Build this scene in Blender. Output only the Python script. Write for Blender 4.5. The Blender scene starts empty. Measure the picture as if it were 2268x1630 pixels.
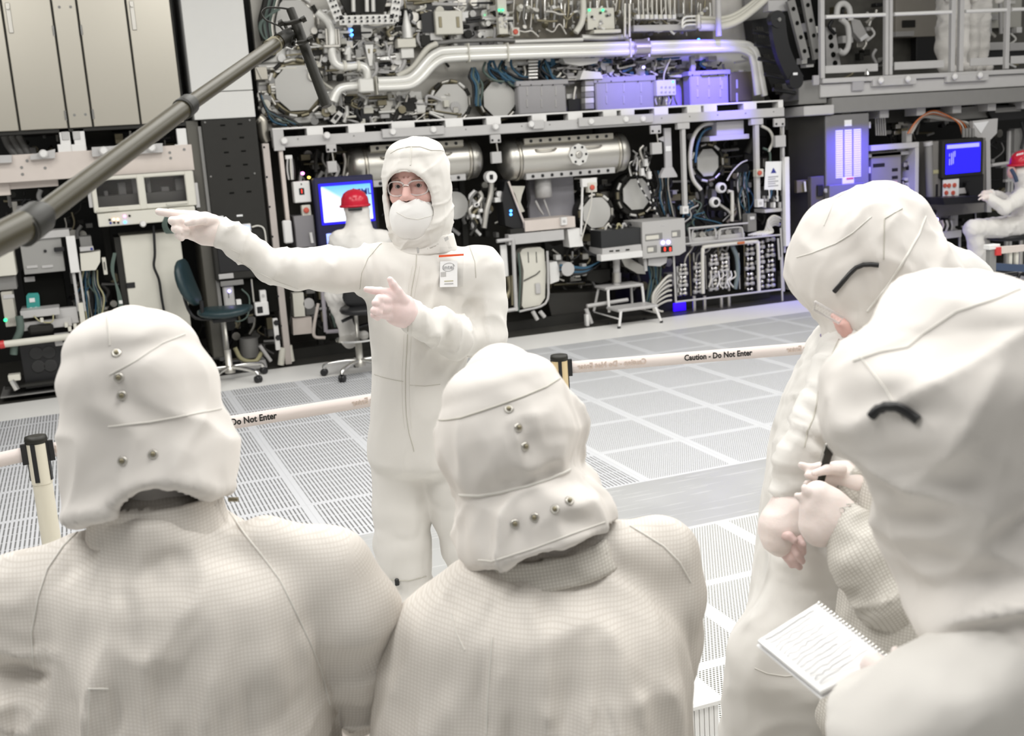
import bpy, math, random
import numpy as np
from mathutils import Vector, Matrix
from mathutils.bvhtree import BVHTree
random.seed(7); rs = np.random.RandomState(11)
S = bpy.context.scene; COL = S.collection
PI = math.pi
# ------------------------------------------------------------------ camera
FPX, YAW, PITCH, ROLL, CH = 2445.3, 0.361446, 0.202409, -0.064704, 1.85
CX, CY = 1134.0, 815.0
def A(*v): return np.array(v, float)
_w = A(math.sin(YAW)*math.cos(PITCH), math.cos(YAW)*math.cos(PITCH), -math.sin(PITCH))
_r0 = A(math.cos(YAW), -math.sin(YAW), 0.0); _u0 = np.cross(_r0, _w)
_r = _r0*math.cos(ROLL) + _u0*math.sin(ROLL); _u = -_r0*math.sin(ROLL) + _u0*math.cos(ROLL)
EYE = A(0, 0, CH)
def ray(x, y): return _w + _r*(x-CX)/FPX - _u*(y-CY)/FPX
def at(x, y, Y):            # measured point of the photograph on the upright plane at depth Y
    d = ray(x, y); return d*(Y/d[1]) + EYE
def fl(x, y, z=0.0):        # ... on the level plane z
    d = ray(x, y); return d*((z-CH)/d[2]) + EYE
def J(x, y, d):             # ... at a given distance along the view axis
    return ray(x, y)*d + EYE
cd = bpy.data.cameras.new('camera'); cam = bpy.data.objects.new('camera', cd); COL.objects.link(cam)
cd.sensor_width = 36.0; cd.lens = FPX/2268*36; cd.clip_start = 0.02; cd.clip_end = 100
cam.matrix_world = Matrix(((_r[0], _u[0], -_w[0], EYE[0]), (_r[1], _u[1], -_w[1], EYE[1]), (_r[2], _u[2], -_w[2], EYE[2]), (0, 0, 0, 1)))
cd.dof.use_dof = True; cd.dof.focus_distance = 2.9; cd.dof.aperture_fstop = 6.3
S.camera = cam
# ------------------------------------------------------------------ materials
MATS = {}
def mat(name, col, rough=0.5, metal=0.0, var=0.0, vs=12.0, bump=0.0, bs=200.0, spec=0.5, emit=None, es=1.0, sheen=0.0, sss=0.0):
    if name in MATS: return MATS[name]
    m = bpy.data.materials.new(name); m.use_nodes = True; nt = m.node_tree; b = nt.nodes['Principled BSDF']
    c = tuple(col)+(1.0,)
    b.inputs['Base Color'].default_value = c; b.inputs['Roughness'].default_value = rough; b.inputs['Metallic'].default_value = metal
    b.inputs['Specular IOR Level'].default_value = spec
    if sheen: b.inputs['Sheen Weight'].default_value = sheen
    if sss:
        b.inputs['Subsurface Weight'].default_value = sss; b.inputs['Subsurface Radius'].default_value = (0.012, 0.006, 0.004)
    if emit: b.inputs['Emission Color'].default_value = tuple(emit)+(1,); b.inputs['Emission Strength'].default_value = es
    tc = nt.nodes.new('ShaderNodeTexCoord')
    if var:
        n = nt.nodes.new('ShaderNodeTexNoise'); n.inputs['Scale'].default_value = vs; n.inputs['Detail'].default_value = 4
        nt.links.new(tc.outputs['Object'], n.inputs['Vector'])
        mx = nt.nodes.new('ShaderNodeMix'); mx.data_type = 'RGBA'
        mx.inputs[6].default_value = tuple(x*(1-var) for x in col)+(1,); mx.inputs[7].default_value = tuple(min(1, x*(1+var)) for x in col)+(1,)
        nt.links.new(n.outputs['Fac'], mx.inputs[0]); nt.links.new(mx.outputs[2], b.inputs['Base Color'])
    if bump:
        n = nt.nodes.new('ShaderNodeTexNoise'); n.inputs['Scale'].default_value = bs; n.inputs['Detail'].default_value = 3
        nt.links.new(tc.outputs['Object'], n.inputs['Vector'])
        bp = nt.nodes.new('ShaderNodeBump'); bp.inputs['Strength'].default_value = bump; bp.inputs['Distance'].default_value = 0.004
        nt.links.new(n.outputs['Fac'], bp.inputs['Height']); nt.links.new(bp.outputs['Normal'], b.inputs['Normal'])
    MATS[name] = m; return m
def clear_mat(name, tint, fac=0.12, rough=0.03, ior=1.45):
    m = bpy.data.materials.new(name); m.use_nodes = True; nt = m.node_tree; nt.nodes.clear()
    o = nt.nodes.new('ShaderNodeOutputMaterial'); t = nt.nodes.new('ShaderNodeBsdfTransparent'); t.inputs[0].default_value = tuple(tint)+(1,)
    g = nt.nodes.new('ShaderNodeBsdfGlossy'); g.inputs['Roughness'].default_value = rough
    fr = nt.nodes.new('ShaderNodeFresnel'); fr.inputs[0].default_value = ior
    ad = nt.nodes.new('ShaderNodeMath'); ad.operation = 'ADD'; ad.inputs[1].default_value = fac; ad.use_clamp = True
    mx = nt.nodes.new('ShaderNodeMixShader'); nt.links.new(fr.outputs[0], ad.inputs[0]); nt.links.new(ad.outputs[0], mx.inputs[0])
    nt.links.new(t.outputs[0], mx.inputs[1]); nt.links.new(g.outputs[0], mx.inputs[2]); nt.links.new(mx.outputs[0], o.inputs[0])
    MATS[name] = m; return m
def wrinkle(m, scale, dist, stretch=(1, 1, 1)):      # soft creases of the cloth as bump
    nt = m.node_tree; b = nt.nodes['Principled BSDF']; tc = nt.nodes.new('ShaderNodeTexCoord'); mp = nt.nodes.new('ShaderNodeMapping'); mp.inputs['Scale'].default_value = stretch
    nt.links.new(tc.outputs['Object'], mp.inputs[0]); n = nt.nodes.new('ShaderNodeTexNoise'); n.noise_type = 'RIDGED_MULTIFRACTAL'; n.inputs['Scale'].default_value = scale; n.inputs['Detail'].default_value = 3; n.inputs['Distortion'].default_value = 0.8
    nt.links.new(mp.outputs[0], n.inputs['Vector']); bp = nt.nodes.new('ShaderNodeBump'); bp.inputs['Strength'].default_value = 0.6; bp.inputs['Distance'].default_value = dist
    nt.links.new(n.outputs['Fac'], bp.inputs['Height'])
    for l in list(nt.links):
        if l.to_socket == b.inputs['Normal']: nt.links.new(l.from_socket, bp.inputs['Normal'])
    nt.links.new(bp.outputs['Normal'], b.inputs['Normal']); return m
def grid_fabric(name, col, line, pitch):
    m = mat(name, col, 0.75, bump=0.0); nt = m.node_tree; b = nt.nodes['Principled BSDF']
    tc = nt.nodes.new('ShaderNodeAttribute'); tc.attribute_name = 'weave'; sp = nt.nodes.new('ShaderNodeSeparateXYZ'); nt.links.new(tc.outputs['Vector'], sp.inputs[0])
    def M(op, a, b_=None):
        n = nt.nodes.new('ShaderNodeMath'); n.operation = op
        for i, v in enumerate((a, b_)):
            if v is None: continue
            if isinstance(v, (int, float)): n.inputs[i].default_value = v
            else: nt.links.new(v, n.inputs[i])
        return n.outputs[0]
    outs = []
    for k in (0, 2):
        s = sp.outputs[k]
        f = M('ABSOLUTE', M('SUBTRACT', M('FRACT', M('DIVIDE', s, pitch)), 0.5)); outs.append(M('LESS_THAN', f, 0.14))
    fac = M('MAXIMUM', outs[0], outs[1])
    mx = nt.nodes.new('ShaderNodeMix'); mx.data_type = 'RGBA'; mx.inputs[6].default_value = tuple(col)+(1,); mx.inputs[7].default_value = tuple(line)+(1,)
    nt.links.new(fac, mx.inputs[0]); nt.links.new(mx.outputs[2], b.inputs['Base Color'])
    return m
SUIT = mat('suit_fabric', (0.765, 0.74, 0.70), 0.8, spec=0.25)
SUITC = mat('suit_fabric_cool', (0.755, 0.735, 0.70), 0.8, spec=0.25)
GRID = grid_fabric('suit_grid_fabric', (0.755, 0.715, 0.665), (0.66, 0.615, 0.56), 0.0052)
GRID2 = grid_fabric('suit_grid_dark_fabric', (0.66, 0.635, 0.585), (0.52, 0.49, 0.44), 0.0050)  # darker grid cloth of the writing listener and one collar
HOOD = mat('hood_fabric', (0.77, 0.735, 0.695), 0.85, spec=0.2)
wrinkle(SUIT, 7, .030); wrinkle(SUITC, 8, .032); wrinkle(GRID, 6, .026, (1.9, 1.9, .35)); wrinkle(GRID2, 9, .022); wrinkle(HOOD, 8, .028)
GLOVE = mat('glove_nitrile', (0.84, 0.74, 0.70), 0.5, sss=0.15, bump=0.1, bs=160)
GLOVEP = mat('glove_pink', (0.82, 0.66, 0.64), 0.5, sss=0.15, var=0.06, vs=50)
SKIN = mat('skin', (0.76, 0.47, 0.42), 0.5, sss=0.15, var=0.06, vs=30)
BARE = mat('bare_fingers', (0.70, 0.52, 0.49), 0.5, sss=0.1)
MASK = mat('mask_cloth', (0.86, 0.85, 0.83), 0.8, bump=0.1, bs=700, spec=0.2)
SEAM = mat('seam_thread', (0.55, 0.53, 0.47), 0.8)
SEAML = mat('seam_thread_light', (0.76, 0.74, 0.69), 0.8)
WHITE = mat('white_paint', (0.80, 0.79, 0.77), 0.4, var=0.04)
CREAM = mat('cream_paint', (0.66, 0.59, 0.54), 0.45, var=0.05)
IVORY = mat('ivory_paint', (0.70, 0.68, 0.60), 0.45, var=0.03)
LGREY = mat('light_grey_paint', (0.52, 0.51, 0.50), 0.4, var=0.05)
MGREY = mat('mid_grey_paint', (0.24, 0.235, 0.225), 0.45, var=0.06)
DGREY = mat('dark_grey_paint', (0.026, 0.025, 0.022), 0.6, var=0.1, spec=0.3)
BLACK = mat('black_plastic', (0.012, 0.012, 0.013), 0.4)
VOID = mat('unlit_recess', (0.008, 0.008, 0.007), 0.9, spec=0.1)
OLIVE = mat('boom_olive', (0.042, 0.034, 0.012), 0.42, var=0.1)
OLIVED = mat('boom_dark', (0.012, 0.011, 0.006), 0.5)
STEEL = mat('brushed_steel', (0.62, 0.60, 0.55), 0.36, 0.85, var=0.05, vs=3)
CAB = mat('cabinet_steel', (0.56, 0.53, 0.46), 0.34, 0.9, var=0.03, vs=2)
HULL = mat('hull_metal', (0.80, 0.79, 0.75), 0.35, 0.2, var=0.08, vs=6)
BRIGHT = mat('polished_pipe', (0.86, 0.85, 0.80), 0.28, 0.25)
DISC = mat('cover_grey', (0.60, 0.59, 0.56), 0.6, var=0.02)
CHROME = mat('chrome', (0.80, 0.79, 0.76), 0.15, 1.0)
BRONZE = mat('dull_bronze', (0.28, 0.25, 0.17), 0.4, 0.7)
TEAL = mat('teal_vinyl', (0.018, 0.040, 0.046), 0.35)
TEALTAG = mat('teal_tag', (0.04, 0.32, 0.29), 0.5)
BLUEC = mat('blue_cable', (0.03, 0.10, 0.17), 0.5)
GREENC = mat('green_grey_cable', (0.10, 0.14, 0.12), 0.5)
WCAB = mat('white_hose', (0.68, 0.66, 0.60), 0.5)
YELC = mat('straw_cable', (0.45, 0.42, 0.25), 0.6)
ORANGE = mat('orange_wire', (0.55, 0.16, 0.05), 0.5)
RED = mat('red_plastic', (0.62, 0.05, 0.05), 0.35)
HELM = mat('helmet_red', (0.55, 0.012, 0.035), 0.22)
REDBTN = mat('red_button', (0.60, 0.11, 0.07), 0.45)
NAVY = mat('navy_paint', (0.045, 0.07, 0.13), 0.4)
BELT = mat('belt_webbing', (0.80, 0.71, 0.67), 0.7)
POST = mat('post_cream', (0.76, 0.71, 0.58), 0.4)
GOLD = mat('post_band_tan', (0.74, 0.58, 0.33), 0.35)
PAPER = mat('paper', (0.86, 0.86, 0.86), 0.7)
INK = mat('ink_black', (0.015, 0.014, 0.012), 0.6)
INKF = mat('ink_show_through', (0.60, 0.49, 0.42), 0.7)
INKG = mat('ink_grey', (0.40, 0.40, 0.41), 0.7)
INKB = mat('ink_blue', (0.03, 0.04, 0.25), 0.6)
def led(name, c, s): return mat(name, c, 0.4, emit=c, es=s)
LBLUE = led('led_blue', (0.05, 0.25, 1.0), 6); LGREEN = led('led_green', (0.03, 0.7, 0.25), 2); LPINK = led('led_pink', (1.0, 0.25, 0.8), 3)
LORG = led('led_orange', (1.0, 0.55, 0.3), 3); LRED = led('led_red', (1.0, 0.05, 0.03), 1.2); LVIO = led('led_violet', (0.35, 0.3, 1.0), 5)
def semi(name, col, a):
    m = bpy.data.materials.new(name); m.use_nodes = True; nt = m.node_tree; b = nt.nodes['Principled BSDF']; b.inputs['Base Color'].default_value = tuple(col)+(1,); b.inputs['Roughness'].default_value = 0.15; b.inputs['Alpha'].default_value = a; MATS[name] = m; return m
FRAME = semi('clear_frame', (0.80, 0.77, 0.76), 0.5)
CLEAR = clear_mat('clear_plastic', (0.98, 0.98, 0.98), 0.02, 0.05, 1.25); LENS = clear_mat('clear_lens', (0.99, 0.985, 0.985), 0.0, 0.02, 1.15); WIND = clear_mat('window_glass', (0.8, 0.8, 0.8), 0.02, 0.1)
# ------------------------------------------------------------------ objects
def tag(o, label=None, cat=None, group=None, kind=None):
    if label: o['label'] = label
    if cat: o['category'] = cat
    if group: o['group'] = group
    if kind: o['kind'] = kind
    return o
def thing(name, label, cat, loc, group=None):
    o = bpy.data.objects.new(name, None); o.empty_display_size = 0.1; COL.objects.link(o)
    o.location = tuple(float(v) for v in loc); tag(o, label, cat, group); return o
def org(o):
    v = A(0, 0, 0)
    while o is not None: v = v + np.array(o.location[:]); o = o.parent
    return v
def link(name, me, m, parent, origin=None, smooth=True):
    ob = bpy.data.objects.new(name, me); COL.objects.link(ob)
    if m is not None and not me.materials: me.materials.append(m)
    if parent is not None: ob.parent = parent
    return ob
class MB:
    def __init__(s): s.v = []; s.f = []; s.n = 0; s.flat = []
    def add(s, V, F, flat=False):
        V = np.asarray(V, float).reshape(-1, 3); s.v.append(V); b = s.n
        s.f += [tuple(i+b for i in f) for f in F]; s.flat += [flat]*len(F); s.n += len(V); return s
    def box(s, a, b):
        a = np.minimum(a, b); b = np.maximum(np.asarray(a), b)
        return s.hexa([(a[0], a[1], a[2]), (b[0], a[1], a[2]), (b[0], b[1], a[2]), (a[0], b[1], a[2]), (a[0], a[1], b[2]), (b[0], a[1], b[2]), (b[0], b[1], b[2]), (a[0], b[1], b[2])])
    def hexa(s, V): return s.add(V, [(0, 3, 2, 1), (4, 5, 6, 7), (0, 1, 5, 4), (1, 2, 6, 5), (2, 3, 7, 6), (3, 0, 4, 7)], True)
    def bev(s, a, b, r=0.006):       # box with chamfered edges
        a0 = np.minimum(a, b); b0 = np.maximum(a, b); r = min(r, 0.3*min(b0-a0)); V = []
        for k in range(3):
            for sx in (0, 1):
                for sy in (0, 1):
                    for sz in (0, 1):
                        p = [[a0, b0][q][i] + (r if q == 0 else -r)*(i != k) for i, q in enumerate((sx, sy, sz))]; V.append(p)
        I = lambda k, x, y, z: k*8+x*4+y*2+z
        F = []
        for q in (0, 1):
            for k, f in ((0, [I(0, q, 0, 0), I(0, q, 1, 0), I(0, q, 1, 1), I(0, q, 0, 1)]), (1, [I(1, 0, q, 0), I(1, 0, q, 1), I(1, 1, q, 1), I(1, 1, q, 0)]), (2, [I(2, 0, 0, q), I(2, 1, 0, q), I(2, 1, 1, q), I(2, 0, 1, q)])):
                F.append(tuple(f if q else f[::-1]))
        for x in (0, 1):
            for y in (0, 1): F.append((I(0, x, y, 0), I(0, x, y, 1), I(1, x, y, 1), I(1, x, y, 0)) if x != y else (I(0, x, y, 1), I(0, x, y, 0), I(1, x, y, 0), I(1, x, y, 1)))
            for z in (0, 1): F.append((I(0, x, 0, z), I(2, x, 0, z), I(2, x, 1, z), I(0, x, 1, z)) if x == z else (I(2, x, 0, z), I(0, x, 0, z), I(0, x, 1, z), I(2, x, 1, z)))
        for y in (0, 1):
            for z in (0, 1): F.append((I(1, 0, y, z), I(1, 1, y, z), I(2, 1, y, z), I(2, 0, y, z)) if y == z else (I(1, 1, y, z), I(1, 0, y, z), I(2, 0, y, z), I(2, 1, y, z)))
        for x in (0, 1):
            for y in (0, 1):
                for z in (0, 1):
                    t = (I(0, x, y, z), I(1, x, y, z), I(2, x, y, z)); F.append(t if (x+y+z) % 2 else t[::-1])
        return s.add(V, F, True)
    def cone(s, a, b, ra, rb=None, n=14, cap=True):
        a = np.asarray(a, float); b = np.asarray(b, float); rb = ra if rb is None else rb
        d = b-a; d = d/(np.linalg.norm(d)+1e-12); t = A(0, 0, 1) if abs(d[2]) < 0.9 else A(1, 0, 0)
        x = np.cross(t, d); x /= np.linalg.norm(x); y = np.cross(d, x)
        an = np.arange(n)*2*PI/n; c = np.outer(np.cos(an), x)+np.outer(np.sin(an), y)
        V = np.vstack([a+c*ra, b+c*rb]); s.add(V, [(i, (i+1) % n, n+(i+1) % n, n+i) for i in range(n)])
        if cap: s.add(V, [tuple(range(n))[::-1], tuple(range(n, 2*n))], True)
        return s
    def tube(s, P, r, n=8, cap=True):
        P = [np.asarray(p, float) for p in P]; m = len(P); r = [r]*m if isinstance(r, (int, float)) else r
        T = [P[min(i+1, m-1)]-P[max(i-1, 0)] for i in range(m)]; T = [t/(np.linalg.norm(t)+1e-12) for t in T]
        up = A(0, 0, 1) if abs(T[0][2]) < 0.9 else A(1, 0, 0); x = np.cross(up, T[0]); x /= np.linalg.norm(x); V = []
        for i in range(m):
            x = x - T[i]*(x@T[i]); x /= np.linalg.norm(x)+1e-12; y = np.cross(T[i], x)
            for k in range(n): V.append(P[i]+r[i]*(x*math.cos(2*PI*k/n)+y*math.sin(2*PI*k/n)))
        F = [(i*n+k, i*n+(k+1) % n, (i+1)*n+(k+1) % n, (i+1)*n+k) for i in range(m-1) for k in range(n)]
        s.add(V, F)
        if cap: s.add(V, [tuple(range(n))[::-1], tuple(range((m-1)*n, m*n))], True)
        return s
    def lathe(s, o, axis, prof, n=20, cap=True):     # prof: list of (distance along axis, radius)
        o = np.asarray(o, float); d = np.asarray(axis, float); d = d/np.linalg.norm(d); t = A(0, 0, 1) if abs(d[2]) < 0.9 else A(1, 0, 0)
        x = np.cross(t, d); x /= np.linalg.norm(x); y = np.cross(d, x); V = []
        for h, r in prof:
            for k in range(n): V.append(o+d*h+r*(x*math.cos(2*PI*k/n)+y*math.sin(2*PI*k/n)))
        m = len(prof); s.add(V, [(i*n+k, i*n+(k+1) % n, (i+1)*n+(k+1) % n, (i+1)*n+k) for i in range(m-1) for k in range(n)])
        if cap: s.add(V, [tuple(range(n))[::-1], tuple(range((m-1)*n, m*n))], True)
        return s
    def prism(s, P, Y0, Y1):                          # outline of (x, z) points extruded along depth
        n = len(P); ar = sum(P[i][0]*P[(i+1) % n][1]-P[(i+1) % n][0]*P[i][1] for i in range(n))
        if ar < 0: P = P[::-1]
        V = [(x, Y0, z) for x, z in P]+[(x, Y1, z) for x, z in P]
        return s.add(V, [tuple(range(n)), tuple(range(n, 2*n))[::-1]]+[(i, n+i, n+(i+1) % n, (i+1) % n) for i in range(n)], True)
    def ball(s, c, r, n=12, sc=(1, 1, 1)):
        V = []; c = np.asarray(c, float)
        for i in range(1, n//2):
            for k in range(n):
                a = PI*i/(n//2); b = 2*PI*k/n; V.append(c+r*A(math.sin(a)*math.cos(b)*sc[0], math.sin(a)*math.sin(b)*sc[1], math.cos(a)*sc[2]))
        m = n//2-1; F = [(i*n+k, (i+1)*n+k, (i+1)*n+(k+1) % n, i*n+(k+1) % n) for i in range(m-1) for k in range(n)]
        V += [c+A(0, 0, r*sc[2]), c-A(0, 0, r*sc[2])]
        F += [(m*n, k, (k+1) % n) for k in range(n)]+[(m*n+1, (m-1)*n+(k+1) % n, (m-1)*n+k) for k in range(n)]
        return s.add(V, F)
    # ---- the same shapes measured on the photograph, on an upright plane at depth Y
    def pb(s, x0, y0, x1, y1, Y, D=0.05, r=0.004):
        a = at(x0, y0, Y); b = at(x1, y1, Y); return s.bev(A(a[0], Y, b[2]), A(b[0], Y+D, a[2]), r)
    def pt(s, P, Y, r, n=8, smooth=0):
        Q = [at(p[0], p[1], p[2] if len(p) > 2 else Y) for p in P]
        return s.tube(curve(Q, smooth) if smooth else Q, r, n)
    def pd(s, x, y, Y, r, D=0.03, n=16, r2=None):
        c = at(x, y, Y); return s.cone(c, c+A(0, D, 0), r, r if r2 is None else r2, n)
    def pp(s, P, Y, D=0.03): return s.prism([tuple(at(x, y, Y)[[0, 2]]) for x, y in P], Y, Y+D)
    def build(s, name, m, parent=None, label=None, cat=None, group=None, kind=None, sharp=True):
        V = np.vstack(s.v)
        if parent is not None: o = org(parent)
        else: o = A((V[:, 0].min()+V[:, 0].max())/2, (V[:, 1].min()+V[:, 1].max())/2, V[:, 2].min())
        me = bpy.data.meshes.new(name); me.from_pydata((V-o).tolist(), [], s.f); me.update()
        me.polygons.foreach_set('use_smooth', [not f for f in s.flat]); me.materials.append(m)
        ob = link(name, me, m, parent)
        if parent is None: ob.location = tuple(o)
        tag(ob, label, cat, group, kind); return ob
def eachp(name, m, parent, coords, fn):      # one part per entry
    for c in coords: mb = MB(); fn(mb, *c); mb.build(name, m, parent)
def curve(P, k=6):          # Catmull-Rom through points
    P = [np.asarray(p, float) for p in P]; Q = [2*P[0]-P[1]]+P+[2*P[-1]-P[-2]]; out = []
    for i in range(1, len(Q)-2):
        for j in range(k):
            t = j/k; out.append(0.5*(2*Q[i]+(Q[i+1]-Q[i-1])*t+(2*Q[i-1]-5*Q[i]+4*Q[i+1]-Q[i+2])*t*t+(3*Q[i]-Q[i-1]-3*Q[i+1]+Q[i+2])*t**3))
    return out+[P[-1]]
def copy_tree(o, parent=None):
    c = o.copy(); COL.objects.link(c)
    if parent is not None: c.parent = parent
    for ch in list(o.children): copy_tree(ch, c)
    return c
def text_mesh(name, s, size, m, parent, origin, right, up, align='CENTER', depth=0.0006, flip=False, bold=0.0, sx_=1.0):
    cu = bpy.data.curves.new(name, 'FONT'); cu.body = s; cu.size = size; cu.align_x = align; cu.align_y = 'CENTER'; cu.extrude = depth; cu.offset = bold; cu.resolution_u = 3
    t = bpy.data.objects.new('tmp', cu); COL.objects.link(t); bpy.context.view_layer.update()
    me = bpy.data.meshes.new_from_object(t.evaluated_get(bpy.context.evaluated_depsgraph_get())); bpy.data.objects.remove(t)
    V = np.zeros(len(me.vertices)*3); me.vertices.foreach_get('co', V); V = V.reshape(-1, 3)
    right = np.asarray(right, float)/np.linalg.norm(right); up = np.asarray(up, float); up = up-right*(up@right); up /= np.linalg.norm(up)
    nrm = np.cross(right, up); sx = -sx_ if flip else sx_
    W = np.asarray(origin)+np.outer(V[:, 0]*sx, right)+np.outer(V[:, 1], up)+np.outer(V[:, 2], nrm)-(org(parent) if parent else 0)
    me.vertices.foreach_set('co', W.ravel()); me.update(); me.materials.clear(); me.materials.append(m); me.name = name
    return link(name, me, m, parent)
# ------------------------------------------------------------------ setting
def nodes(name):
    m = bpy.data.materials.new(name); m.use_nodes = True; nt = m.node_tree; MATS[name] = m
    def M(op, *a):
        n = nt.nodes.new('ShaderNodeMath'); n.operation = op
        for i, v in enumerate(a):
            if isinstance(v, (int, float)): n.inputs[i].default_value = v
            else: nt.links.new(v, n.inputs[i])
        return n.outputs[0]
    def mix(f, a, b):
        n = nt.nodes.new('ShaderNodeMix'); n.data_type = 'RGBA'
        for i, v in ((0, f), (6, a), (7, b)):
            if isinstance(v, (tuple, list)): n.inputs[i].default_value = tuple(v)+(1,)
            elif isinstance(v, (int, float)): n.inputs[i].default_value = v
            else: nt.links.new(v, n.inputs[i])
        return n.outputs[2]
    g = nt.nodes.new('ShaderNodeNewGeometry'); sp = nt.nodes.new('ShaderNodeSeparateXYZ'); nt.links.new(g.outputs['Position'], sp.inputs[0])
    return m, nt, M, mix, sp.outputs[0], sp.outputs[1], sp.outputs[2], g.outputs['Position']
TX, TY = 0.578, 0.6215
def tile_mat(name, kind, base, hole, y0):
    m, nt, M, mix, x, y, z, pos = nodes(name); b = nt.nodes['Principled BSDF']
    u = M('FRACT', M('DIVIDE', M('SUBTRACT', x, 2.67-20*TX), TX)); v = M('FRACT', M('DIVIDE', M('SUBTRACT', y, y0-20*TY), TY))
    eu = M('MINIMUM', u, M('SUBTRACT', 1.0, u)); ev = M('MINIMUM', v, M('SUBTRACT', 1.0, v))
    if kind == 'slot':
        px, py = TX/26, TY/5
        fx = M('ABSOLUTE', M('SUBTRACT', M('FRACT', M('MULTIPLY', u, 26.0)), 0.5)); fy = M('ABSOLUTE', M('SUBTRACT', M('FRACT', M('MULTIPLY', v, 5.0)), 0.5))
        h = M('MULTIPLY', M('LESS_THAN', fx, 0.19), M('LESS_THAN', fy, 0.465))
        inn = M('MULTIPLY', M('GREATER_THAN', eu, 0.055), M('GREATER_THAN', ev, 0.035))
    else:
        row = M('MULTIPLY', v, 52.0); ri = M('FLOOR', row); off = M('MULTIPLY', M('MODULO', ri, 2.0), 0.5)
        fx = M('SUBTRACT', M('FRACT', M('ADD', M('MULTIPLY', u, 42.0), off)), 0.5); fy = M('SUBTRACT', M('FRACT', row), 0.5)
        r2 = M('ADD', M('POWER', M('MULTIPLY', fx, 1.0), 2.0), M('POWER', M('MULTIPLY', fy, 0.88), 2.0)); h = M('LESS_THAN', r2, 0.083)
        inn = M('MULTIPLY', M('GREATER_THAN', eu, 0.06), M('GREATER_THAN', ev, 0.045))
    h = M('MULTIPLY', h, inn)
    seam = M('MAXIMUM', M('LESS_THAN', eu, 0.003), M('LESS_THAN', ev, 0.003))
    n = nt.nodes.new('ShaderNodeTexNoise'); n.inputs['Scale'].default_value = 3.0; nt.links.new(pos, n.inputs['Vector'])
    c0 = mix(n.outputs['Fac'], tuple(k*0.95 for k in base), base)
    c1 = mix(seam, c0, tuple(k*0.8 for k in base)); c2 = mix(h, c1, hole)
    nt.links.new(c2, b.inputs['Base Color']); b.inputs['Roughness'].default_value = 0.38; b.inputs['Specular IOR Level'].default_value = 0.45
    return m
F_SLOT = tile_mat('floor_slotted', 'slot', (0.66, 0.67, 0.69), (0.19, 0.19, 0.19), 5.117)
F_DOT = tile_mat('floor_perforated', 'dot', (0.69, 0.70, 0.715), (0.20, 0.20, 0.195), 5.117)
F_NEAR = tile_mat('floor_perforated_near', 'dot', (0.76, 0.76, 0.75), (0.10, 0.10, 0.07), 4.387)
def plate_mat():
    m, nt, M, mix, x, y, z, pos = nodes('floor_plate'); b = nt.nodes['Principled BSDF']
    mp = nt.nodes.new('ShaderNodeMapping'); mp.inputs['Rotation'].default_value = (0, 0, 0.5); mp.inputs['Scale'].default_value = (1.5, 26, 1); nt.links.new(pos, mp.inputs[0])
    n = nt.nodes.new('ShaderNodeTexNoise'); n.inputs['Scale'].default_value = 1.6; n.inputs['Detail'].default_value = 6; nt.links.new(mp.outputs[0], n.inputs['Vector'])
    s = M('GREATER_THAN', n.outputs['Fac'], 0.60); n2 = nt.nodes.new('ShaderNodeTexNoise'); n2.inputs['Scale'].default_value = 2.0; nt.links.new(pos, n2.inputs['Vector'])
    c = mix(n2.outputs['Fac'], (0.46, 0.465, 0.455), (0.66, 0.665, 0.655)); c = mix(M('MULTIPLY', s, 0.5), c, (0.78, 0.78, 0.77))
    nt.links.new(c, b.inputs['Base Color']); b.inputs['Roughness'].default_value = 0.3; b.inputs['Metallic'].default_value = 0.25
    return m
F_PLATE = plate_mat()
F_STRIP = mat('floor_strip', (0.86, 0.85, 0.82), 0.45, var=0.03, vs=2)
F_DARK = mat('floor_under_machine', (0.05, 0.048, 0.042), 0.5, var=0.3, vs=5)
def floor():
    xs = [-8, 2.67-TX*0, 16]; V = []; F = []; mi = []
    def q(x0, y0, x1, y1, m):
        b = len(V); V.extend([(x0, y0, 0), (x1, y0, 0), (x1, y1, 0), (x0, y1, 0)]); F.append((b, b+1, b+2, b+3)); mi.append(m)
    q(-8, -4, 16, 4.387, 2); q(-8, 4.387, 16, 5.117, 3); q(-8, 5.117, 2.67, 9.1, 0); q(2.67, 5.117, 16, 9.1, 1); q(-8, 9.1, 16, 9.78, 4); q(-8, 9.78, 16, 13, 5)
    me = bpy.data.meshes.new('floor'); me.from_pydata(V, [], F)
    for m in (F_SLOT, F_DOT, F_NEAR, F_PLATE, F_STRIP, F_DARK): me.materials.append(m)
    me.polygons.foreach_set('material_index', mi); ob = bpy.data.objects.new('floor', me); COL.objects.link(ob); ob['kind'] = 'structure'
floor()
MB().box((-8, 12.0, -0.02), (16, 12.1, 4.9)).build('wall_back', mat('wall_dark', (0.012, 0.012, 0.011), 0.8), kind='structure')
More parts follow.
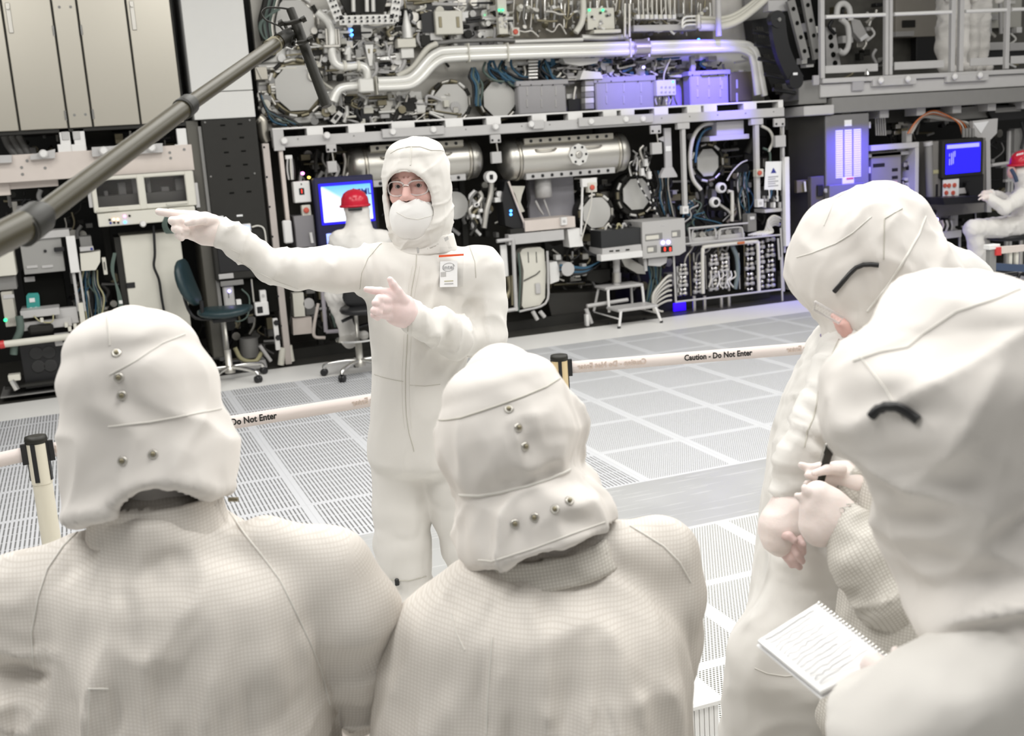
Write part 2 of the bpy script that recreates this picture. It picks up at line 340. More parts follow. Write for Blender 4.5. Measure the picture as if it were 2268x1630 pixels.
# ------------------------------------------------------------------ light
W = bpy.data.worlds.new('world'); S.world = W; W.use_nodes = True
W.node_tree.nodes['Background'].inputs[0].default_value = (1.0, 0.985, 0.955, 1); W.node_tree.nodes['Background'].inputs[1].default_value = 0.19
def area(name, loc, rot, sx, sy, p, col=(1, 0.985, 0.95), spread=PI):
    l = bpy.data.lights.new(name, 'AREA'); l.shape = 'RECTANGLE'; l.size = sx; l.size_y = sy; l.energy = p; l.color = col; l.spread = spread
    o = bpy.data.objects.new(name, l); COL.objects.link(o); o.location = loc; o.rotation_euler = rot; return o
for x in (-1.5, 2.0, 5.5, 9.0):
    for y in (0.8, 3.6, 6.6):
        area('ceiling_lamp', (x, y, 4.7), (0, 0, 0), 2.2, 1.3, 70 if y < 3 else (72 if y < 5 else (60 if x < 7 else 46)))
def spot(name, loc, to, p, col, ang, blend=0.6):
    l = bpy.data.lights.new(name, 'SPOT'); l.energy = p; l.color = col; l.spot_size = ang; l.spot_blend = blend; l.shadow_soft_size = 0.1
    o = bpy.data.objects.new(name, l); COL.objects.link(o); o.location = loc
    d = Vector(to)-Vector(loc); o.rotation_euler = d.to_track_quat('-Z', 'Y').to_euler(); return o
area('blue_strip_lamp', (float(at(1880, 255, 9.85)[0]), 9.42, float(at(1880, 252, 9.85)[2])-.02), (math.radians(24), 0, 0),   .5, .05, 13, (0.07, 0.04, 1.0), 1.9)
spot('blue_work_lamp', (5.6, 8.8, 3.5), tuple(at(1568, 205, 10.3)), 900, (0.10, 0.06, 1.0), 0.46, 1.0)
spot('blue_work_lamp', (5.4, 9.0, 3.3), tuple(at(1400, 215, 10.3)), 170, (0.14, 0.09, 1.0), 0.7, 1.0)
spot('blue_work_lamp', (6.3, 9.0, 2.7), tuple(at(1600, 290, 10.0)), 110, (0.14, 0.09, 1.0), 0.6, 1.0)
S.view_settings.view_transform = 'Standard'; S.view_settings.look = 'None'; S.view_settings.gamma = 1.0; S.view_settings.use_curve_mapping = False; S.view_settings.exposure = 0.30
S.cycles.max_bounces = 6; S.cycles.diffuse_bounces = 3; S.cycles.glossy_bounces = 3; S.cycles.transparent_max_bounces = 10; S.cycles.transmission_bounces = 4
S.cycles.sample_clamp_indirect = 4; S.cycles.use_denoising = True; S.cycles.caustics_reflective = False; S.cycles.caustics_refractive = False
# ------------------------------------------------------------------ background: left module
def lean(x): return 0.137*(1-x/1870.0)
def vz(x, y0, y1, Y): return at(x+lean(x)*(y1-y0), y1, Y)[2]
def post(mb, x, y0, y1, w, Y, D=0.06, r=0.004):       # upright bar: centre x and top y0 in the photo, foot at y1
    a = at(x-w/2, y0, Y); b = at(x+w/2, y0, Y); return mb.bev(A(a[0], Y, vz(x, y0, y1, Y)), A(b[0], Y+D, a[2]), r)
def T(name, label, cat, x, y, Y, group=None): return thing(name, label, cat, at(x, y, Y), group)
YL = 9.85
# stainless cabinet bank
t = T('stainless_cabinet', 'tall brushed stainless cabinet bank with four doors at upper left', 'cabinet', 200, 275, YL+0.02)
zb = at(200, 281, YL)[2]; zt = 3.45
def vx(x, y=276): return at(x, y, YL)[0]
ed = [vx(-70, 296), vx(44, 288), vx(152, 281), vx(206, 277), vx(312, 272), vx(409, 268)]
MB().box((ed[0], YL+0.02, zb-0.03), (ed[5]+0.01, YL+0.9, zt+0.05)).build('carcass', DGREY, t)
for i in range(5):
    d = MB().bev((ed[i]+0.007, YL, zb), (ed[i+1]-0.007, YL+0.03, zt), 0.004).build('filler_panel' if i == 2 else 'door', CAB, t)
    if i in (1, 4):
        hx = ed[i]+0.045; MB().bev((hx-0.018, YL-0.012, 2.93), (hx+0.018, YL, 3.16), 0.01).cone((hx, YL-0.03, 3.12), (hx, YL, 3.12), 0.013).build('door_handle', STEEL, d)
    if i in (1, 3):
        for zz in (zb+0.06, zb+0.72):
            hx = ed[i+1]-0.012 if i == 1 else ed[i]+0.012; MB().bev((hx-0.008, YL-0.01, zz), (hx+0.008, YL, zz+0.08), 0.003).build('hinge', CHROME, d)
    if i == 2:
        eachp('screw', MGREY, d, [(ed[2]+(ed[3]-ed[2])*k, zz) for zz in (zb+0.1, zb+0.94) for k in (0.3, 0.75)], lambda m, hx, zz: m.cone((hx, YL-0.004, zz), (hx, YL, zz), 0.011))
# beige frame with uprights
t = T('equipment_rack', 'beige steel equipment rack under the stainless cabinets', 'frame', 200, 890, YL)
MB().pb(-70, 349, 431, 377, YL, 0.09).build('top_beam', CREAM, t)
MB().pb(-70, 396, 130, 412, YL+0.1, 0.06).build('lower_beam', CREAM, t); MB().pb(-60, 410, 24, 432, YL+0.08, 0.06).build('corner_block', CREAM, t)
for x, w in ((141, 23), (173, 25), (401, 22)):
    m = MB(); post(m, x, 285, 338, w, YL+0.02, 0.07); post(m, x, 320, 348, w*1.25, YL+0.015, 0.08); m.build('upright', WHITE, t)
eachp('upright_plate', LGREY, t, ((135, 292), (160, 291)), lambda m, x, y: m.pb(x, y, x+19, y+18, YL+0.012, 0.02))
eachp('bolt', MGREY, t, ((48, 371), (50, 386), (100, 372), (378, 350), (376, 338), (408, 331), (60, 356)), lambda m, x, y: m.pd(x, y, YL-0.004, 0.012, 0.006, 8))
for P in ([(203, 326), (360, 317), (361, 337), (204, 347)], [(67, 343), (122, 330), (122, 350), (67, 354)], [(-50, 346), (26, 343), (26, 360), (-50, 363)]):
    MB().pp(P, YL-0.05, 0.05).build('rail_bracket', LGREY, t)
for x, y in ((96, 341), (229, 334), (335, 327)):
    c = at(x, y, YL-0.05); MB().lathe(c+A(0, -0.05, 0), (0, 1, 0), [(0, 0.022), (0.012, 0.035), (0.02, 0.035), (0.03, 0.014), (0.05, 0.016)]).build('knob', WHITE, t)
m = MB(); post(m, 430, 380, 470, 9, YL+0.02, 0.05); m.build('hinge_rail', LGREY, t)
MB().pb(0, 880, 165, 862, YL-0.02, 0.5).build('plinth', MGREY, t)
MB().pb(10, 858, 150, 846, YL-0.05, 0.5).build('base_tray', DGREY, t)
# pipes in the gap under the cabinets
t = T('hose_bundle', 'grey corrugated hoses in the gap below the stainless cabinets', 'hose', 40, 345, YL+0.3)
for k in range(3): MB().pt([(8+k*16, 300), (20+k*17, 325), (40+k*13, 350)], YL+0.3, 0.03, 10, 4).build('hose', MGREY, t)
t = T('gearbox', 'round grey motor housing in the gap under the cabinets', 'motor', 225, 330, YL+0.4)
MB().pd(222, 310, YL+0.4, 0.12, 0.2, 20).build('housing', DGREY, t); MB().pb(253, 296, 275, 318, YL+0.3, 0.1).build('terminal_box', BRONZE, t); MB().pt([(288, 290), (290, 330)], YL+0.3, 0.013).build('shaft', STEEL, t)
# chamber with two windows
t = T('window_chamber', 'ivory load chamber with two glazed windows and indicator lamps', 'chamber', 315, 500, YL)
def rr(x0, y0, x1, y1, Y, sk=0.0):   # rounded outline in world (x, z)
    a = at(x0, y0, Y); b = at(x1, y1, Y); r = 0.02; out = []
    for cx, cz, a0 in ((b[0]-r, a[2]-r, 0), (a[0]+r, a[2]-r, 1), (a[0]+r, b[2]+r, 2), (b[0]-r, b[2]+r, 3)):
        for k in range(4): out.append((cx+r*math.cos((a0+k/3)*PI/2), cz+r*math.sin((a0+k/3)*PI/2)))
    return out
YW = YL-0.1
fr = MB(); x0, z1 = at(198, 393, YW)[[0, 2]]; x1 = at(427, 376, YW)[0]; z0 = at(433, 455, YW)[2]
w1 = [at(210, 397, YW), at(309, 453, YW)]; w2 = [at(318, 389, YW), at(415, 446, YW)]
wz1, wz0 = w1[0][2]-0.015, w1[1][2]+0.0
cols = [x0, w1[0][0], w1[1][0], w2[0][0], w2[1][0], x1]
for a, b in ((0, 1), (2, 3), (4, 5)): fr.bev((cols[a], YW, z0), (cols[b], YW+0.07, z1), 0.008)
for a, b in ((1, 2), (3, 4)): fr.bev((cols[a]-0.01, YW, wz1), (cols[b]+0.01, YW+0.07, z1), 0.008).bev((cols[a]-0.01, YW, z0), (cols[b]+0.01, YW+0.07, wz0), 0.008)
fr.build('window_frame', IVORY, t)
for a, b in ((1, 2), (3, 4)):
    MB().box((cols[a]-0.005, YW+0.03, wz0-0.005), (cols[b]+0.005, YW+0.036, wz1+0.005)).build('pane', WIND, t)
MB().box((x0, YW+0.45, z0), (x1, YW+0.46, z1)).box((x0, YW+0.07, z1-0.01), (x1, YW+0.45, z1)).box((x0, YW+0.07, z0), (x0+0.01, YW+0.45, z1)).box((x1-0.01, YW+0.07, z0), (x1, YW+0.45, z1)).build('inner_wall', DGREY, t)
m = MB().box((x0+0.03, YW+0.12, z0), (x1-0.03, YW+0.4, z0+0.13))
m.build('stage', MGREY, t)
for k in range(8):
    xx = x0+0.1+k*0.115; MB().bev((xx, YW+0.15, z0+0.13), (xx+0.03+0.03*(k % 3), YW+0.25, z0+0.17+0.06*((k*5) % 4)), 0.004).build('stage_fitting', LGREY, t)
MB().bev((x0+0.02, YW-0.01, z0-0.115), (x1-0.02, YW+0.1, z0-0.004), 0.006).build('control_strip', IVORY, t)
for x, y, mm in ((276, 479, LPINK), (252, 486, LORG), (261, 486, LORG), (277, 492, LBLUE), (243, 487, INK), (245, 494, INKB), (253, 493, INK), (262, 493, INK), (287, 478, INK)):
    MB().pd(x, y, YW-0.018, 0.010, 0.012, 10).build('indicator', mm, t)
for x0_, y0_, x1_, y1_ in ((216, 470, 262, 464), (370, 455, 415, 448)):
    a = at(x0_, y0_, YW-0.02); b = at(x1_, y1_, YW-0.02); MB().tube([a+A(0, .02, .01), a, b, b+A(0, .02, .01)], 0.006).build('pull_handle', IVORY, t)
c = at(317, 496, YW-0.03); MB().lathe(c, (0, 1, 0), [(0, 0.02), (0.02, 0.028), (0.03, 0.012), (0.05, 0.012)]).build('knob', WHITE, t)
for x in (195, 433): m = MB(); post(m, x, 405, 460, 9, YW+0.02, 0.05); m.build('side_latch', LGREY, t)
# tall white cabinet + its cable
t = T('tall_cabinet', 'tall off-white flat cabinet with small black latch, black cable in front', 'cabinet', 350, 840, YL+0.05)
YC = YL+0.02; a = at(266, 523, YC); x1 = at(398, 515, YC)[0]
MB().bev((a[0], YC, 0.02), (x1, YC+0.5, a[2]), 0.006).build('body', IVORY, t); MB().box((a[0]-0.05, YC+0.02, 0.02), (a[0], YC+0.5, a[2]-0.01)).build('side_panel', DGREY, t)
MB().pb(279, 627, 300, 637, YC-0.01, 0.012).build('latch', BLACK, t)
MB().pt([(340, 500), (343, 560), (341, 590), (352, 620), (358, 660), (368, 720), (372, 780)], YC-0.05, 0.011, 8, 6).build('cable', BLACK, None, 'black cable hanging down the front of the tall white cabinet', 'cable')
t = T('cable_coil', 'pale coiled cable hanging beside the pointing hand', 'cable coil', 372, 500, YW)
for k in range(4): MB().pt([(366+k*3, 480), (360+k*3, 498), (368+k*4, 516), (382+k*2, 508), (378, 485)], YW-0.012-0.004*k, 0.006, 6, 5).build('loop', GREENC, t)
MB().pt([(372, 462), (372, 484)], YW-0.012, 0.008, 6).build('hook', BLACK, t)
# white upper cabinet and black rack cabinet
YB = YL-0.05
t = T('column_cabinet', 'plain white panelled column above the black rack', 'cabinet', 490, 265, YB)
xl, xr = at(431, 262, YB)[0], at(566, 256, YB)[0]; zz = [at(500, 263, YB)[2], at(500, 202, YB)[2], 3.6]
for k in (0, 1): MB().bev((xl, YB, zz[k]+0.003), (xr, YB+0.6, zz[k+1]-0.003), 0.004).build('panel', mat('column_white', (0.66, 0.655, 0.63), 0.5, var=0.02), t)
t = T('rack_cabinet', 'tall black equipment rack with fan slots below the white column', 'cabinet', 510, 800, YB)
MB().bev((xl+0.05, YB+0.01, 0.9), (xr, YB+0.6, zz[0]), 0.004).build('body', DGREY, t)
MB().bev((xl-0.07, YB+0.06, 0.15), (xl+0.03, YB+0.6, zz[0]), 0.004).build('side_channel', mat('channel_taupe', (0.10, 0.095, 0.08), 0.5), t)
MB().bev((xl+0.02, YB+0.03, 0.15), (xl+0.05, YB+0.1, zz[0]-0.05), 0.004).build('edge_rail', MGREY, t)
eachp('screw', CHROME, t, ((454, 271), (553, 266), (467, 391), (564, 384)), lambda m, x, y: m.pd(x, y, YB+0.004, 0.009, 0.008, 8))
eachp('vent_slot', VOID, t, [(488+k*38+j*4, 276+j*30-k*3) for j in range(6) for k in (0, 1)], lambda m, x, y: m.pb(x, y, x+11, y+3, YB+0.006, 0.006))
for x0_, y0_, x1_, y1_ in ((481, 479, 496, 486), (524, 476, 538, 479)): MB().pb(x0_, y0_, x1_, y1_, YB+0.004, 0.006).build('label_plate', PAPER, t)
MB().bev((xl+0.06, YB+0.05, 0.5), (xr+0.07, YB+0.6, 0.9), 0.004).build('lower_bay', VOID, t)
t = T('power_strip', 'white power strip with blue lit sockets on the black rack', 'power strip', 536, 512, YB)
MB().pb(508, 499, 557, 512, YB-0.03, 0.04).build('body', WHITE, t)
for k in range(4): MB().pd(518+k*10, 508-k*0.8, YB-0.036, 0.015, 0.008, 10).build('socket', LBLUE, t)
MB().pt([(558, 503), (572, 500), (585, 508), (590, 540)], YB-0.01, 0.008, 6, 5).build('plug_lead', WCAB, t)
t = T('rack_monitor', 'dark unlit monitor slung under the power strip', 'monitor', 530, 615, YB)
MB().pb(468, 536, 592, 612, YB-0.02, 0.08, 0.012).build('bezel', DGREY, t); MB().pb(480, 545, 582, 596, YB-0.026, 0.012).build('screen', BLACK, t); MB().pb(484, 608, 518, 616, YB-0.03, 0.03).build('label_plate', LGREY, t)
t = T('dispenser', 'grey wall dispenser with a blue status light beside the teal stool', 'dispenser', 508, 690, YB)
MB().pb(493, 634, 523, 686, YB, 0.1, 0.012).build('body', LGREY, t); MB().pd(508, 645, YB-0.008, 0.012, 0.01, 10).build('status_light', LVIO, t); MB().pb(505, 648, 508, 660, YB-0.006, 0.01).build('slot', BLACK, t)
MB().pb(488, 624, 540, 630, YB-0.02, 0.12).build('shelf', MGREY, t); MB().pb(523, 664, 536, 680, YB+0.01, 0.06).build('nozzle', WHITE, t)
MB().pt([(535, 640), (552, 660), (548, 700), (525, 712), (512, 700)], YB+0.02, 0.007, 6, 5).build('drain_hose', GREENC, t)
t = T('socket_box', 'white double socket box on a pole right of the grey dispenser', 'outlet box', 580, 697, YB)
MB().pb(564, 671, 597, 697, YB-0.02, 0.08, 0.006).build('box', WHITE, t); MB().pb(569, 680, 583, 693, YB-0.026, 0.012).build('socket', BLACK, t); MB().pb(575, 644, 592, 671, YB-0.01, 0.06).build('back_plate', WHITE, t); MB().pd(583, 655, YB-0.016, 0.014, 0.01).build('knob', LGREY, t)
m = MB(); post(m, 557, 618, 670, 4, YB, 0.02); m.build('pole', STEEL, t)
# shelves and boxes at far left
t = T('instrument_unit', 'grey instrument panel box left of the cable trunk', 'panel', 92, 600, YL)
MB().pb(42, 528, 145, 600, YL+0.02, 0.35).build('body', mat('panel_grey', (0.33, 0.325, 0.31), 0.5, var=0.03), t); MB().pd(100, 556, YL+0.01, 0.012).build('knob', BLACK, t); MB().pb(119, 549, 143, 556, YL-0.02, 0.04).build('latch', BLACK, t)
for x in (58, 92): MB().pb(x, 591-x*0.03, x+26, 595-x*0.03, YL+0.012, 0.01).build('label_plate', LGREY, t)
MB().pb(30, 518, 155, 524, YL, 0.3).build('shelf_edge', LGREY, t)
t = T('actuator_column', 'white vertical actuator block with twin guide rails', 'actuator', 165, 700, YL)
MB().pb(145, 524, 177, 603, YL-0.06, 0.1).build('block', WHITE, t); eachp('guide_rail', LGREY, t, ((162, 7), (176, 5)), lambda m, x, w: post(m, x, 600, 690, w, YL-0.03, 0.05))
MB().pb(172, 672, 192, 728, YL-0.05, 0.09).build('foot_block', IVORY, t)
t = T('junction_box', 'small ivory junction box above the blue cable tangle', 'junction box', 200, 600, YL)
MB().pp([(177, 561), (222, 556), (222, 580), (212, 598), (180, 600)], YL, 0.2).build('box', IVORY, t); MB().pb(176, 548, 208, 555, YL-0.02, 0.1).build('ledge', LGREY, t); MB().pb(200, 549, 206, 554, YL-0.026, 0.01).build('label_plate', INKB, t)
MB().pb(175, 525, 205, 548, YL+0.06, 0.2).build('valve_block', MGREY, t)
t = T('cable_tangle', 'blue, straw and grey cables dropping behind the actuator', 'cable bundle', 200, 690, YL+0.1)
for k in range(18):
    x = 183+rs.rand()*34; MB().pt([(x, 598), (x+rs.randn()*7, 630), (x+6+rs.randn()*9, 665), (x+14+rs.randn()*9, 740)], YL+0.1+rs.rand()*0.1, 0.008, 6, 5).build('cable', (BLUEC, YELC, GREENC, BLACK, WCAB, BLUEC)[k % 6], t)
t = T('valve_plate', 'narrow ivory valve plate left of the tall white cabinet', 'valve', 232, 610, YL)
MB().pb(225, 571, 239, 608, YL, 0.06).build('plate', IVORY, t); MB().pb(230, 580, 234, 598, YL-0.03, 0.04).build('lever', BLACK, t)
t = T('cable_run', 'three grey cables hanging beside the tall white cabinet', 'cable bundle', 262, 700, YL)
for k in range(3): MB().pt([(256-k*2, 560), (251-k*2, 600), (262+k*3, 660), (268+k*4, 740)], YL-0.01, 0.008, 6, 5).build('cable', GREENC, t)
MB().pb(263, 666, 272, 673, YL-0.03, 0.03).build('clip', WHITE, t)
t = T('side_box', 'beige equipment box at the left edge beside the grey instrument panel', 'equipment box', 15, 609, YL)
MB().pb(-30, 562, 37, 609, YL-0.1, 0.3).build('body', IVORY, t); MB().pb(-30, 616, 38, 640, YL-0.05, 0.2).build('lower_shelf', MGREY, t)
t = T('control_module', 'tall beige control module with a green light at the left edge', 'control module', 20, 725, YL)
MB().pb(1, 648, 38, 722, YL-0.1, 0.25).build('body', mat('module_beige', (0.50, 0.48, 0.42), 0.5, var=0.05), t); MB().pd(12, 709, YL-0.11, 0.014, 0.012).build('light', LGREEN, t)
eachp('vent_slot', DGREY, t, [(18+k*4, 706-k) for k in range(4)], lambda m, x, y: m.pb(x, y, x+2, y+12, YL-0.106, 0.008)); MB().pb(6, 654, 32, 660, YL-0.106, 0.008).build('label_plate', LGREY, t)
t = T('parts_bin', 'open black bin with a teal hanging tag at the left', 'bin', 100, 680, YL)
MB().pb(46, 602, 150, 684, YL+0.15, 0.3).build('bin_body', VOID, t); MB().pb(53, 614, 78, 623, YL+0.14, 0.01).build('label_plate', LGREY, t)
o = MB().pp([(58, 656), (62, 650), (84, 649), (87, 655), (89, 687), (60, 689)], YL+0.1, 0.04).build('tag', TEALTAG, t); MB().pb(64, 661, 78, 669, YL+0.094, 0.008).build('label_plate', PAPER, o); eachp('connector', PAPER, o, ((66, 681), (77, 680)), lambda m, x, y: m.pb(x, y, x+6, y+7, YL+0.094, 0.008))
t = T('slide_table', 'ivory slide table with bars and fittings below the black bin', 'slide table', 100, 760, YL)
MB().pb(44, 690, 133, 697, YL-0.1, 0.4).build('table_bar', LGREY, t); MB().pb(46, 715, 160, 722, YL-0.06, 0.3).build('table_bar', LGREY, t); MB().pb(120, 685, 175, 715, YL-0.02, 0.1).build('motor_block', LGREY, t)
MB().pb(60, 722, 120, 736, YL-0.1, 0.1, 0.02).build('roller', DGREY, t); MB().pt([(75, 700), (90, 712), (115, 713), (118, 697)], YL-0.11, 0.006, 6, 4).build('wire', YELC, t)
eachp('fitting', IVORY, t, ((142, 716), (150, 725), (162, 719), (88, 705)), lambda m, x, y: m.pb(x, y, x+9, y+9, YL-0.12, 0.08))
MB().pt([(3, 763), (155, 745)], YL-0.2, 0.028, 10).build('push_bar', IVORY, t); MB().pt([(-1, 764), (10, 762)], YL-0.2, 0.033, 10).build('red_end_cap', RED, t)
o = MB().pb(119, 742, 156, 763, YL-0.15, 0.1).build('bracket', LGREY, t); MB().pb(137, 745, 149, 758, YL-0.158, 0.012).build('sensor', BLACK, o)
MB().pt([(42, 700), (45, 730), (33, 760), (30, 785)], YL-0.15, 0.03, 8, 4).build('curved_strut', GREENC, t)
t = T('fan_unit', 'black four-fan cooling box on the floor at the left', 'fan unit', 100, 855, YL)
MB().pb(42, 765, 152, 850, YL+0.05, 0.4).build('case', BLACK, t)
for x, y in ((80, 783), (108, 781), (85, 812), (112, 810)):
    c = at(x, y, YL+0.045); MB().lathe(c, (0, 1, 0), [(0, 0.05), (0.002, 0.056), (0.01, 0.056)]).build('fan', mat('fan_black', (0.03, 0.03, 0.03), 0.5), t)
t = T('leveling_foot', 'white levelling foot under the left equipment frame', 'foot', 30, 866, YL)
MB().pb(17, 832, 46, 842, YL-0.1, 0.1).build('bracket', IVORY, t); MB().pt([(26, 842), (38, 862)], YL-0.08, 0.03, 10).build('foot_pad', CHROME, t)
# teal work stool
def stool(lab, px, py, Yc, face, seat_z, arms0, group=None):
    c = fl(px, py); c = A(c[0], c[1], 0); t = thing('work_stool', lab, 'stool', c)
    m = MB(); m.lathe(c+A(0, 0, 0.07), (0, 0, 1), [(0, 0.045), (0.05, 0.045), (0.06, 0.03), (0.2, 0.028), (0.2, 0.016), (seat_z-0.12, 0.016)], 14); m.build('gas_column', STEEL, t)
    for k in range(5):
        an = arms0+k*2*PI/5; d = A(math.cos(an), math.sin(an), 0)
        o = MB().tube(curve([c+A(0, 0, 0.12), c+d*0.15+A(0, 0, 0.115), c+d*0.29+A(0, 0, 0.095), c+d*0.315+A(0, 0, 0.065)], 4), 0.018, 8).build('base_arm', CHROME, t)
        p = c+d*0.315; q = A(-d[1], d[0], 0)
        MB().lathe(p-q*0.026+A(0, 0, 0.031), q, [(0, 0.022), (0.004, 0.031), (0.02, 0.031), (0.022, 0.02), (0.03, 0.02), (0.032, 0.031), (0.048, 0.031), (0.052, 0.022)], 14).build('caster', BLACK, o)
    return t, c
def cushion(mb, c, right, fwd, w, l, th, bow=0.0):
    n = 10; m_ = 8; up = np.cross(right, fwd); V = []
    for i in range(n+1):
        for j in range(m_*2):
            a = 2*PI*j/(m_*2); u = -math.cos(PI*i/n); prof = max(0.02, 1-u*u)**0.28
            x = math.copysign(abs(math.cos(a))**0.55, math.cos(a)); zz = math.copysign(abs(math.sin(a))**0.8, math.sin(a))
            V.append(c+fwd*u*l/2+right*x*w/2*prof+up*(zz*th/2*prof+bow*(u*u-0.4)))
    k = m_*2; F = [(i*k+j, i*k+(j+1) % k, (i+1)*k+(j+1) % k, (i+1)*k+j) for i in range(n) for j in range(k)]+[tuple(range(k))[::-1], tuple(range(n*k, (n+1)*k))]
    return mb.add(V, F)
t, c = stool('empty teal vinyl work stool on chrome castors by the equipment', 512, 843, 0, 0, 0.58, 0.35)
f = A(0.93, -0.36, 0); rgt = A(0.36, 0.93, 0)
cushion(MB(), c+A(0.0, 0, 0.60)+f*0.02, rgt, f, 0.42, 0.44, 0.085, -0.02).build('seat', TEAL, t)
bu = A(-0.24, 0.09, 0.95); bu /= np.linalg.norm(bu)
cushion(MB(), c-f*0.27+A(0, 0, 0.86), rgt, bu, 0.38, 0.40, 0.085, 0.03).build('backrest', TEAL, t)
MB().tube(curve([c+A(0, 0, .54), c-f*0.24+A(0, 0, 0.56), c-f*0.31+A(0, 0, 0.72), c-f*0.30+A(0, 0, 0.84)], 4), 0.014).build('back_strut', BLACK, t)
MB().tube([c+A(0, 0, .53), c+rgt*0.2+A(0, 0, .53)], 0.01).tube([c-f*0.13-rgt*.15+A(0, 0, .60), c-f*0.13-rgt*.15+A(0, 0, .72)], 0.016).build('lever', BLACK, t)
MB().bev(c+A(-0.1, -0.08, 0.515), c+A(0.1, 0.08, 0.555), 0.01).build('mechanism', BLACK, t)
# clutter on the floor behind the stool
t = T('floor_pump', 'grey pump canister with hoses on the floor behind the teal stool', 'pump', 545, 815, YL+0.15)
MB().pt([(550, 748), (553, 790)], YL+0.2, 0.085, 16).build('canister', MGREY, t); MB().pp([(505, 813), (588, 796), (594, 820), (520, 838)], YL+0.05, 0.3).build('base_box', LGREY, t)
MB().pt([(520, 770), (535, 795), (565, 800), (580, 780)], YL+0.05, 0.02, 8, 5).build('hose', YELC, t); MB().pt([(575, 765), (600, 800)], YL+0.02, 0.018, 8).build('pipe', LGREY, t); MB().pb(500, 808, 537, 824, YL+0.0, 0.1).build('motor', BLACK, t)
# ------------------------------------------------------------------ background: main machine, lower half
YF = 9.85
def by(x): return 297+(x-605)*(232-297)/1133.0       # top edge of the front beam in the photo
t = T('support_rig', 'long pale steel frame carrying the machine, slotted rail along its top', 'frame', 1170, 700, YF)
a = at(605, 299, YF); b = at(1738, 262, YF)
MB().bev((a[0], YF, b[2]+0.02), (b[0], YF+0.12, a[2]-0.02), 0.006).build('front_beam', LGREY, t)
ztop = at(605, 284, YF)[2]; zm = a[2]-0.02
MB().bev((a[0], YF+0.02, ztop-0.016), (b[0], YF+0.14, ztop), 0.003).build('top_rail', WHITE, t)
slots = [(621, 679), (715, 771), (807, 867), (918, 986), (1025, 1077), (1109, 1178), (1210, 1258), (1290, 1336), (1366, 1375), (1405, 1449), (1480, 1522), (1553, 1559), (1588, 1647), (1676, 1724)]
xs = [a[0]]+[at(x, by(x)-8, YF+0.02)[0] for p in slots for x in p]+[b[0]]
for i in range(0, len(xs), 2): MB().bev((xs[i], YF+0.02, zm-0.002), (xs[i+1], YF+0.13, ztop-0.012), 0.003).build('rail_block', WHITE, t)
eachp('end_plate', LGREY, t, ((603, 287, 632, 333),), lambda m, *p: m.pb(*p, YF-0.02, 0.04))
for x0, x1 in ((846, 985), (1282, 1448), (1180, 1206)): MB().pb(x0, by(x0)+3, x1, by(x1)+22, YF-0.03, 0.04).build('rail_bracket', LGREY, t)
for x, y in ((630, 312), (725, 300), (871, 292), (961, 287), (1099, 280), (1178, 275), (1311, 269), (1388, 264), (1426, 263)):
    c = at(x, y, YF-0.05); MB().lathe(c, (0, 1, 0), [(0, 0.022), (0.01, 0.032), (0.02, 0.032), (0.03, 0.014), (0.05, 0.016)], 14).build('knob', WHITE, t)
eachp('bolt', MGREY, t, [(x, by(x)+y) for x in range(660, 1730, 62) for y in (14,)], lambda m, x, y: m.pd(x, y, YF-0.005, 0.007, 0.006, 6))
for x, w, y1 in ((1514, 8, 470), (1677, 9, 458)):
    m = MB(); post(m, x, by(x)+30, y1, w, YF+0.01, 0.05); m.build('upright', LGREY, t); MB().pb(x-13, by(x)+28, x+14, by(x)+40, YF, 0.06).build('bracket', LGREY, t)
m = MB(); post(m, 1735, 268, 560, 5, YF+0.01, 0.05); m.build('upright', LGREY, t)
m = MB(); post(m, 588, 318, 808, 15, YF-0.03, 0.08); o = m.build('perforated_post', mat('post_beige', (0.50, 0.45, 0.42), 0.5, var=0.06), t)
eachp('hole', BLACK, o, [(586+j*10+k*6.0*0+lean(588)*k*66+0, 326+k*66) for k in range(8) for j in (0,)], lambda m, x, y: m.pd(x-1, y, YF-0.035, 0.009, 0.006, 8))
m = MB(); post(m, 622, 333, 500, 9, YF, 0.06); m.build('upright', CREAM, t)
for x in (734, 1098, 1453, 1727):
    y = by(x)+38; o = MB().pb(x-12, y-8, x+12, y+9, YF-0.01, 0.03).build('hanger', LGREY, t)
    eachp('bolt', BLACK, o, ((x-7, y+4), (x+7, y+4)), lambda m, u, v: m.pd(u, v, YF-0.016, 0.011, 0.008, 8))
    MB().pt([(x+1, y+6), (x+5, y+32)], YF+0.01, 0.008).build('rod', STEEL, o)
    yy = y+42; q = MB().pb(x-9, yy-12, x+14, yy+12, YF-0.01, 0.05).build('clamp_block', LGREY, o)
MB().pb(1126, 520, 1250, 531, YF, 0.1).build('middle_beam', LGREY, t)
MB().box((at(640, 800, YF)[0], YF+0.25, 0.0), (at(1735, 650, YF)[0], YF+0.30, 0.10)).build('lower_sill', DGREY, t)
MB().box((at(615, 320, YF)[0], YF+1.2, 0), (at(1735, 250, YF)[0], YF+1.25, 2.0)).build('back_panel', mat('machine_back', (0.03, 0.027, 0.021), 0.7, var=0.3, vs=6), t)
o = MB().pb(1738, 348, 1751, 545, YF-0.06, 0.05).build('edge_cover', WHITE, t)
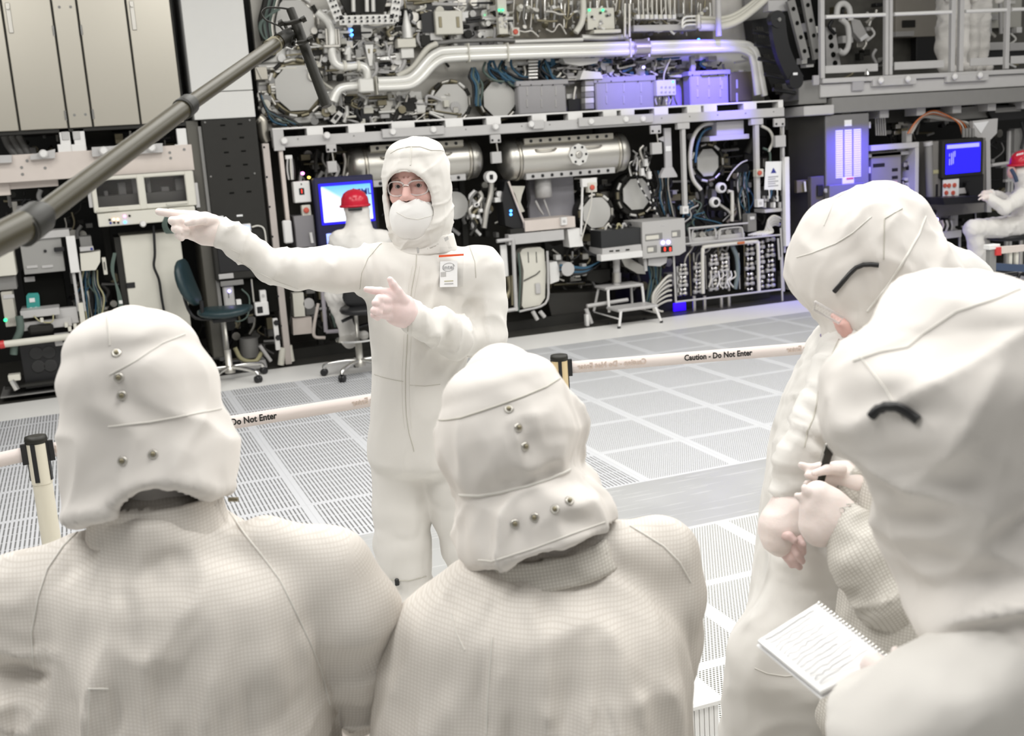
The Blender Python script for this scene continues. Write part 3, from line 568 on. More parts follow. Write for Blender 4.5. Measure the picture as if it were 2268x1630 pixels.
# vacuum vessels
def vessel(lab, p0, p1, Y, r, hub):
    c0, c1 = at(*p0, Y), at(*p1, Y); c1[2] = c0[2]; L = c1[0]-c0[0]; t = thing('vacuum_vessel', lab, 'vessel', c0-A(0, 0, r))
    MB().lathe(c0, (1, 0, 0), [(0, r*0.2), (0.012, r*0.7), (0.05, r*0.97), (0.1, r), (L-0.1, r), (L-0.05, r*0.97), (L-0.012, r*0.7), (L, r*0.2)], 36).build('shell', STEEL, t)
    for h in (0.13, L-0.16): MB().lathe(c0+A(h, 0, 0), (1, 0, 0), [(0, r*1.0), (0, r*1.05), (0.035, r*1.05), (0.035, r)], 36, False).build('band', CAB, t)
    for s in (1, -1):
        z = c0[2]+s*r*0.86; x0, x1 = c0[0]+0.2, c0[0]+L-0.2; y = Y-r*0.62
        o = MB().bev((x0, y-0.03, z-0.03), (x1, y+0.03, z+0.03), 0.004).build('flange_strip', LGREY if s < 0 else CAB, t)
        for k in range(9):
            xx = x0+(x1-x0)*(k+0.7)/9.5; MB().cone((xx, y-0.036, z), (xx, y-0.028, z), 0.016, n=10).build('slot', BLACK, o)
    for k in (0.3, 0.66):
        x = c0[0]+L*k; z = c0[2]+r*0.55; y = Y-r*0.85; MB().tube(curve([A(x-0.1, y+.04, z-.02), A(x-.09, y-.04, z-.03), A(x+.09, y-.04, z-.03), A(x+.1, y+.04, z-.02)], 4), 0.009).build('handle', CAB, t)
    if hub:
        x = c0[0]+L*hub; z = c0[2]+0.01; y = Y-r; o = MB().cone((x, y-0.02, z), (x, y+0.02, z), 0.105, n=8).build('hub_flange', HULL, t)
        for k in range(6): q = A(x+0.078*math.cos(k*PI/3), y-0.026, z+0.078*math.sin(k*PI/3)); MB().cone(q, q+A(0, .008, 0), 0.012, n=8).build('bolt', BLACK, o)
        MB().lathe((x, y-0.035, z), (0, 1, 0), [(0, 0.02), (0, 0.034), (0.02, 0.036)], 16).build('port', STEEL, o)
    MB().bev((c0[0]+0.3, Y-0.02, c0[2]+r*0.8), (c0[0]+0.36, Y+0.05, at(900, 312, YF)[2]-0.08), 0.004).build('suspension', DGREY, t)
    return t
vessel('left steel vacuum vessel partly behind the presenter', (768, 372), (1062, 352), YF+0.34, 0.185, 0)
vessel('right steel vacuum vessel with round six-bolt hub flange', (1108, 356), (1385, 332), YF+0.34, 0.195, 0.545)
# dark side frames inside
def octo(lab, x, y, r, Y, ring, rot=PI/8, col=None, ringm=None, name='octagonal_cover', n=8, sq=1.0):
    c = at(x, y, Y); k = r*Y/2445.0*1.06; t = thing(name, lab, 'cover', c-A(0, 0, k))
    P = [(c[0]+k*sq*math.cos(rot+i*2*PI/n), c[2]+k*math.sin(rot+i*2*PI/n)) for i in range(n)]
    MB().prism(P, Y, Y+0.02).build('cover_plate', col or DISC, t)
    if ring:
        q = ring*Y/2445.0*1.06; MB().lathe(c+A(-0.01, 0.03, 0), (0, 1, 0), [(0.06, k*0.85), (0.0, k*0.95), (0.0, q*0.92), (0.03, q), (0.14, q), (0.14, q*0.8)], 28, False).build('ring_flange', ringm or DGREY, t)
        if q > .16:
            for i in range(14):
                an = i*2*PI/14; dx = A(math.cos(an), 0, math.sin(an)); tz = A(-math.sin(an), 0, math.cos(an)); p0 = c+A(-.01, .0, 0)+dx*q*.97; L_ = .035
                MB().tube([p0-tz*L_, p0+tz*L_], .020 if i % 2 else .016, 6).build('ring_clamp', (STEEL, DGREY, HULL, BRONZE)[i % 4], t)
    return t
octo('grey octagonal cover with dark ring at the centre right of the lower machine', 1411, 430, 38, YF+0.42, 50)
octo('grey octagonal cover low behind the keyboard drawer', 1322, 471, 37, YF+0.3, 42)
octo('grey octagonal cover under the violet box', 1568, 360, 34, YF+0.45, 44, sq=0.9)
octo('small round cover beside the presenter at shoulder height', 1008, 455, 30, YF+0.4, 34, n=20)
# left controls
t = T('switch_box', 'white box with a red rocker switch left of the blue monitor', 'switch box', 668, 448, YF)
MB().pb(649, 403, 690, 447, YF-0.02, 0.1, 0.006).build('box', WHITE, t); o = MB().pb(662, 417, 675, 431, YF-0.026, 0.012).build('switch', BLACK, t); MB().pb(667, 419, 670, 428, YF-0.03, 0.01).build('lamp', LRED, o); MB().pb(666, 406, 669, 410, YF-0.024, 0.01).build('mark', INK, t)
def estop(lab, x, y, Y, s=11, post_y=None):
    t = T('emergency_stop', lab, 'stop button', x, y+s, Y); MB().pb(x-s, y-s, x+s, y+s, Y-0.02, 0.07, 0.005).build('box', IVORY, t)
    c = at(x, y, Y-0.045); MB().lathe(c, (0, 1, 0), [(0, 0.012), (0.003, 0.024), (0.014, 0.026), (0.018, 0.015), (0.03, 0.015)], 14).build('button', REDBTN, t)
estop('white emergency stop box with red button below the switch box', 679, 466, YF, 11)
estop('emergency stop box hanging on an arm in front of the low octagonal cover', 1313, 415, YF, 10)
estop('emergency stop box on the right upright beside the paper notice', 1684, 383, YF, 8)
for x, y, lab in ((1519, 465, 'middle upright'), (1250, 490, 'left end of the keyboard drawer'), (1685, 450, 'right upright')):
    t = T('outlet_box', 'small white socket box at the '+lab, 'outlet box', x, y+8, YF); MB().pb(x-7, y-8, x+7, y+8, YF-0.04, 0.06).build('box', WHITE, t); MB().pb(x-3, y-3, x+3, y+3, YF-0.045, 0.01).build('socket', LGREY, t)
m = T('stop_arm', 'white hanging arm carrying the middle emergency stop', 'arm', 1305, 520, YF)
MB().pb(1289, 396, 1323, 412, YF+0.0, 0.05).build('hood', WHITE, m); MB().pt([(1290, 410), (1287, 520)], YF+0.02, 0.012).build('arm_tube', WHITE, m); MB().pt([(1311, 426), (1308, 460), (1295, 505), (1288, 530)], YF-0.01, 0.007, 6, 5).build('lead', WCAB, m)
t = T('grey_cabinet', 'grey metal cabinet with a pull handle under the stop button box', 'cabinet', 675, 546, YF)
MB().pb(650, 479, 701, 546, YF-0.02, 0.3, 0.006).build('body', mat('violet_grey', (0.30, 0.29, 0.30), 0.35, 0.3), t); MB().pt([(688, 515), (692, 538)], YF-0.04, 0.014).build('handle', WHITE, t)
t = T('wall_phone', 'white box mounted on the inner upright near the pointing arm', 'box', 636, 538, YF)
MB().pb(626, 489, 650, 538, YF-0.08, 0.06, 0.01).build('box', WHITE, t)
t = T('valve_stack', 'small white valves and tubes beside the inner upright', 'valves', 640, 400, YF)
MB().pb(632, 344, 648, 352, YF+0.02, 0.05).build('bracket', WHITE, t)
for k in range(5): MB().pt([(637+k*3, 352), (636+k*4, 375), (640+k*3, 398)], YF+0.03, 0.009, 6, 4).build('tube', (LGREY, DGREY, WCAB)[k % 3], t)
MB().pd(671, 384, YF, 0.014).build('pink_light', LPINK, t); MB().pd(685, 393, YF, 0.011).build('amber_light', led('led_amber', (1, .75, .1), 3), t)
for k in range(9):
    x, y = 650+rs.rand()*120, 345+rs.rand()*60
    MB().pt([(x, y-20), (x+rs.randn()*6, y), (x+rs.randn()*12, y+30)], YF+0.2+rs.rand()*.2, 0.01+.01*rs.rand(), 6, 4).build('tube', (LGREY, DGREY, STEEL, MGREY)[k % 4], t)
# monitor with blue screen
def screen_mat():
    m, nt, M, mix, x, y, z, pos = nodes('screen_blue_picture'); b = nt.nodes['Principled BSDF']; p = at(711, 414, YF-0.1); q = at(826, 484, YF-0.1)
    u = M('DIVIDE', M('SUBTRACT', x, p[0]), q[0]-p[0]); v = M('DIVIDE', M('SUBTRACT', z, q[2]), p[2]-q[2])
    f = M('SUBTRACT', M('ADD', v, M('MULTIPLY', u, 0.95)), 0.92); n = M('MULTIPLY', f, 7.0); sm = nt.nodes.new('ShaderNodeClamp'); nt.links.new(n, sm.inputs[0])
    c = mix(M('MULTIPLY', v, 1.0), (0.75, 0.9, 1.0), (0.12, 0.45, 0.95)); c = mix(sm.outputs[0], (0.95, 0.97, 1.0), c)
    nt.links.new(c, b.inputs['Emission Color']); b.inputs['Emission Strength'].default_value = 1.25; b.inputs['Base Color'].default_value = (0, 0, 0, 1); return m
t = T('operator_monitor', 'wide dark monitor with a bright blue and white picture behind the red helmet', 'monitor', 765, 545, YF-0.1)
MB().pb(693, 395, 840, 548, YF-0.08, 0.10, 0.012).build('housing', mat('navy_housing', (0.022, 0.022, 0.06), 0.4), t); o = MB().pb(705, 408, 832, 489, YF-0.092, 0.02, 0.004).build('bezel', mat('glowing_rim', (0.02, 0.02, 0.5), 0.4, emit=(0.01, 0.0, 1.0), es=0.9), t)
s = MB().pb(711, 414, 827, 484, YF-0.1, 0.012).build('screen', screen_mat(), o)
text_mesh('lettering', 'ASML', 0.075, INKB, o, at(801, 425, YF-0.103), (1, 0, 0), (0, 0, 1), bold=0.002)
MB().pb(723, 518, 752, 545, YF-0.09, 0.012).build('lower_screen', led('screen_pale_blue', (0.28, 0.36, 1.0), 1.3), t)
# inner clutter between the vessels and the keyboard drawer
t = T('inspection_panel', 'tilted dark panel with two blue lights right of the presenter', 'panel', 1140, 510, YF)
MB().pp([(1119, 402), (1127, 398), (1167, 505), (1158, 512), (1120, 500), (1113, 440)], YF+0.05, 0.2).build('body', BLACK, t)
eachp('blue_light', LBLUE, t, ((1132, 467), (1132, 475)), lambda m, x, y: m.pd(x, y, YF+0.04, 0.012, 0.012, 10)); MB().pt([(1126, 402), (1164, 503)], YF+0.03, 0.011).build('edge_bar', CREAM, t)
t = T('hopper', 'beige funnel shaped hopper beside the tilted dark panel', 'hopper', 1152, 470, YF+0.3)
MB().pp([(1130, 412), (1163, 412), (1156, 432), (1153, 448), (1162, 468), (1150, 472), (1146, 446), (1141, 430)], YF+0.3, 0.1).build('body', IVORY, t); MB().pt([(1170, 400), (1172, 440), (1168, 460)], YF+0.28, 0.014, 6, 3).build('seal_strip', BLACK, t)
t = T('filter_station', 'light violet-grey rear panel with a can shaped filter mounted on it', 'panel', 1225, 478, YF+0.5)
MB().pb(1168, 388, 1274, 478, YF+0.5, 0.05).build('panel', mat('bay_violet_grey', (0.36, 0.35, 0.38), 0.4, var=0.06), t)
c = at(1204, 436, YF+0.36); MB().lathe(c, (0, 0, 1), [(-.01, 0.06), (0, 0.085), (0.19, 0.085), (0.2, 0.07)], 18).build('filter_can', LGREY, t)
MB().pt([(1186, 445), (1195, 463), (1203, 475)], YF+0.34, 0.012).pt([(1204, 440), (1212, 462), (1218, 480)], YF+0.34, 0.010).build('probe', LGREY, t)
t = T('bay_shelf', 'pale bar shelf at the bottom of the open bay', 'shelf', 1220, 503, YF)
MB().pb(1162, 489, 1275, 503, YF, 0.3).build('shelf', CREAM, t); MB().pb(1130, 508, 1200, 514, YF+0.02, 0.1).build('cable_tray', DGREY, t)
t = T('bent_support', 'polished bent pipe with round sensor below the vessels', 'pipe', 1085, 500, YF+0.1)
MB().pt([(1088, 396), (1087, 430), (1078, 465), (1072, 505)], YF+0.1, 0.028, 10, 4).build('pipe', STEEL, t); MB().pd(1089, 392, YF+0.03, 0.055, 0.08, 16).build('sensor_ring', WHITE, t); MB().pb(1085, 387, 1093, 397, YF+0.02, 0.02).build('sensor_eye', BLACK, t)
MB().pb(1096, 438, 1128, 446, YF+0.1, 0.1).build('ledge', WHITE, t); MB().pd(1107, 430, YF+0.1, 0.03, 0.05).build('valve', WHITE, t)
t = T('pipe_cluster', 'tangle of short pipes and white fittings beside the presenter shoulder', 'pipes', 1055, 500, YF+0.1)
for k in range(14):
    x, y = 1042+rs.rand()*30, 420+rs.rand()*70
    MB().pt([(x, y), (x+rs.randn()*7, y+14), (x+rs.randn()*9, y+34)], YF+0.12+rs.rand()*.15, 0.012+rs.rand()*.012, 7, 4).build('pipe', (STEEL, MGREY, WHITE, BRONZE, DGREY)[k % 5], t)
for k in range(6): x, y = 1044+rs.rand()*22, 430+rs.rand()*60; MB().pb(x, y, x+8, y+7, YF+0.1, 0.06).build('fitting', WHITE, t)
t = T('probe_cluster', 'dark cluster of chromed probes right of the right vessel', 'probes', 1425, 390, YF+0.25)
for k in range(16):
    x, y = 1398+rs.rand()*40, 318+rs.rand()*40
    MB().pt([(x, y), (x+rs.randn()*8, y+10), (x+rs.randn()*5, y+34)], YF+0.2+rs.rand()*.2, 0.008+rs.rand()*.012, 6, 3).build('probe', (CHROME, STEEL, DGREY, WHITE, MGREY)[k % 5], t)
for x, y in ((1420, 373), (1436, 380), (1428, 352)): MB().pb(x, y, x+8, y+16, YF+0.15, 0.05).build('fitting', WHITE, t)
t = T('feed_wires', 'two thin black and white striped wires crossing the dark ring', 'wire', 1430, 450, YF+0.2)
for q in ([(1408, 376), (1414, 405), (1428, 430), (1445, 455), (1456, 475)], [(1436, 380), (1436, 410), (1446, 440), (1452, 470)]):
    C = curve([at(x, y, YF+0.2) for x, y in q], 5)
    for i in range(len(C)-1): MB().tube([C[i], C[i+1]], 0.008, 6).build('wire_segment', WHITE if i % 3 == 1 else BLACK, t)
t = T('violet_panel', 'tall narrow violet-lit panel with a triangular fin', 'panel', 1480, 390, YF+0.1)
VG = mat('panel_neutral', (0.50, 0.49, 0.50), 0.45)
MB().pb(1471, 284, 1490, 388, YF+0.1, 0.03).build('panel', VG, t); MB().pp([(1456, 308), (1474, 300), (1474, 316)], YF+0.11, 0.02).build('fin', VG, t)
MB().pb(1474, 324, 1487, 335, YF+0.092, 0.01).build('label_plate', PAPER, t); MB().pp([(1472, 372), (1490, 370), (1500, 388), (1500, 392), (1464, 394), (1464, 388)], YF+0.08, 0.05).build('foot', VG, t)
t = T('hanging_box', 'shallow violet-lit box hung under the beam between the two uprights', 'box', 1616, 304, YF+0.12)
MB().pb(1587, 270, 1648, 302, YF+0.12, 0.25, 0.004).build('body', VG, t); MB().pb(1572, 302, 1660, 307, YF+0.1, 0.2).build('tray', VG, t)
t = T('hose_loop', 'thick pale hose looping down beside the middle upright', 'hose', 1545, 400, YF+0.2)
MB().pt([(1583, 272), (1555, 278), (1535, 305), (1528, 350), (1534, 395), (1552, 420)], YF+0.2, 0.022, 8, 6).build('hose', WCAB, t); MB().pt([(1590, 280), (1560, 290), (1545, 320), (1540, 360)], YF+0.22, 0.014, 8, 6).build('cable', BLUEC, t)
MB().pt([(1530, 395), (1545, 410), (1555, 440), (1550, 480), (1580, 500)], YF+0.25, 0.03, 8, 5).build('black_hose', BLACK, t)
t = T('hose_arch', 'pale hoses arching past the right upright', 'hose', 1705, 320, YF+0.1)
MB().pt([(1685, 278), (1705, 290), (1712, 312), (1702, 336)], YF+0.1, 0.016, 8, 5).build('hose', WCAB, t); MB().pt([(1690, 328), (1704, 336), (1706, 358)], YF+0.1, 0.012, 8, 5).build('hose', GREENC, t)
MB().pt([(1655, 340), (1670, 300), (1668, 275)], YF+0.3, 0.04, 8, 4).build('duct', DGREY, t)
t = T('gauge_pair', 'two round chrome gauges with a bent white pipe below the violet box', 'gauge', 1600, 490, YF+0.15)
for x, y in ((1600, 416), (1586, 448)):
    c = at(x, y, YF+0.15); o = MB().lathe(c, (0, 1, 0), [(0, 0.03), (0, 0.052), (0.05, 0.055)], 18, False).build('gauge_rim', WHITE, t); MB().lathe(c+A(0, .01, 0), (0, 1, 0), [(0, 0.032), (0.03, 0.03)], 14).build('gauge_face', BLACK, o)
MB().pt([(1612, 424), (1621, 424), (1622, 450), (1621, 490)], YF+0.18, 0.02, 8).build('pipe', WCAB, t); MB().pt([(1592, 452), (1612, 466), (1620, 476)], YF+0.18, 0.018, 8).build('pipe', STEEL, t); MB().pt([(1610, 400), (1622, 380), (1640, 362), (1655, 355)], YF+0.16, 0.008, 6, 5).build('wire', WCAB, t)
t = T('cable_harness', 'dark harness of cables hanging from the black box below the violet-lit bay', 'cable bundle', 1640, 480, YF+0.25)
MB().pb(1632, 364, 1658, 380, YF+0.2, 0.1).build('box', BLACK, t)
for k in range(14): x = 1630+rs.rand()*30; MB().pt([(x, 378), (x+rs.randn()*5, 410), (x+rs.randn()*7, 445), (x+rs.randn()*12, 490)], YF+0.2+.1*rs.rand(), 0.007, 6, 5).build('cable', (BLUEC, LGREY, BLACK, GREENC, WCAB)[k % 5], t)
t = T('cable_nest', 'nest of dark teal cables behind the middle upright', 'cable bundle', 1560, 490, YF+0.25)
for k in range(16): x, y = 1525+rs.rand()*50, 440+rs.rand()*40; MB().pt([(x, y), (x+rs.randn()*16, y+10), (x+rs.randn()*18, y+26), (x+rs.randn()*20, y+45)], YF+0.2+.1*rs.rand(), 0.008, 6, 5).build('cable', (BLUEC, BLACK, GREENC, GREENC, LGREY)[k % 5], t)
t = T('ring_cables', 'bundle of black and blue cables curving right of the dark ring', 'cable bundle', 1475, 470, YF+0.3)
for k in range(10): x = 1462+k*3.4; MB().pt([(x-12, 378), (x-4-k, 410), (x-10+rs.randn()*4, 440), (x+rs.randn()*5, 480)], YF+0.28+.05*rs.rand(), 0.010, 6, 5).build('cable', (BLACK, DGREY, BLUEC, BLACK, STEEL)[k % 5], t)
t = T('paper_notice', 'white paper notice with a blue triangle symbol on the right upright', 'notice', 1713, 421, YF-0.004)
P = [at(x, y, YF-0.004) for x, y in ((1696, 358), (1732, 357), (1730, 421), (1693, 420))]
MB().hexa([P[3], P[2], P[2]+A(0, .004, 0), P[3]+A(0, .004, 0), P[0], P[1], P[1]+A(0, .004, 0), P[0]+A(0, .004, 0)]).build('sheet', PAPER, t)
MB().pp([(1707, 384), (1713, 371), (1720, 383)], YF-0.0044, 0.004).build('triangle_symbol', INKB, t)
for k in range(5): MB().pb(1701, 391+k*5, 1724-(k % 2)*6, 392.4+k*5, YF-0.0043, 0.003).build('text_line', INKG, t)
t = T('connector_block', 'rows of violet-lit connectors under the paper notice', 'connectors', 1715, 466, YF)
MB().pb(1694, 464, 1733, 468, YF, 0.2).build('rail', LGREY, t)
for k in range(6):
    for j in (0, 1): MB().pb(1694+k*6.5, 434+j*14, 1699+k*6.5, 446+j*14, YF+0.0+.03*((k+j) % 2), 0.05).build('connector', (LGREY, WHITE, DGREY)[(k+j) % 3], t)
for k in range(5): x = 1697+k*6; MB().pt([(x, 420), (x+rs.randn()*3, 430), (x+rs.randn()*3, 440)], YF-0.01, 0.008, 6, 3).build('cable', (BLACK, WHITE, BLUEC)[k % 3], t)
# ------------------------------------------------------------------ background: main machine, below the bay
t = T('keyboard_drawer', 'wide dark keyboard drawer on a grey pedestal column behind the step stool', 'drawer', 1368, 624, YF)
MB().pp([(1331, 512), (1421, 504), (1422, 541), (1332, 551)], YF-0.02, 0.25).build('front', mat('drawer_charcoal', (0.028, 0.029, 0.030), 0.5), t)
MB().pp([(1334, 551), (1420, 541), (1422, 555), (1420, 559), (1334, 568)], YF-0.06, 0.3).build('tray', LGREY, t)
eachp('tray_slot', DGREY, t, ((1350, 555), (1364, 554), (1386, 552)), lambda m, x, y: m.pb(x, y, x+9, y+2.5, YF-0.066, 0.01)); MB().pb(1331, 565, 1424, 569, YF-0.1, 0.1).build('lip', WHITE, t)
MB().pt([(1365, 566), (1366, 630)], YF+0.1, 0.035, 14).build('column', LGREY, t); MB().pt([(1366, 604), (1366, 625)], YF+0.1, 0.046, 14).build('column_base', STEEL, t)
for k in range(5): MB().pt([(1340+k*12, 512), (1345+k*12, 498-k), (1354+k*11, 504-k)], YF+0.1, 0.012, 6, 4).build('cable', (WCAB, BLACK, YELC, LGREY, BLACK)[k], t)
t = T('control_cabinet', 'light grey control cabinet with two blue ring lights and red readouts', 'control cabinet', 1470, 570, YF)
MB().pp([(1422, 492), (1516, 483), (1519, 556), (1505, 565), (1424, 573)], YF-0.05, 0.4).build('body', mat('control_grey', (0.50, 0.49, 0.475), 0.45, var=0.02), t)
for p in ((1429, 519, 1468, 531), (1487, 511, 1508, 525), (1433, 545, 1456, 559)): o = MB().pb(*p, YF-0.054, 0.02).build('recess', MGREY, t); MB().pb(p[0]+2, p[1]+4, p[2]-8, p[3]-2, YF-0.058, 0.02).build('recess_handle', IVORY, o)
for x, y in ((1469, 537.5), (1481, 536.5)): c = at(x, y, YF-0.06); MB().lathe(c, (0, 1, 0), [(0, 0.010), (0, 0.019), (0.012, 0.019)], 14).build('ring_light', LVIO, t)
MB().pb(1464, 546, 1490, 557, YF-0.056, 0.02).build('readout', BLACK, t)
for x in (1473, 1485): MB().pb(x-2, 548, x+2, 556, YF-0.06, 0.01).build('red_readout', LRED, t)
MB().pb(1464, 498, 1472, 500.5, YF-0.054, 0.01).build('label_plate', LGREY, t); MB().pp([(1437, 573), (1478, 569), (1476, 582), (1462, 590), (1436, 588)], YF, 0.3).build('lower_cover', LGREY, t)
MB().pt([(1428, 573), (1430, 600)], YF+0.02, 0.02).build('leg', LGREY, t)
# valve rack
t = T('valve_rack', 'gas valve rack with rows of small chrome valves behind a bent tube rail', 'valve rack', 1610, 668, YF)
def bar(x0, y0, x1, y1, r=0.011, Y=YF, m=LGREY, n='frame_bar'): MB().pt([(x0, y0), (x1, y1)], Y, r, 6).build(n, m, t)
bar(1491, 543, 1729, 520); bar(1491, 543, 1497, 670); bar(1496, 669, 1729, 641); bar(1729, 505, 1736, 645); bar(1524, 506, 1656, 494); bar(1526, 506, 1529, 538); bar(1730, 569, 1733, 672); bar(1723, 528, 1726, 575)
def valve(mb, x, y, w):
    c = at(x, y, YF+0.12); mb.lathe(c-A(w*.5, 0, 0), (1, 0, 0), [(0, 0.012), (0.0, 0.022), (w*.3, 0.024), (w*.35, 0.012), (w*.65, 0.012), (w*.7, 0.024), (w, 0.022), (w, 0.01)], 9)
V0 = {}
for (x0, x1, nc, y0, y1, nr, dr) in ((1512, 1546, 2, 588, 650, 8, -4), (1580, 1604, 2, 566, 640, 9, -3), (1660, 1706, 3, 540, 640, 10, -4)):
    for j in range(nr):
        for i in range(nc):
            x = x0+(x1-x0)*i/max(1, nc-1); y = y0+(y1-y0)*j/(nr-1)+dr*i+rs.randn()*0.6; c = at(x, y, YF+0.12); k = (i+j) % 3
            if k not in V0: mb = MB(); valve(mb, x, y, 0.075+.015*k); V0[k] = mb.build('valve', (CHROME, STEEL, LGREY)[k], t); c0 = c; V0[k]['c'] = tuple(c); continue
            o = V0[k].copy(); COL.objects.link(o); d = c-A(*V0[k]['c']); o.location = tuple(d); o.parent = t
for o in V0.values(): del o['c']
for x, y0, y1, r, m in ((1500, 590, 655, .014, WHITE), (1506, 580, 660, .008, DGREY), (1527, 560, 655, .008, BRONZE), (1536, 560, 650, .008, STEEL), (1562, 566, 640, .008, STEEL), (1590, 545, 640, .007, BRONZE), (1612, 560, 644, .013, WCAB), (1648, 540, 640, .008, BRONZE), (1680, 530, 630, .007, DGREY), (1715, 535, 625, .008, DGREY), (1636, 560, 640, .007, LGREY)):
    MB().pt([(x, y0), (x+lean(x)*(y1-y0)+1, y1)], YF+0.15, r, 6).build('riser', m, t)
MB().pt([(1557, 650), (1556, 560), (1559, 550), (1566, 546), (1668, 535), (1676, 538), (1679, 545), (1681, 645)], YF+0.02, 0.02, 8, 3).build('bent_rail', WCAB, t)
MB().pt([(1622, 545), (1632, 570), (1634, 605), (1628, 640)], YF+0.08, 0.024, 8, 5).build('slate_hose', mat('slate_hose', (0.16, 0.20, 0.21), 0.5), t)
for k in range(7): x = 1515+k*13; MB().pt([(x, 588-k*4), (x+4, 570-k*3), (x+14, 556), (x+20, 545)], YF+0.16, 0.012, 6, 4).build('feed_tube', (STEEL, DGREY, MGREY)[k % 3], t)
for k in range(7): x = 1570+k*9; MB().pt([(x, 636), (x-4+rs.randn()*4, 622), (x+5, 612), (x+3, 600)], YF+0.08, 0.009, 6, 4).build('loose_wire', (WCAB, LGREY, WHITE)[k % 3], t)
for x in (1537, 1560, 1597, 1614): MB().pt([(x, 655), (x+1, 690)], YF+0.1, 0.02, 8).build('foot', STEEL, t)
MB().pb(1635, 536, 1650, 540, YF-0.02, 0.02).build('orange_tag', ORANGE, t); MB().pb(1496, 548, 1513, 553, YF-0.01, 0.02).build('green_tag', GREENC, t)
t = T('valve_shelf', 'short shelf of chrome couplings above the valve rack', 'couplings', 1595, 530, YF+0.05)
MB().pb(1530, 528, 1650, 533, YF+0.05, 0.2).build('shelf', LGREY, t)
for k in range(12):
    x = 1536+k*9.5; y = 521-k*0.9; MB().pd(x, y, YF+0.06+.03*(k % 2), 0.03, 0.06, 10, 0.022).build('coupling', (CHROME, MGREY, STEEL)[k % 3], t)
for x0 in (1532, 1592): MB().pt([(x0, 530), (x0+2, 512), (x0+8, 507), (x0+44, 503), (x0+52, 508), (x0+54, 526)], YF+0.02, 0.010, 6, 3).build('guard_loop', LGREY, t)
t = T('white_hose_fan', 'fan of thin white hoses at the right end above the valve rack', 'hoses', 1705, 520, YF)
for k in range(8): MB().pt([(1727+rs.randn()*2, 482+k*2.5), (1712, 478+k*3), (1700-k, 492+k*3.4), (1712-k*4, 513), (1692-k*5, 521)], YF+0.03+0.01*k, 0.010, 6, 5).build('hose', (WCAB, WHITE)[k % 2], t)
MB().pb(1656, 474, 1676, 512, YF+0.1, 0.1).build('block', MGREY, t); MB().pb(1662, 480, 1672, 486, YF+0.09, 0.02).build('label_plate', WHITE, t)
t = T('hose_sweep', 'bundle of white hoses sweeping down to the floor left of the valve rack', 'hoses', 1470, 700, YF+0.05)
for k in range(6): MB().pt([(1487, 610+k*11), (1478-k, 613+k*11), (1462-k*2, 630+k*10), (1446-k*2+3*k, 655+k*7), (1448+k*4, 690)], YF+0.06+.02*k, 0.013, 7, 5).build('hose', WCAB, t)
for k in range(8): MB().pt([(1435+k*4, 590), (1440+k*3, 610+rs.randn()*4), (1436+k*3+rs.randn()*4, 640), (1428+k*3, 680)], YF+0.2, 0.012, 6, 4).build('cable', (BLUEC, GREENC, BLACK, GREENC)[k % 4], t)
# open bay beneath
t = T('shield_cover', 'beige rounded shield with two slots right of the presenter hip', 'cover', 1180, 678, YF+0.1)
MB().pp([(1152, 560), (1157, 552), (1166, 549), (1196, 547), (1205, 553), (1209, 600), (1207, 660), (1196, 676), (1160, 683), (1156, 676), (1160, 600)], YF+0.1, 0.12).build('shell', IVORY, t)
for x in (1169, 1187): MB().pb(x, 558, x+3, 582, YF+0.094, 0.01).build('slot', DGREY, t)
MB().pt([(1160, 622), (1188, 608), (1196, 600)], YF+0.09, 0.005).build('groove', DGREY, t); MB().pb(1186, 628, 1198, 650, YF+0.08, 0.03).build('latch_plate', LGREY, t)
MB().pt([(1212, 556), (1214, 620), (1208, 672), (1150, 690)], YF+0.06, 0.012, 6, 4).build('edge_tube', LGREY, t); MB().pt([(1148, 560), (1152, 620), (1148, 690)], YF+0.06, 0.010, 6, 4).build('cable', GREENC, t)
t = T('roller_door_frame', 'pale upright frame with a curved roll cover beside the presenter elbow', 'frame', 1122, 690, YF)
for (x0, y0, x1, y1) in ((1100, 534, 1136, 530), (1136, 530, 1143, 688), (1110, 690, 1146, 684)): MB().pt([(x0, y0), (x1, y1)], YF, 0.020, 6).build('bar', LGREY, t)
MB().pb(1108, 543, 1127, 612, YF+0.05, 0.02).build('panel', WHITE, t); MB().pt([(1126, 612), (1130, 640), (1120, 660), (1105, 668)], YF+0.06, 0.03, 8, 4).build('roll', BRONZE, t)
MB().pt([(1134, 610), (1135, 676)], YF+0.02, 0.014).build('chain', BRONZE, t)
t = T('supply_box', 'plain white supply box hung left of the keyboard drawer', 'box', 1275, 548, YF+0.03)
MB().pp([(1257, 508), (1284, 505), (1292, 545), (1262, 548)], YF+0.03, 0.15).build('box', WHITE, t); MB().pt([(1288, 540), (1305, 560), (1335, 570)], YF+0.05, 0.014, 6, 4).build('lead', BLACK, t)
t = T('pump_group', 'white pump housings with black hoses under the middle beam', 'pumps', 1270, 630, YF+0.15)
MB().pp([(1217, 582), (1233, 579), (1240, 600), (1238, 622), (1219, 629)], YF+0.15, 0.15).build('housing', WHITE, t); MB().pd(1258, 596, YF+0.1, 0.07, 0.15, 14).build('pump_head', LGREY, t)
for k in range(4): MB().pt([(1240, 588+k*4), (1270, 592+k*5), (1300, 593+k*3), (1330, 580)], YF+0.12, 0.016, 7, 5).build('hose', BLACK if k % 2 else BLUEC, t)
for k in range(8): x, y = 1225+rs.rand()*70, 545+rs.rand()*60; MB().pb(x, y, x+6+rs.rand()*9, y+6+rs.rand()*10, YF+0.2+.1*rs.rand(), 0.08).build('fitting', (WHITE, LGREY, STEEL, MGREY)[k % 4], t)
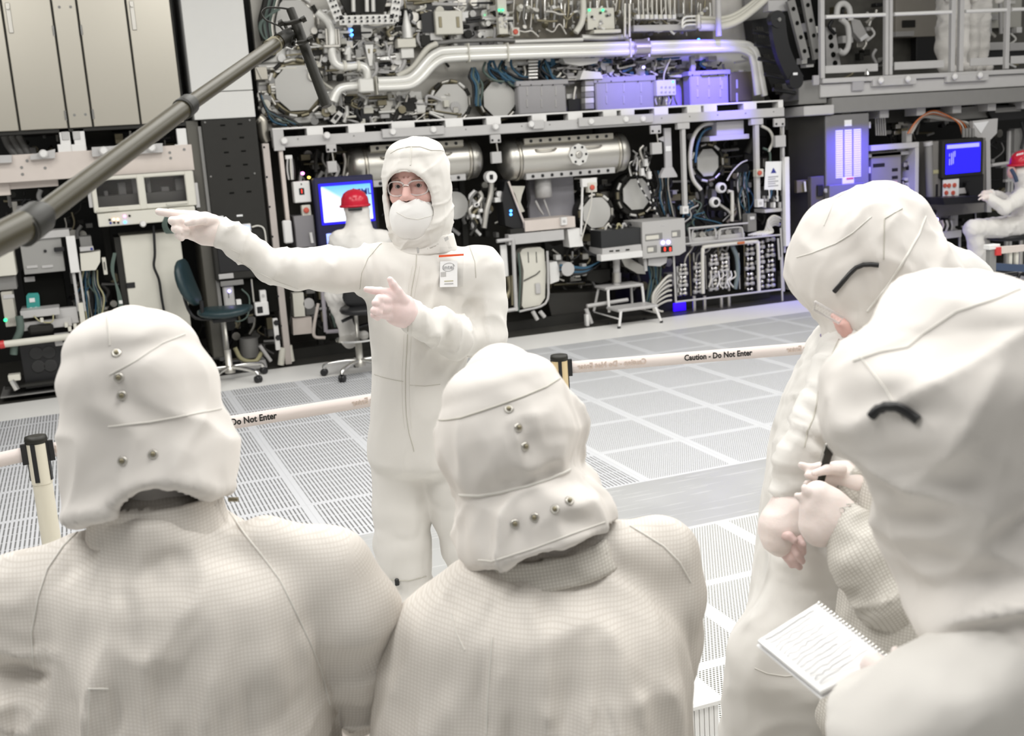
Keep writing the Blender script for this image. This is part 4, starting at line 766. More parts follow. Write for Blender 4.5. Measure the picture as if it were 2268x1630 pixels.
for k in range(10): x, y = 1220+rs.rand()*80, 540+rs.rand()*60; MB().pt([(x, y), (x+rs.randn()*10, y+12), (x+rs.randn()*14, y+24)], YF+0.2+.1*rs.rand(), 0.011, 6, 3).build('pipe', (STEEL, LGREY, DGREY, BRONZE)[k % 4], t)
MB().pp([(1206, 532), (1226, 546), (1246, 540), (1250, 560), (1230, 575), (1210, 560)], YF+0.3, 0.1).build('bracket', DGREY, t)
t = T('mirror_funnel', 'polished angled deflector under the keyboard drawer', 'deflector', 1400, 606, YF+0.2)
MB().pp([(1376, 574), (1392, 570), (1426, 590), (1430, 607), (1412, 606), (1384, 590)], YF+0.2, 0.1).build('deflector', STEEL, t); MB().pp([(1305, 600), (1350, 596), (1352, 620), (1330, 628), (1300, 620)], YF+0.25, 0.15).build('dark_housing', DGREY, t)
t = T('floor_chassis', 'dark low chassis with pale bars on the floor behind the step stool', 'chassis', 1290, 700, YF+0.05)
MB().pp([(1210, 650), (1340, 645), (1360, 690), (1222, 700)], YF+0.3, 0.5).build('base', mat('chassis_black', (0.03, 0.028, 0.024), 0.4), t)
for q in ((1300, 678, 1390, 664), (1298, 684, 1310, 716), (1180, 690, 1190, 708), (1196, 690, 1206, 702)): MB().pt([q[:2], q[2:]], YF+0.02, 0.022, 6).build('bar', LGREY, t)
MB().pb(1298, 697, 1306, 722, YF-0.0, 0.05).build('white_leg', WHITE, t)
t = T('floor_light_pad', 'glowing blue pad on the floor below the valve rack', 'light', 1507, 690, YF+0.15)
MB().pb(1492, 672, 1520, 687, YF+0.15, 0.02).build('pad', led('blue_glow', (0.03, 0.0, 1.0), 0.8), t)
# clutter behind the presenter's raised arm
t = T('lower_left_bay', 'beige rounded housing with grey frame behind the seated operator', 'housing', 700, 730, YF+0.1)
MB().pp([(648, 650), (672, 648), (676, 700), (652, 702)], YF+0.1, 0.1).build('housing', IVORY, t); MB().pp([(648, 705), (690, 702), (692, 738), (650, 742)], YF+0.12, 0.1).build('lower_housing', CREAM, t); MB().pd(684, 672, YF+0.1, 0.05, 0.06, 14, 0.03).build('cup', LGREY, t)
for q in ((714, 640, 722, 735), (722, 735, 760, 732)): MB().pt([q[:2], q[2:]], YF+0.02, 0.020, 6).build('frame_bar', mat('lilac_grey', (0.45, 0.42, 0.46), 0.5), t)
MB().pt([(705, 672), (696, 720), (697, 745), (720, 748)], YF+0.05, 0.016, 7, 5).build('hose', CREAM, t)
for k in range(5): MB().pt([(730+k*6, 650), (726+k*8, 690), (735+k*7, 725)], YF+0.15, 0.012, 6, 4).build('cable', (DGREY, GREENC, MGREY, LGREY, BLACK)[k], t)
MB().pt([(643, 645), (645, 690), (641, 720)], YF-0.04, 0.005, 6, 4).build('thin_wire', DGREY, t)
t = T('post_fittings', 'white socket plate and pipe feet at the foot of the beige perforated post', 'fittings', 622, 810, YF)
MB().pb(604, 706, 622, 775, YF-0.05, 0.04).build('plate', WHITE, t); eachp('black_socket', BLACK, t, ((612, 715), (616, 748)), lambda m, x, y: m.pd(x, y, YF-0.06, 0.024, 0.012, 12)); MB().pt([(626, 770), (622, 808)], YF-0.02, 0.03, 10).pt([(640, 765), (646, 800)], YF, 0.028, 10).build('pipe_foot', IVORY, t)
# step stool
def step_stool():
    t = T('step_stool', 'white two-step metal stool in front of the valve rack', 'step stool', 1390, 720, 9.6); f0 = [fl(1367, 726), fl(1462, 714), fl(1313, 713), fl(1405, 700)]
    YA = f0[0][1]; x0, x1 = f0[0][0]+0.05, f0[1][0]-0.05; yb = YA+0.52
    z1 = at(1400, 681, YA)[2]; z2 = at(1375, 633, YA+0.25)[2]
    MB().bev((x0-0.04, YA-0.02, z1-0.03), (x1+0.04, YA+0.25, z1), 0.012).build('lower_step', LGREY, t)
    MB().bev((x0-0.04, YA+0.24, z2-0.03), (x1+0.02, YA+0.50, z2), 0.012).build('upper_step', LGREY, t)
    def leg(P):
        o = MB().tube(curve(P, 4), 0.014, 8).build('leg', WHITE, t); MB().cone(P[-1]-A(0, 0, P[-1][2]), P[-1]-A(0, 0, P[-1][2]-0.02), 0.017).build('rubber_foot', BLACK, o)
    for x, s in ((x0, -1), (x1, 1)):
        leg([A(x+0.06*-s, YA, z1-0.012), A(x, YA-0.005, z1-0.02), A(x+0.02*s, YA-0.02, z1-0.07), A(x+0.05*s, YA-0.04, 0.0)])
        leg([A(x+0.06*-s, YA+0.26, z2-0.012), A(x, YA+0.255, z2-0.02), A(x+0.01*s, YA+0.25, z2-0.08), A(x+0.012*s, YA+0.24, z1-0.01), A(x+0.014*s, YA+0.235, z1-0.06)])
        leg([A(x, YA+0.48, z2-0.02), A(x+0.01*s, YA+0.5, z2-0.1), A(x+0.05*s, yb+0.05, 0)])
        MB().tube([A(x+0.05*s*0.8, YA-0.02, 0.09), A(x+0.05*s*0.8, yb+0.03, 0.09)], 0.008).build('side_rail', WHITE, t)
step_stool()
# ------------------------------------------------------------------ background: upper hull
YU = YF+0.55
t = T('machine_hull', 'silver upper hull of the machine above the slotted rail', 'hull', 1150, 280, YU)
MB().box((at(570, 100, YU)[0], YU+0.12, at(900, 272, YU)[2]), (at(1705, 100, YU)[0], YU+0.2, 3.6)).build('hull_plate', mat('hull_back', (0.58, 0.56, 0.51), 0.4, 0.15, var=0.3, vs=5), t)
MB().box((at(570, 100, YU)[0], YU-0.5, at(900, 276, YU)[2]), (at(1705, 100, YU)[0], YU+0.2, at(900, 273, YU)[2])).build('hull_deck', DGREY, t)
for i, (x0, y0, x1, y1, dy) in enumerate(((566, 108, 730, 134, .05), (566, 136, 640, 160, .08), (568, 165, 600, 270, .06), (760, 92, 905, 152, .03), (905, 66, 990, 100, .02), (990, 0, 1080, 100, .08), (840, 205, 940, 268, .06), (705, 200, 760, 255, .07), (740, 60, 812, 100, .06), (1080, 150, 1200, 185, .08), (1205, 140, 1260, 178, .07), (860, 0, 905, 60, .05), (1330, 95, 1560, 105, .0), (600, 230, 700, 272, .05), (1410, 128, 1540, 150, .06), (1550, 120, 1690, 175, .08))):
    MB().pb(x0, y0, x1, y1, YU+dy, 0.06, 0.01).build('hull_panel', (HULL, HULL, LGREY, HULL, IVORY, LGREY)[i % 6], t)
for y, r in ((150, .03), (170, .02), (185, .02), (205, .02), (222, .02), (240, .018)): MB().pt([(572, y), (620, y-3)], YU+0.06, r, 8).build('rib', HULL, t)
octo('large grey octagonal cover with dark ring at the left of the upper hull', 659, 195, 48, YU-0.02, 57, ringm=BRONZE)
octo('grey octagonal cover cropped by the top edge behind the boom microphone', 650, 47, 44, YU-0.02, 54, ringm=STEEL)
octo('left grey octagonal cover of the pair under the polished pipe', 1000, 226, 40, YU-0.02, 45, ringm=BRONZE)
octo('right grey octagonal cover of the pair under the polished pipe', 1106, 219, 39, YU-0.02, 45, ringm=BRONZE)
t = T('coolant_pipe', 'large polished double pipe running across the upper hull', 'pipe', 1300, 215, YU-0.25)
YP = YU-0.25
M1 = [(836, 180), (880, 178), (905, 174), (924, 160), (950, 130), (968, 117), (990, 112), (1100, 108), (1400, 100), (1560, 96), (1640, 97), (1664, 104), (1676, 124), (1684, 165), (1693, 212)]
M2 = [(836, 194), (890, 192), (914, 187), (934, 172), (958, 146), (976, 133), (996, 129), (1100, 124), (1400, 115), (1550, 110), (1620, 109), (1640, 110), (1656, 116), (1668, 134), (1678, 210)]
MB().pt(M1, YP, 0.038, 12, 5).build('upper_pipe', BRIGHT, t); MB().pt(M2, YP, 0.038, 12, 5).build('lower_pipe', BRIGHT, t)
MB().pb(794, 174, 830, 204, YP-0.05, 0.1, 0.012).build('pipe_block', BRIGHT, t)
for x, y, w in ((835, 190, 5), (1040, 117, 5), (1127, 116, 5), (1398, 107, 5), (1438, 106, 5)): m = MB(); m.pb(x-w/2, y-22, x+w/2, y+20, YP-0.055, 0.11).build('clamp', IVORY, t)
MB().pt([(1402, 107), (1434, 106)], YP, 0.085, 16).build('sleeve', CAB, t)
MB().pt([(968, 96), (1000, 92), (1100, 88), (1250, 94)], YP+0.1, 0.02, 8).build('side_rail', MGREY, t); MB().pt([(880, 170), (915, 150), (945, 110), (968, 97)], YP+0.1, 0.03, 8, 4).build('side_pipe', IVORY, t)
t = T('branch_pipe', 'thin polished pipe bending down to the start of the double pipe', 'pipe', 770, 190, YU-0.2)
MB().pt([(702, 26), (722, 42), (733, 62), (735, 90), (735, 118), (741, 138), (755, 147), (775, 147), (795, 145), (808, 150), (813, 162), (814, 178)], YU-0.2, 0.038, 10, 4).build('pipe', BRIGHT, t)
MB().pt([(738, 225), (746, 204), (760, 194), (796, 190)], YU-0.2, 0.042, 10, 4).build('lower_bend', BRIGHT, t); eachp('clamp', IVORY, t, ((760, 146), (790, 146)), lambda m, x, y: m.pt([(x, y), (x+6, y)], YU-0.2, 0.05, 12))
for x in (722, 732, 744, 750): MB().pt([(x, 64), (x+2, 102)], YU-0.22, 0.012, 6).build('spring_rod', STEEL, t)
MB().pb(717, 99, 754, 104, YU-0.25, 0.1).build('rod_plate', STEEL, t)
t = T('perforated_bracket', 'pale perforated trapezoid bracket hanging at the top edge', 'bracket', 808, 45, YU-0.35)
P = [(722, -30), (752, 45), (872, 42), (884, -32)]
for (a, b), w in (((P[0], P[1]), 18), ((P[1], P[2]), 17), ((P[2], P[3]), 18)):
    q = [at(*a, YU-0.35), at(*b, YU-0.35)]; d = q[1]-q[0]; d /= np.linalg.norm(d); n = A(d[2], 0, -d[0])*-0.04; MB().prism([tuple(v[[0, 2]]) for v in (q[0]-n, q[1]-n, q[1]+n, q[0]+n)], YU-0.35, YU-0.33).build('plate', HULL, t)
    L = np.linalg.norm(q[1]-q[0]); k = int(L/0.05)
    for i in range(k):
        for s in (-.4, .4): c = q[0]+d*(i+0.5)*L/k+n*s; MB().cone(c-A(0, .026, 0), c-A(0, .018, 0), 0.011, n=8).build('hole', BLACK, t)
MB().pp([(745, -20), (770, 30), (850, 28), (862, -20)], YU-0.1, 0.05).build('dark_opening', DGREY, t)
for x in (782, 812, 826): MB().pt([(x, -10), (x+1, 26)], YU-0.15, 0.02, 8).build('rod', HULL, t)
t = T('camera_box', 'cream camera box with two slots on a black mount', 'camera box', 995, 76, YU-0.15)
MB().pb(963, 24, 1027, 75, YU-0.15, 0.12, 0.006).build('front', IVORY, t); eachp('slot', BRONZE, t, ((971, 37), (1010, 37)), lambda m, x, y: m.pb(x, y, x+9, y+24, YU-0.156, 0.012, 0.02)); MB().pp([(934, 30), (962, 22), (966, 72), (936, 72)], YU-0.1, 0.1).build('mount', BLACK, t); MB().pb(942, 8, 1003, 22, YU-0.05, 0.1).build('dark_gap', BLACK, t)
t = T('sight_port', 'round dark port with two blue lights on the upper hull', 'port', 795, 84, YU-0.05)
MB().pd(792, 68, YU-0.05, 0.09, 0.05, 18).build('rim', HULL, t); MB().pb(779, 54, 802, 88, YU-0.07, 0.03).build('opening', BLACK, t); eachp('blue_light', LBLUE, t, ((779, 67), (780, 77)), lambda m, x, y: m.pd(x, y, YU-0.08, 0.012, 0.012, 8))
MB().pt([(805, 56), (830, 60), (860, 54), (875, 46)], YU-0.08, 0.01, 6, 5).build('cable', MGREY, t)
for i, (x, y) in enumerate(((812, 254), (900, 251), (1273, 232))):
    t = T('status_display', ('left black status display on the hull left of the octagonal covers', 'second black status display just left of the octagonal covers', 'black status display between the violet-lit panels')[i], 'display', x, y+13, YU-0.02)
    MB().pb(x-15, y-12, x+15, y+13, YU-0.04, 0.03).build('screen', BLACK, t); MB().pt([(x-2, y-12), (x-1, y-24), (x+2, y-40)], YU-0.03, 0.016, 8).build('stalk', STEEL, t); MB().pb(x-18, y-24, x+4, y-14, YU+0.01, 0.03).build('mount', HULL, t)
t = T('latch_arm', 'pale tapered latch arm on the hull above the pipe start', 'latch', 822, 145, YU-0.1)
MB().pp([(808, 95), (827, 94), (824, 145), (818, 146)], YU-0.1, 0.04).build('arm', HULL, t); MB().pb(815, 108, 820, 118, YU-0.106, 0.01).build('slot', BRONZE, t); MB().pb(806, 92, 829, 97, YU-0.12, 0.07).build('pivot', MGREY, t)
t = T('cone_post', 'pale tapered post on a block above the double pipe', 'post', 900, 128, YU-0.12)
MB().lathe(at(903, 85, YU-0.08), (0, 0, 1), [(0, 0.05), (0.1, 0.045), (0.25, 0.01)], 14).build('cone', HULL, t); MB().pb(880, 86, 922, 104, YU-0.14, 0.12).build('block', IVORY, t); MB().pb(888, 106, 918, 128, YU-0.1, 0.08).build('lower_block', HULL, t)
t = T('hinge_box', 'small framed grid hinge beside the microphone tip', 'hinge', 742, 272, YU-0.1)
MB().pp([(732, 268), (750, 245), (760, 252), (742, 275)], YU-0.1, 0.04).build('frame', HULL, t); MB().pp([(739, 262), (746, 253), (752, 257), (744, 267)], YU-0.106, 0.02).build('opening', DGREY, t); MB().pp([(735, 255), (720, 230), (728, 224), (745, 248)], YU-0.06, 0.05).build('arm', STEEL, t)
# left cable trunks beside the white column
t = T('cable_loom', 'thick dark green cables at the left edge of the upper hull', 'cable bundle', 590, 150, YU-0.1)
for k in range(6): MB().pt([(596+k*7, -40), (586+k*6, 10), (577+k*6, 50), (584+k*5, 90)], YU-0.1+.02*k, 0.025, 8, 5).build('cable', (DGREY, GREENC, BLACK, GREENC, STEEL, DGREY)[k], t)
for k in range(3): MB().pt([(612+k*4, 20), (580-k*2, 50), (582, 80), (600, 92), (614, 80)], YU-0.15, 0.009, 6, 5).build('loop', GREENC, t)
t = T('blue_cables', 'blue and black cables draped over the left end of the slotted rail', 'cable bundle', 610, 285, YU-0.3)
for k in range(9): MB().pt([(575+k*2, 205+k*6), (585+k*3, 235+k*3), (600+k*4, 262+rs.randn()*5), (630+k*5, 278+rs.randn()*3)], YU-0.2, 0.012, 6, 5).build('cable', (BLACK, BLUEC, GREENC, DGREY)[k % 4], t)
MB().pt([(572, 262), (580, 270), (584, 300), (590, 315)], YU-0.35, 0.05, 10, 4).build('elbow_duct', CAB, t)
t = T('wire_cabinet', 'small open grey box on the hull left of the large octagonal cover', 'box', 578, 178, YU); MB().pb(564, 148, 594, 176, YU-0.04, 0.1).build('box', CAB, t); MB().pt([(568, 150), (575, 165), (580, 175)], YU-0.05, 0.006).build('wire', WCAB, t)
for i, (x, n) in enumerate(((1048, 9), (1118, 10), (1085, 6), (1205, 7))):
    t = T('hull_cables', ('blue cables between the two octagonal covers', 'teal cables right of the octagonal covers', 'cables above the right octagonal cover', 'teal ribbon cables right of the covers under the pipe')[i], 'cable bundle', x, 245 if i < 1 else 180, YU-0.05)
    for k in range(n):
        y0 = 150 if i < 1 else (128+k*3); X = x+rs.randn()*4
        MB().pt([(X, y0), (X+rs.randn()*6, y0+20), (X+(4 if i == 0 else 25)+rs.randn()*6, y0+40), (X+(8 if i == 0 else 40)+rs.randn()*5, y0+(85 if i == 0 else 44))], YU-0.05-.05*rs.rand(), 0.013, 6, 4).build('cable', (BLUEC, BLACK, BLUEC, GREENC)[k % 4], t)
# fittings on the left hull, each countable
t = T('hull_fittings', 'small flanges, ports and tubes fixed over the left half of the upper hull', 'fittings', 800, 200, YU)
for k in range(150):
    x = 590 if k % 9 == 0 else 690+rs.rand()*330; y = rs.rand()*150 if k % 5 < 3 else 205+rs.rand()*60
    r = 0.012+rs.rand()**2*0.05; m = (HULL, STEEL, IVORY, BRONZE, DGREY, CHROME, LGREY)[k % 7]
    if k % 3 == 0: MB().pd(x, y, YU-0.02-.08*rs.rand(), r, 0.12, 14).build('flange', m, t)
    elif k % 3 == 1: MB().pt([(x, y), (x+rs.randn()*14, y+rs.randn()*8), (x+rs.randn()*22, y+rs.randn()*16+10)], YU-0.02-.05*rs.rand(), r*0.45, 8, 4).build('tube', m, t)
    else: w = 5+rs.rand()*20; h = 4+rs.rand()*12; MB().pb(x, y, x+w, y+h, YU-0.01-.06*rs.rand(), 0.12).build('block', m, t)
# manifold at the top centre
YM = YU-0.15
t = T('gas_manifold', 'crowded steel gas manifold of fine pipes and valves at the top centre', 'manifold', 1230, 95, YM)
MB().pb(1118, -40, 1580, 92, YM+0.25, 0.04).build('back_plate', mat('manifold_back', (0.22, 0.20, 0.16), 0.5, 0.3, var=0.4, vs=14), t)
MB().pt([(1140, 93), (1290, 88)], YM-0.02, 0.022, 8).build('lower_pipe', HULL, t); MB().pt([(1288, 83), (1330, 84), (1390, 82)], YM, 0.03, 8).build('lower_pipe', HULL, t)
for k in range(58):
    x = 1138+k*7.6+rs.randn()*1.5; y0 = -15+rs.rand()*25; y1 = 35+rs.rand()*45
    MB().pt([(x, y0), (x+rs.randn()*2, (y0+y1)/2), (x+rs.randn()*3, y1)], YM+.2*rs.rand(), 0.006+0.008*rs.rand(), 6).build('vertical_pipe', (STEEL, BRONZE, HULL, MGREY, CHROME)[k % 5], t)
for k in range(90):
    x = 1138+rs.rand()*430; y = rs.rand()*80; r = 0.012+rs.rand()*0.018
    if x > 1400 and y < 22: y += 30
    mb = MB(); c = at(x, y, YM+.12*rs.rand()); mb.lathe(c, (0, -1, 0.3), [(0, r), (0.02, r*1.2), (0.03, r*.6), (0.06, r*.8)], 8); mb.build('valve', (CHROME, STEEL, BRONZE, HULL, MGREY, IVORY)[k % 6], t)
for k in range(14): x = 1130+rs.rand()*360; y = 20+rs.rand()*50; MB().pt([(x, y), (x+16, y+rs.randn()*6), (x+30, y+rs.randn()*12), (x+45, y+rs.randn()*14)], YM-.03, 0.008+.006*rs.rand(), 6, 4).build('cross_pipe', (STEEL, HULL, BRONZE)[k % 3], t)
t = T('corrugated_hose', 'thick pale vertical hose crossing the gas manifold', 'hose', 1285, 80, YM-0.08); MB().pt([(1290, -30), (1292, 20), (1288, 50), (1275, 72)], YM-0.08, 0.03, 10, 5).build('hose', IVORY, t)
estop('emergency stop box at the left foot of the gas manifold', 1143, 70, YM-0.05, 9)
for i, (x0, lab) in enumerate(((1100, 'left'), (1300, 'right'))):
    t = T('terminal_panel', f'pale wiring terminal panel with green lights at the {lab} of the gas manifold', 'panel', x0+30, 75, YM-0.05)
    MB().pb(x0, -20 if i == 0 else 18, x0+(26 if i == 0 else 62), 75 if i == 0 else 64, YM-0.05, 0.06).build('panel', IVORY, t)
    for k in range(16): x = x0+3+rs.rand()*(18 if i == 0 else 52); y = 22+rs.rand()*40; MB().pb(x, y, x+5, y+3+rs.rand()*3, YM-0.07, 0.02).build('terminal', (WHITE, MGREY, BLACK, LGREY)[k % 4], t)
    for k in range(2): MB().pd(x0+6+k*(8 if i == 0 else 30), 22, YM-0.075, 0.012, 0.012, 8).build('green_light', LGREEN, t)
t = T('pipe_bank', 'row of white tee fittings on bent pipes at the top right of the hull', 'pipes', 1450, 70, YM-0.1)
MB().pb(1403, 56, 1545, 66, YM-0.05, 0.15).build('bracket', LGREY, t)
for k in range(9):
    x = 1414+k*10; MB().pt([(x, -20), (x, 15), (x+1, 40)], YM-0.1, 0.011, 6).build('pipe', STEEL, t); MB().pb(x-4, 32, x+4, 42, YM-0.14, 0.06).build('tee', (WHITE, IVORY)[k % 2], t)
for k in range(3): MB().pt([(1545, 36+k*9), (1520, 37+k*9), (1512, 44+k*9), (1511, 56)], YM-0.12, 0.012, 6, 3).build('bent_pipe', BRIGHT, t)
MB().pb(1545, 32, 1552, 62, YM-0.16, 0.05).build('clamp', IVORY, t)
MB().pb(1316, 66, 1376, 72, YM-0.1, 0.2).build('bracket', IVORY, t)
for x in (1384, 1394): MB().pt([(x, 8), (x, 82)], YM-0.12, 0.016, 8).build('standpipe', STEEL, t)
MB().pt([(1590, -30), (1592, 80)], YM-0.25, 0.03, 10).build('hanger_pipe', LGREY, T('hanger_pipe_set', 'straight grey pipe hanging from above right of the manifold', 'pipe', 1592, 80, YM-0.25))
t = T('big_hoses', 'three pale hoses sweeping up to the right above the drag chain', 'hoses', 1640, 60, YM-0.1)
for k in range(3): MB().pt([(1550, 40+k*10), (1600, 40+k*9), (1640, 25+k*9), (1690, -15+k*9), (1720, -50+k*9)], YM-0.1-.03*k, 0.022+.008*k, 8, 5).build('hose', IVORY, t)
MB().pb(1650, -10, 1705, 45, YM+0.2, 0.05).build('panel', MGREY, t)
# casings lit by the blue lamp
CAS = mat('casing_grey', (0.40, 0.39, 0.40), 0.4, var=0.05)
for i, (x0, y0, x1, y1, lab) in enumerate(((1146, 184, 1256, 249, 'left grey ribbed casing behind the slotted rail'), (1318, 176, 1450, 240, 'middle violet-lit ribbed casing behind the slotted rail'), (1528, 162, 1615, 230, 'right bright blue-lit casing behind the slotted rail'))):
    t = T('casing', lab, 'casing', (x0+x1)/2, y1, YU-0.12); MB().pb(x0, y0, x1, y1, YU-0.12, 0.15, 0.012).build('body', CAS, t)
    MB().pb(x0-3, y0-4, x1+3, y0+2, YU-0.13, 0.16).build('lid', CAS, t)
    for k in range(3):
        x = x0+(x1-x0)*(0.18+k*0.29)
        for j in (0, 1): MB().pb(x, y0+8+j*28, x+4, y0+28+j*26, YU-0.128, 0.012).build('rib', LGREY, t)
    for k in range(5): x = x0+6+(x1-x0-12)*k/4; MB().pd(x, y0+4, YU-0.135, 0.007, 0.008, 6).build('screw', DGREY, t)
t = T('right_casing', 'dull bronze casing at the right end of the upper hull', 'casing', 1640, 228, YU-0.12); MB().pb(1617, 160, 1668, 224, YU-0.12, 0.15, 0.01).build('body', BRONZE, t)
eachp('rib', LGREY, t, ((1598, 178), (1631, 176), (1631, 206)), lambda m, x, y: m.pb(x, y, x+4, y+20, YU-0.128, 0.012))
t = T('sensor_module', 'white sensor module with dot openings between the violet-lit casings', 'module', 1475, 212, YU-0.18)
MB().pb(1454, 178, 1498, 211, YU-0.18, 0.1, 0.006).build('body', WHITE, t)
for k in range(8): MB().pd(1466+(k % 4)*9, 193+(k//4)*11, YU-0.186, 0.012, 0.01, 8).build('opening', LGREY, t)
MB().pd(1491, 181, YU-0.186, 0.009, 0.01, 8).build('green_light', LGREEN, t); MB().pt([(1470, 178), (1472, 160), (1485, 130)], YU-0.15, 0.008, 6, 4).build('wire', WCAB, t)
for k in range(8): x = 1458+k*5; MB().pt([(x, 211), (x+rs.randn()*4, 220), (x+rs.randn()*4, 232)], YU-0.13, 0.009, 6, 3).build('wire', (WCAB, CHROME, BLACK)[k % 3], t)
t = T('column_actuator', 'clear ribbed actuator column left of the middle casing', 'actuator', 1306, 244, YU-0.1)
for k in range(5): MB().pb(1296, 178+k*13, 1316, 189+k*13, YU-0.12+.01*(k % 2), 0.1).build('segment', (CAS, WHITE)[k % 2], t)
t = T('duct_hood', 'angled white duct hood above the middle casing', 'duct', 1310, 176, YU-0.15); MB().pp([(1284, 176), (1292, 156), (1330, 160), (1336, 174)], YU-0.15, 0.12).build('hood', WHITE, t)
MB().pp([(1246, 130), (1330, 128), (1322, 140), (1285, 146), (1252, 140)], YU-0.12, 0.1).build('upper_hood', HULL, t)
t = T('pipe_details', 'small cables, brackets and boxes between the double pipe and the casings', 'fittings', 1400, 170, YU)
for k in range(90):
    x = 1200+rs.rand()*460; y = 124+rs.rand()*46; m = (STEEL, DGREY, BLUEC, LGREY, BLACK, IVORY, MGREY)[k % 7]
    if k % 2: MB().pt([(x, y), (x+rs.randn()*12, y+8), (x+rs.randn()*20, y+rs.randn()*5+10)], YU-.08*rs.rand(), 0.008+.006*rs.rand(), 6, 4).build('cable', m, t)
    else: MB().pb(x, y, x+5+rs.rand()*14, y+4+rs.rand()*10, YU-0.05*rs.rand(), 0.12).build('block', m, t)
for x, y in ((1426, 149), (1548, 88)): MB().pd(x, y, YU-0.15, 0.014, 0.012, 8).build('blue_light', LVIO if x < 1500 else LBLUE, t)
t = T('blue_upright', 'narrow upright lit bright blue near the right end of the hull', 'upright', 1537, 165, YU-0.1); m = MB(); post(m, 1535, 124, 164, 9, YU-0.1, 0.05); m.build('bar', CAS, t); MB().pp([(1560, 160), (1606, 157), (1606, 163), (1556, 166)], YU-0.16, 0.15).build('ledge', CAS, t)
t = T('rod_set', 'short horizontal chrome rods left of the ribbed casing', 'rods', 1180, 178, YU-0.1)
for k in range(6): MB().pt([(1170, 136+k*7.4), (1190, 135+k*7.4)], YU-0.1, 0.014, 8).build('rod', CHROME, t)

def internals(lab, x0, y0, x1, y1, n, Y0, dY, ms, cat='machine parts', name='machine_internals'):
    t = T(name, lab, cat, (x0+x1)/2, y1, Y0)
    a = at((x0+x1)/2, y0, Y0+dY+.1); MB().bev((a[0]-.03, Y0+dY+.1, 0), (a[0]+.03, Y0+dY+.15, a[2]), .004).build('mounting_post', DGREY, t)
    for k in range(n):
        x, y = x0+rs.rand()*(x1-x0), y0+rs.rand()*(y1-y0); Y = Y0+dY*rs.rand(); m = ms[k % len(ms)]; q = k % 4; ye = min(y+14+rs.rand()*40, y1+8)
        if q == 0: MB().pt([(x, y), (x+rs.randn()*5, (y+ye)/2), (x+rs.randn()*14, ye)], Y, 0.008+.014*rs.rand(), 7, 4).build('hose', m, t)
        elif q == 1: w, h = 6+rs.rand()*22, 5+rs.rand()*20; MB().pb(x, y, min(x+w, x1+6), min(y+h, y1+6), Y, 0.1).build('block', m, t)
        elif q == 2: MB().pt([(x, y), (min(x+20+rs.rand()*50, x1+8), y-2+rs.randn()*2)], Y, 0.008+.010*rs.rand(), 7).build('pipe', m, t)
        else: MB().pd(x, y, Y, 0.02+.03*rs.rand(), 0.06, 12).build('port', m, t)
DK = (DGREY, MGREY, BRONZE, BLACK, DGREY, STEEL, LGREY)
internals('dim pipes, blocks and ports deep in the left bay behind the red helmet', 650, 335, 790, 400, 60, YF+.55, .3, DK)
internals('dim pipes, blocks and ports deep in the bay behind the presenter', 846, 410, 1100, 520, 70, YF+.6, .3, DK)
internals('dim pipes and blocks deep in the middle bay under the right vessel', 1270, 395, 1520, 480, 90, YF+.62, .3, DK)
internals('dim pipes and blocks deep in the right bay around the grey cover', 1522, 290, 1725, 490, 90, YF+.65, .3, DK)
internals('dim fittings in the lower bay behind the keyboard drawer', 1215, 515, 1490, 640, 90, YF+.55, .3, DK)
internals('dim fittings low behind the seated operator', 650, 560, 760, 720, 60, YF+.5, .3, DK)
internals('dark machine clutter in the left equipment rack', 5, 420, 200, 520, 50, YL+.5, .3, DK)
internals('dim clutter between the actuator column and the tall white cabinet', 150, 600, 260, 850, 60, YL+.45, .2, DK)
internals('dim clutter under the rack monitor behind the teal stool', 440, 625, 600, 820, 60, YL+.35, .2, DK)
internals('grey parts in the deep gap beneath the stainless cabinets', 10, 292, 400, 335, 40, YL+.5, .2, DK)
internals('shadowed parts between the server bay and the console', 1935, 255, 2060, 480, 60, 9.85+.5, .3, DK)
internals('shadowed parts beneath the platform behind the console', 2070, 270, 2268, 560, 60, 9.85+.55, .3, DK)
UPM = (HULL, DGREY, IVORY, STEEL, BLACK, HULL, BRONZE, WHITE, LGREY, CHROME)
internals('silver blocks and dark lines crowding the hull above the polished pipe', 860, 0, 1128, 96, 150, YU-.08, .14, UPM, 'machine fittings', 'hull_detail')
internals('silver fittings on the hull around the branch pipe', 690, 55, 900, 172, 130, YU-.06, .12, UPM, 'machine fittings', 'hull_detail')
internals('silver fittings beneath the start of the polished pipe', 720, 206, 960, 266, 90, YU-.05, .1, UPM, 'machine fittings', 'hull_detail')
internals('small fittings at the left edge of the hull around the big octagonal cover', 570, 95, 720, 270, 90, YU-.01, .1, UPM, 'machine fittings', 'hull_detail')
internals('small fittings between the polished pipe and the ribbed casings', 1130, 126, 1500, 180, 120, YU-.03, .1, (CAS, DGREY, STEEL, BLACK, LGREY, WHITE, BLUEC), 'machine fittings', 'hull_detail')
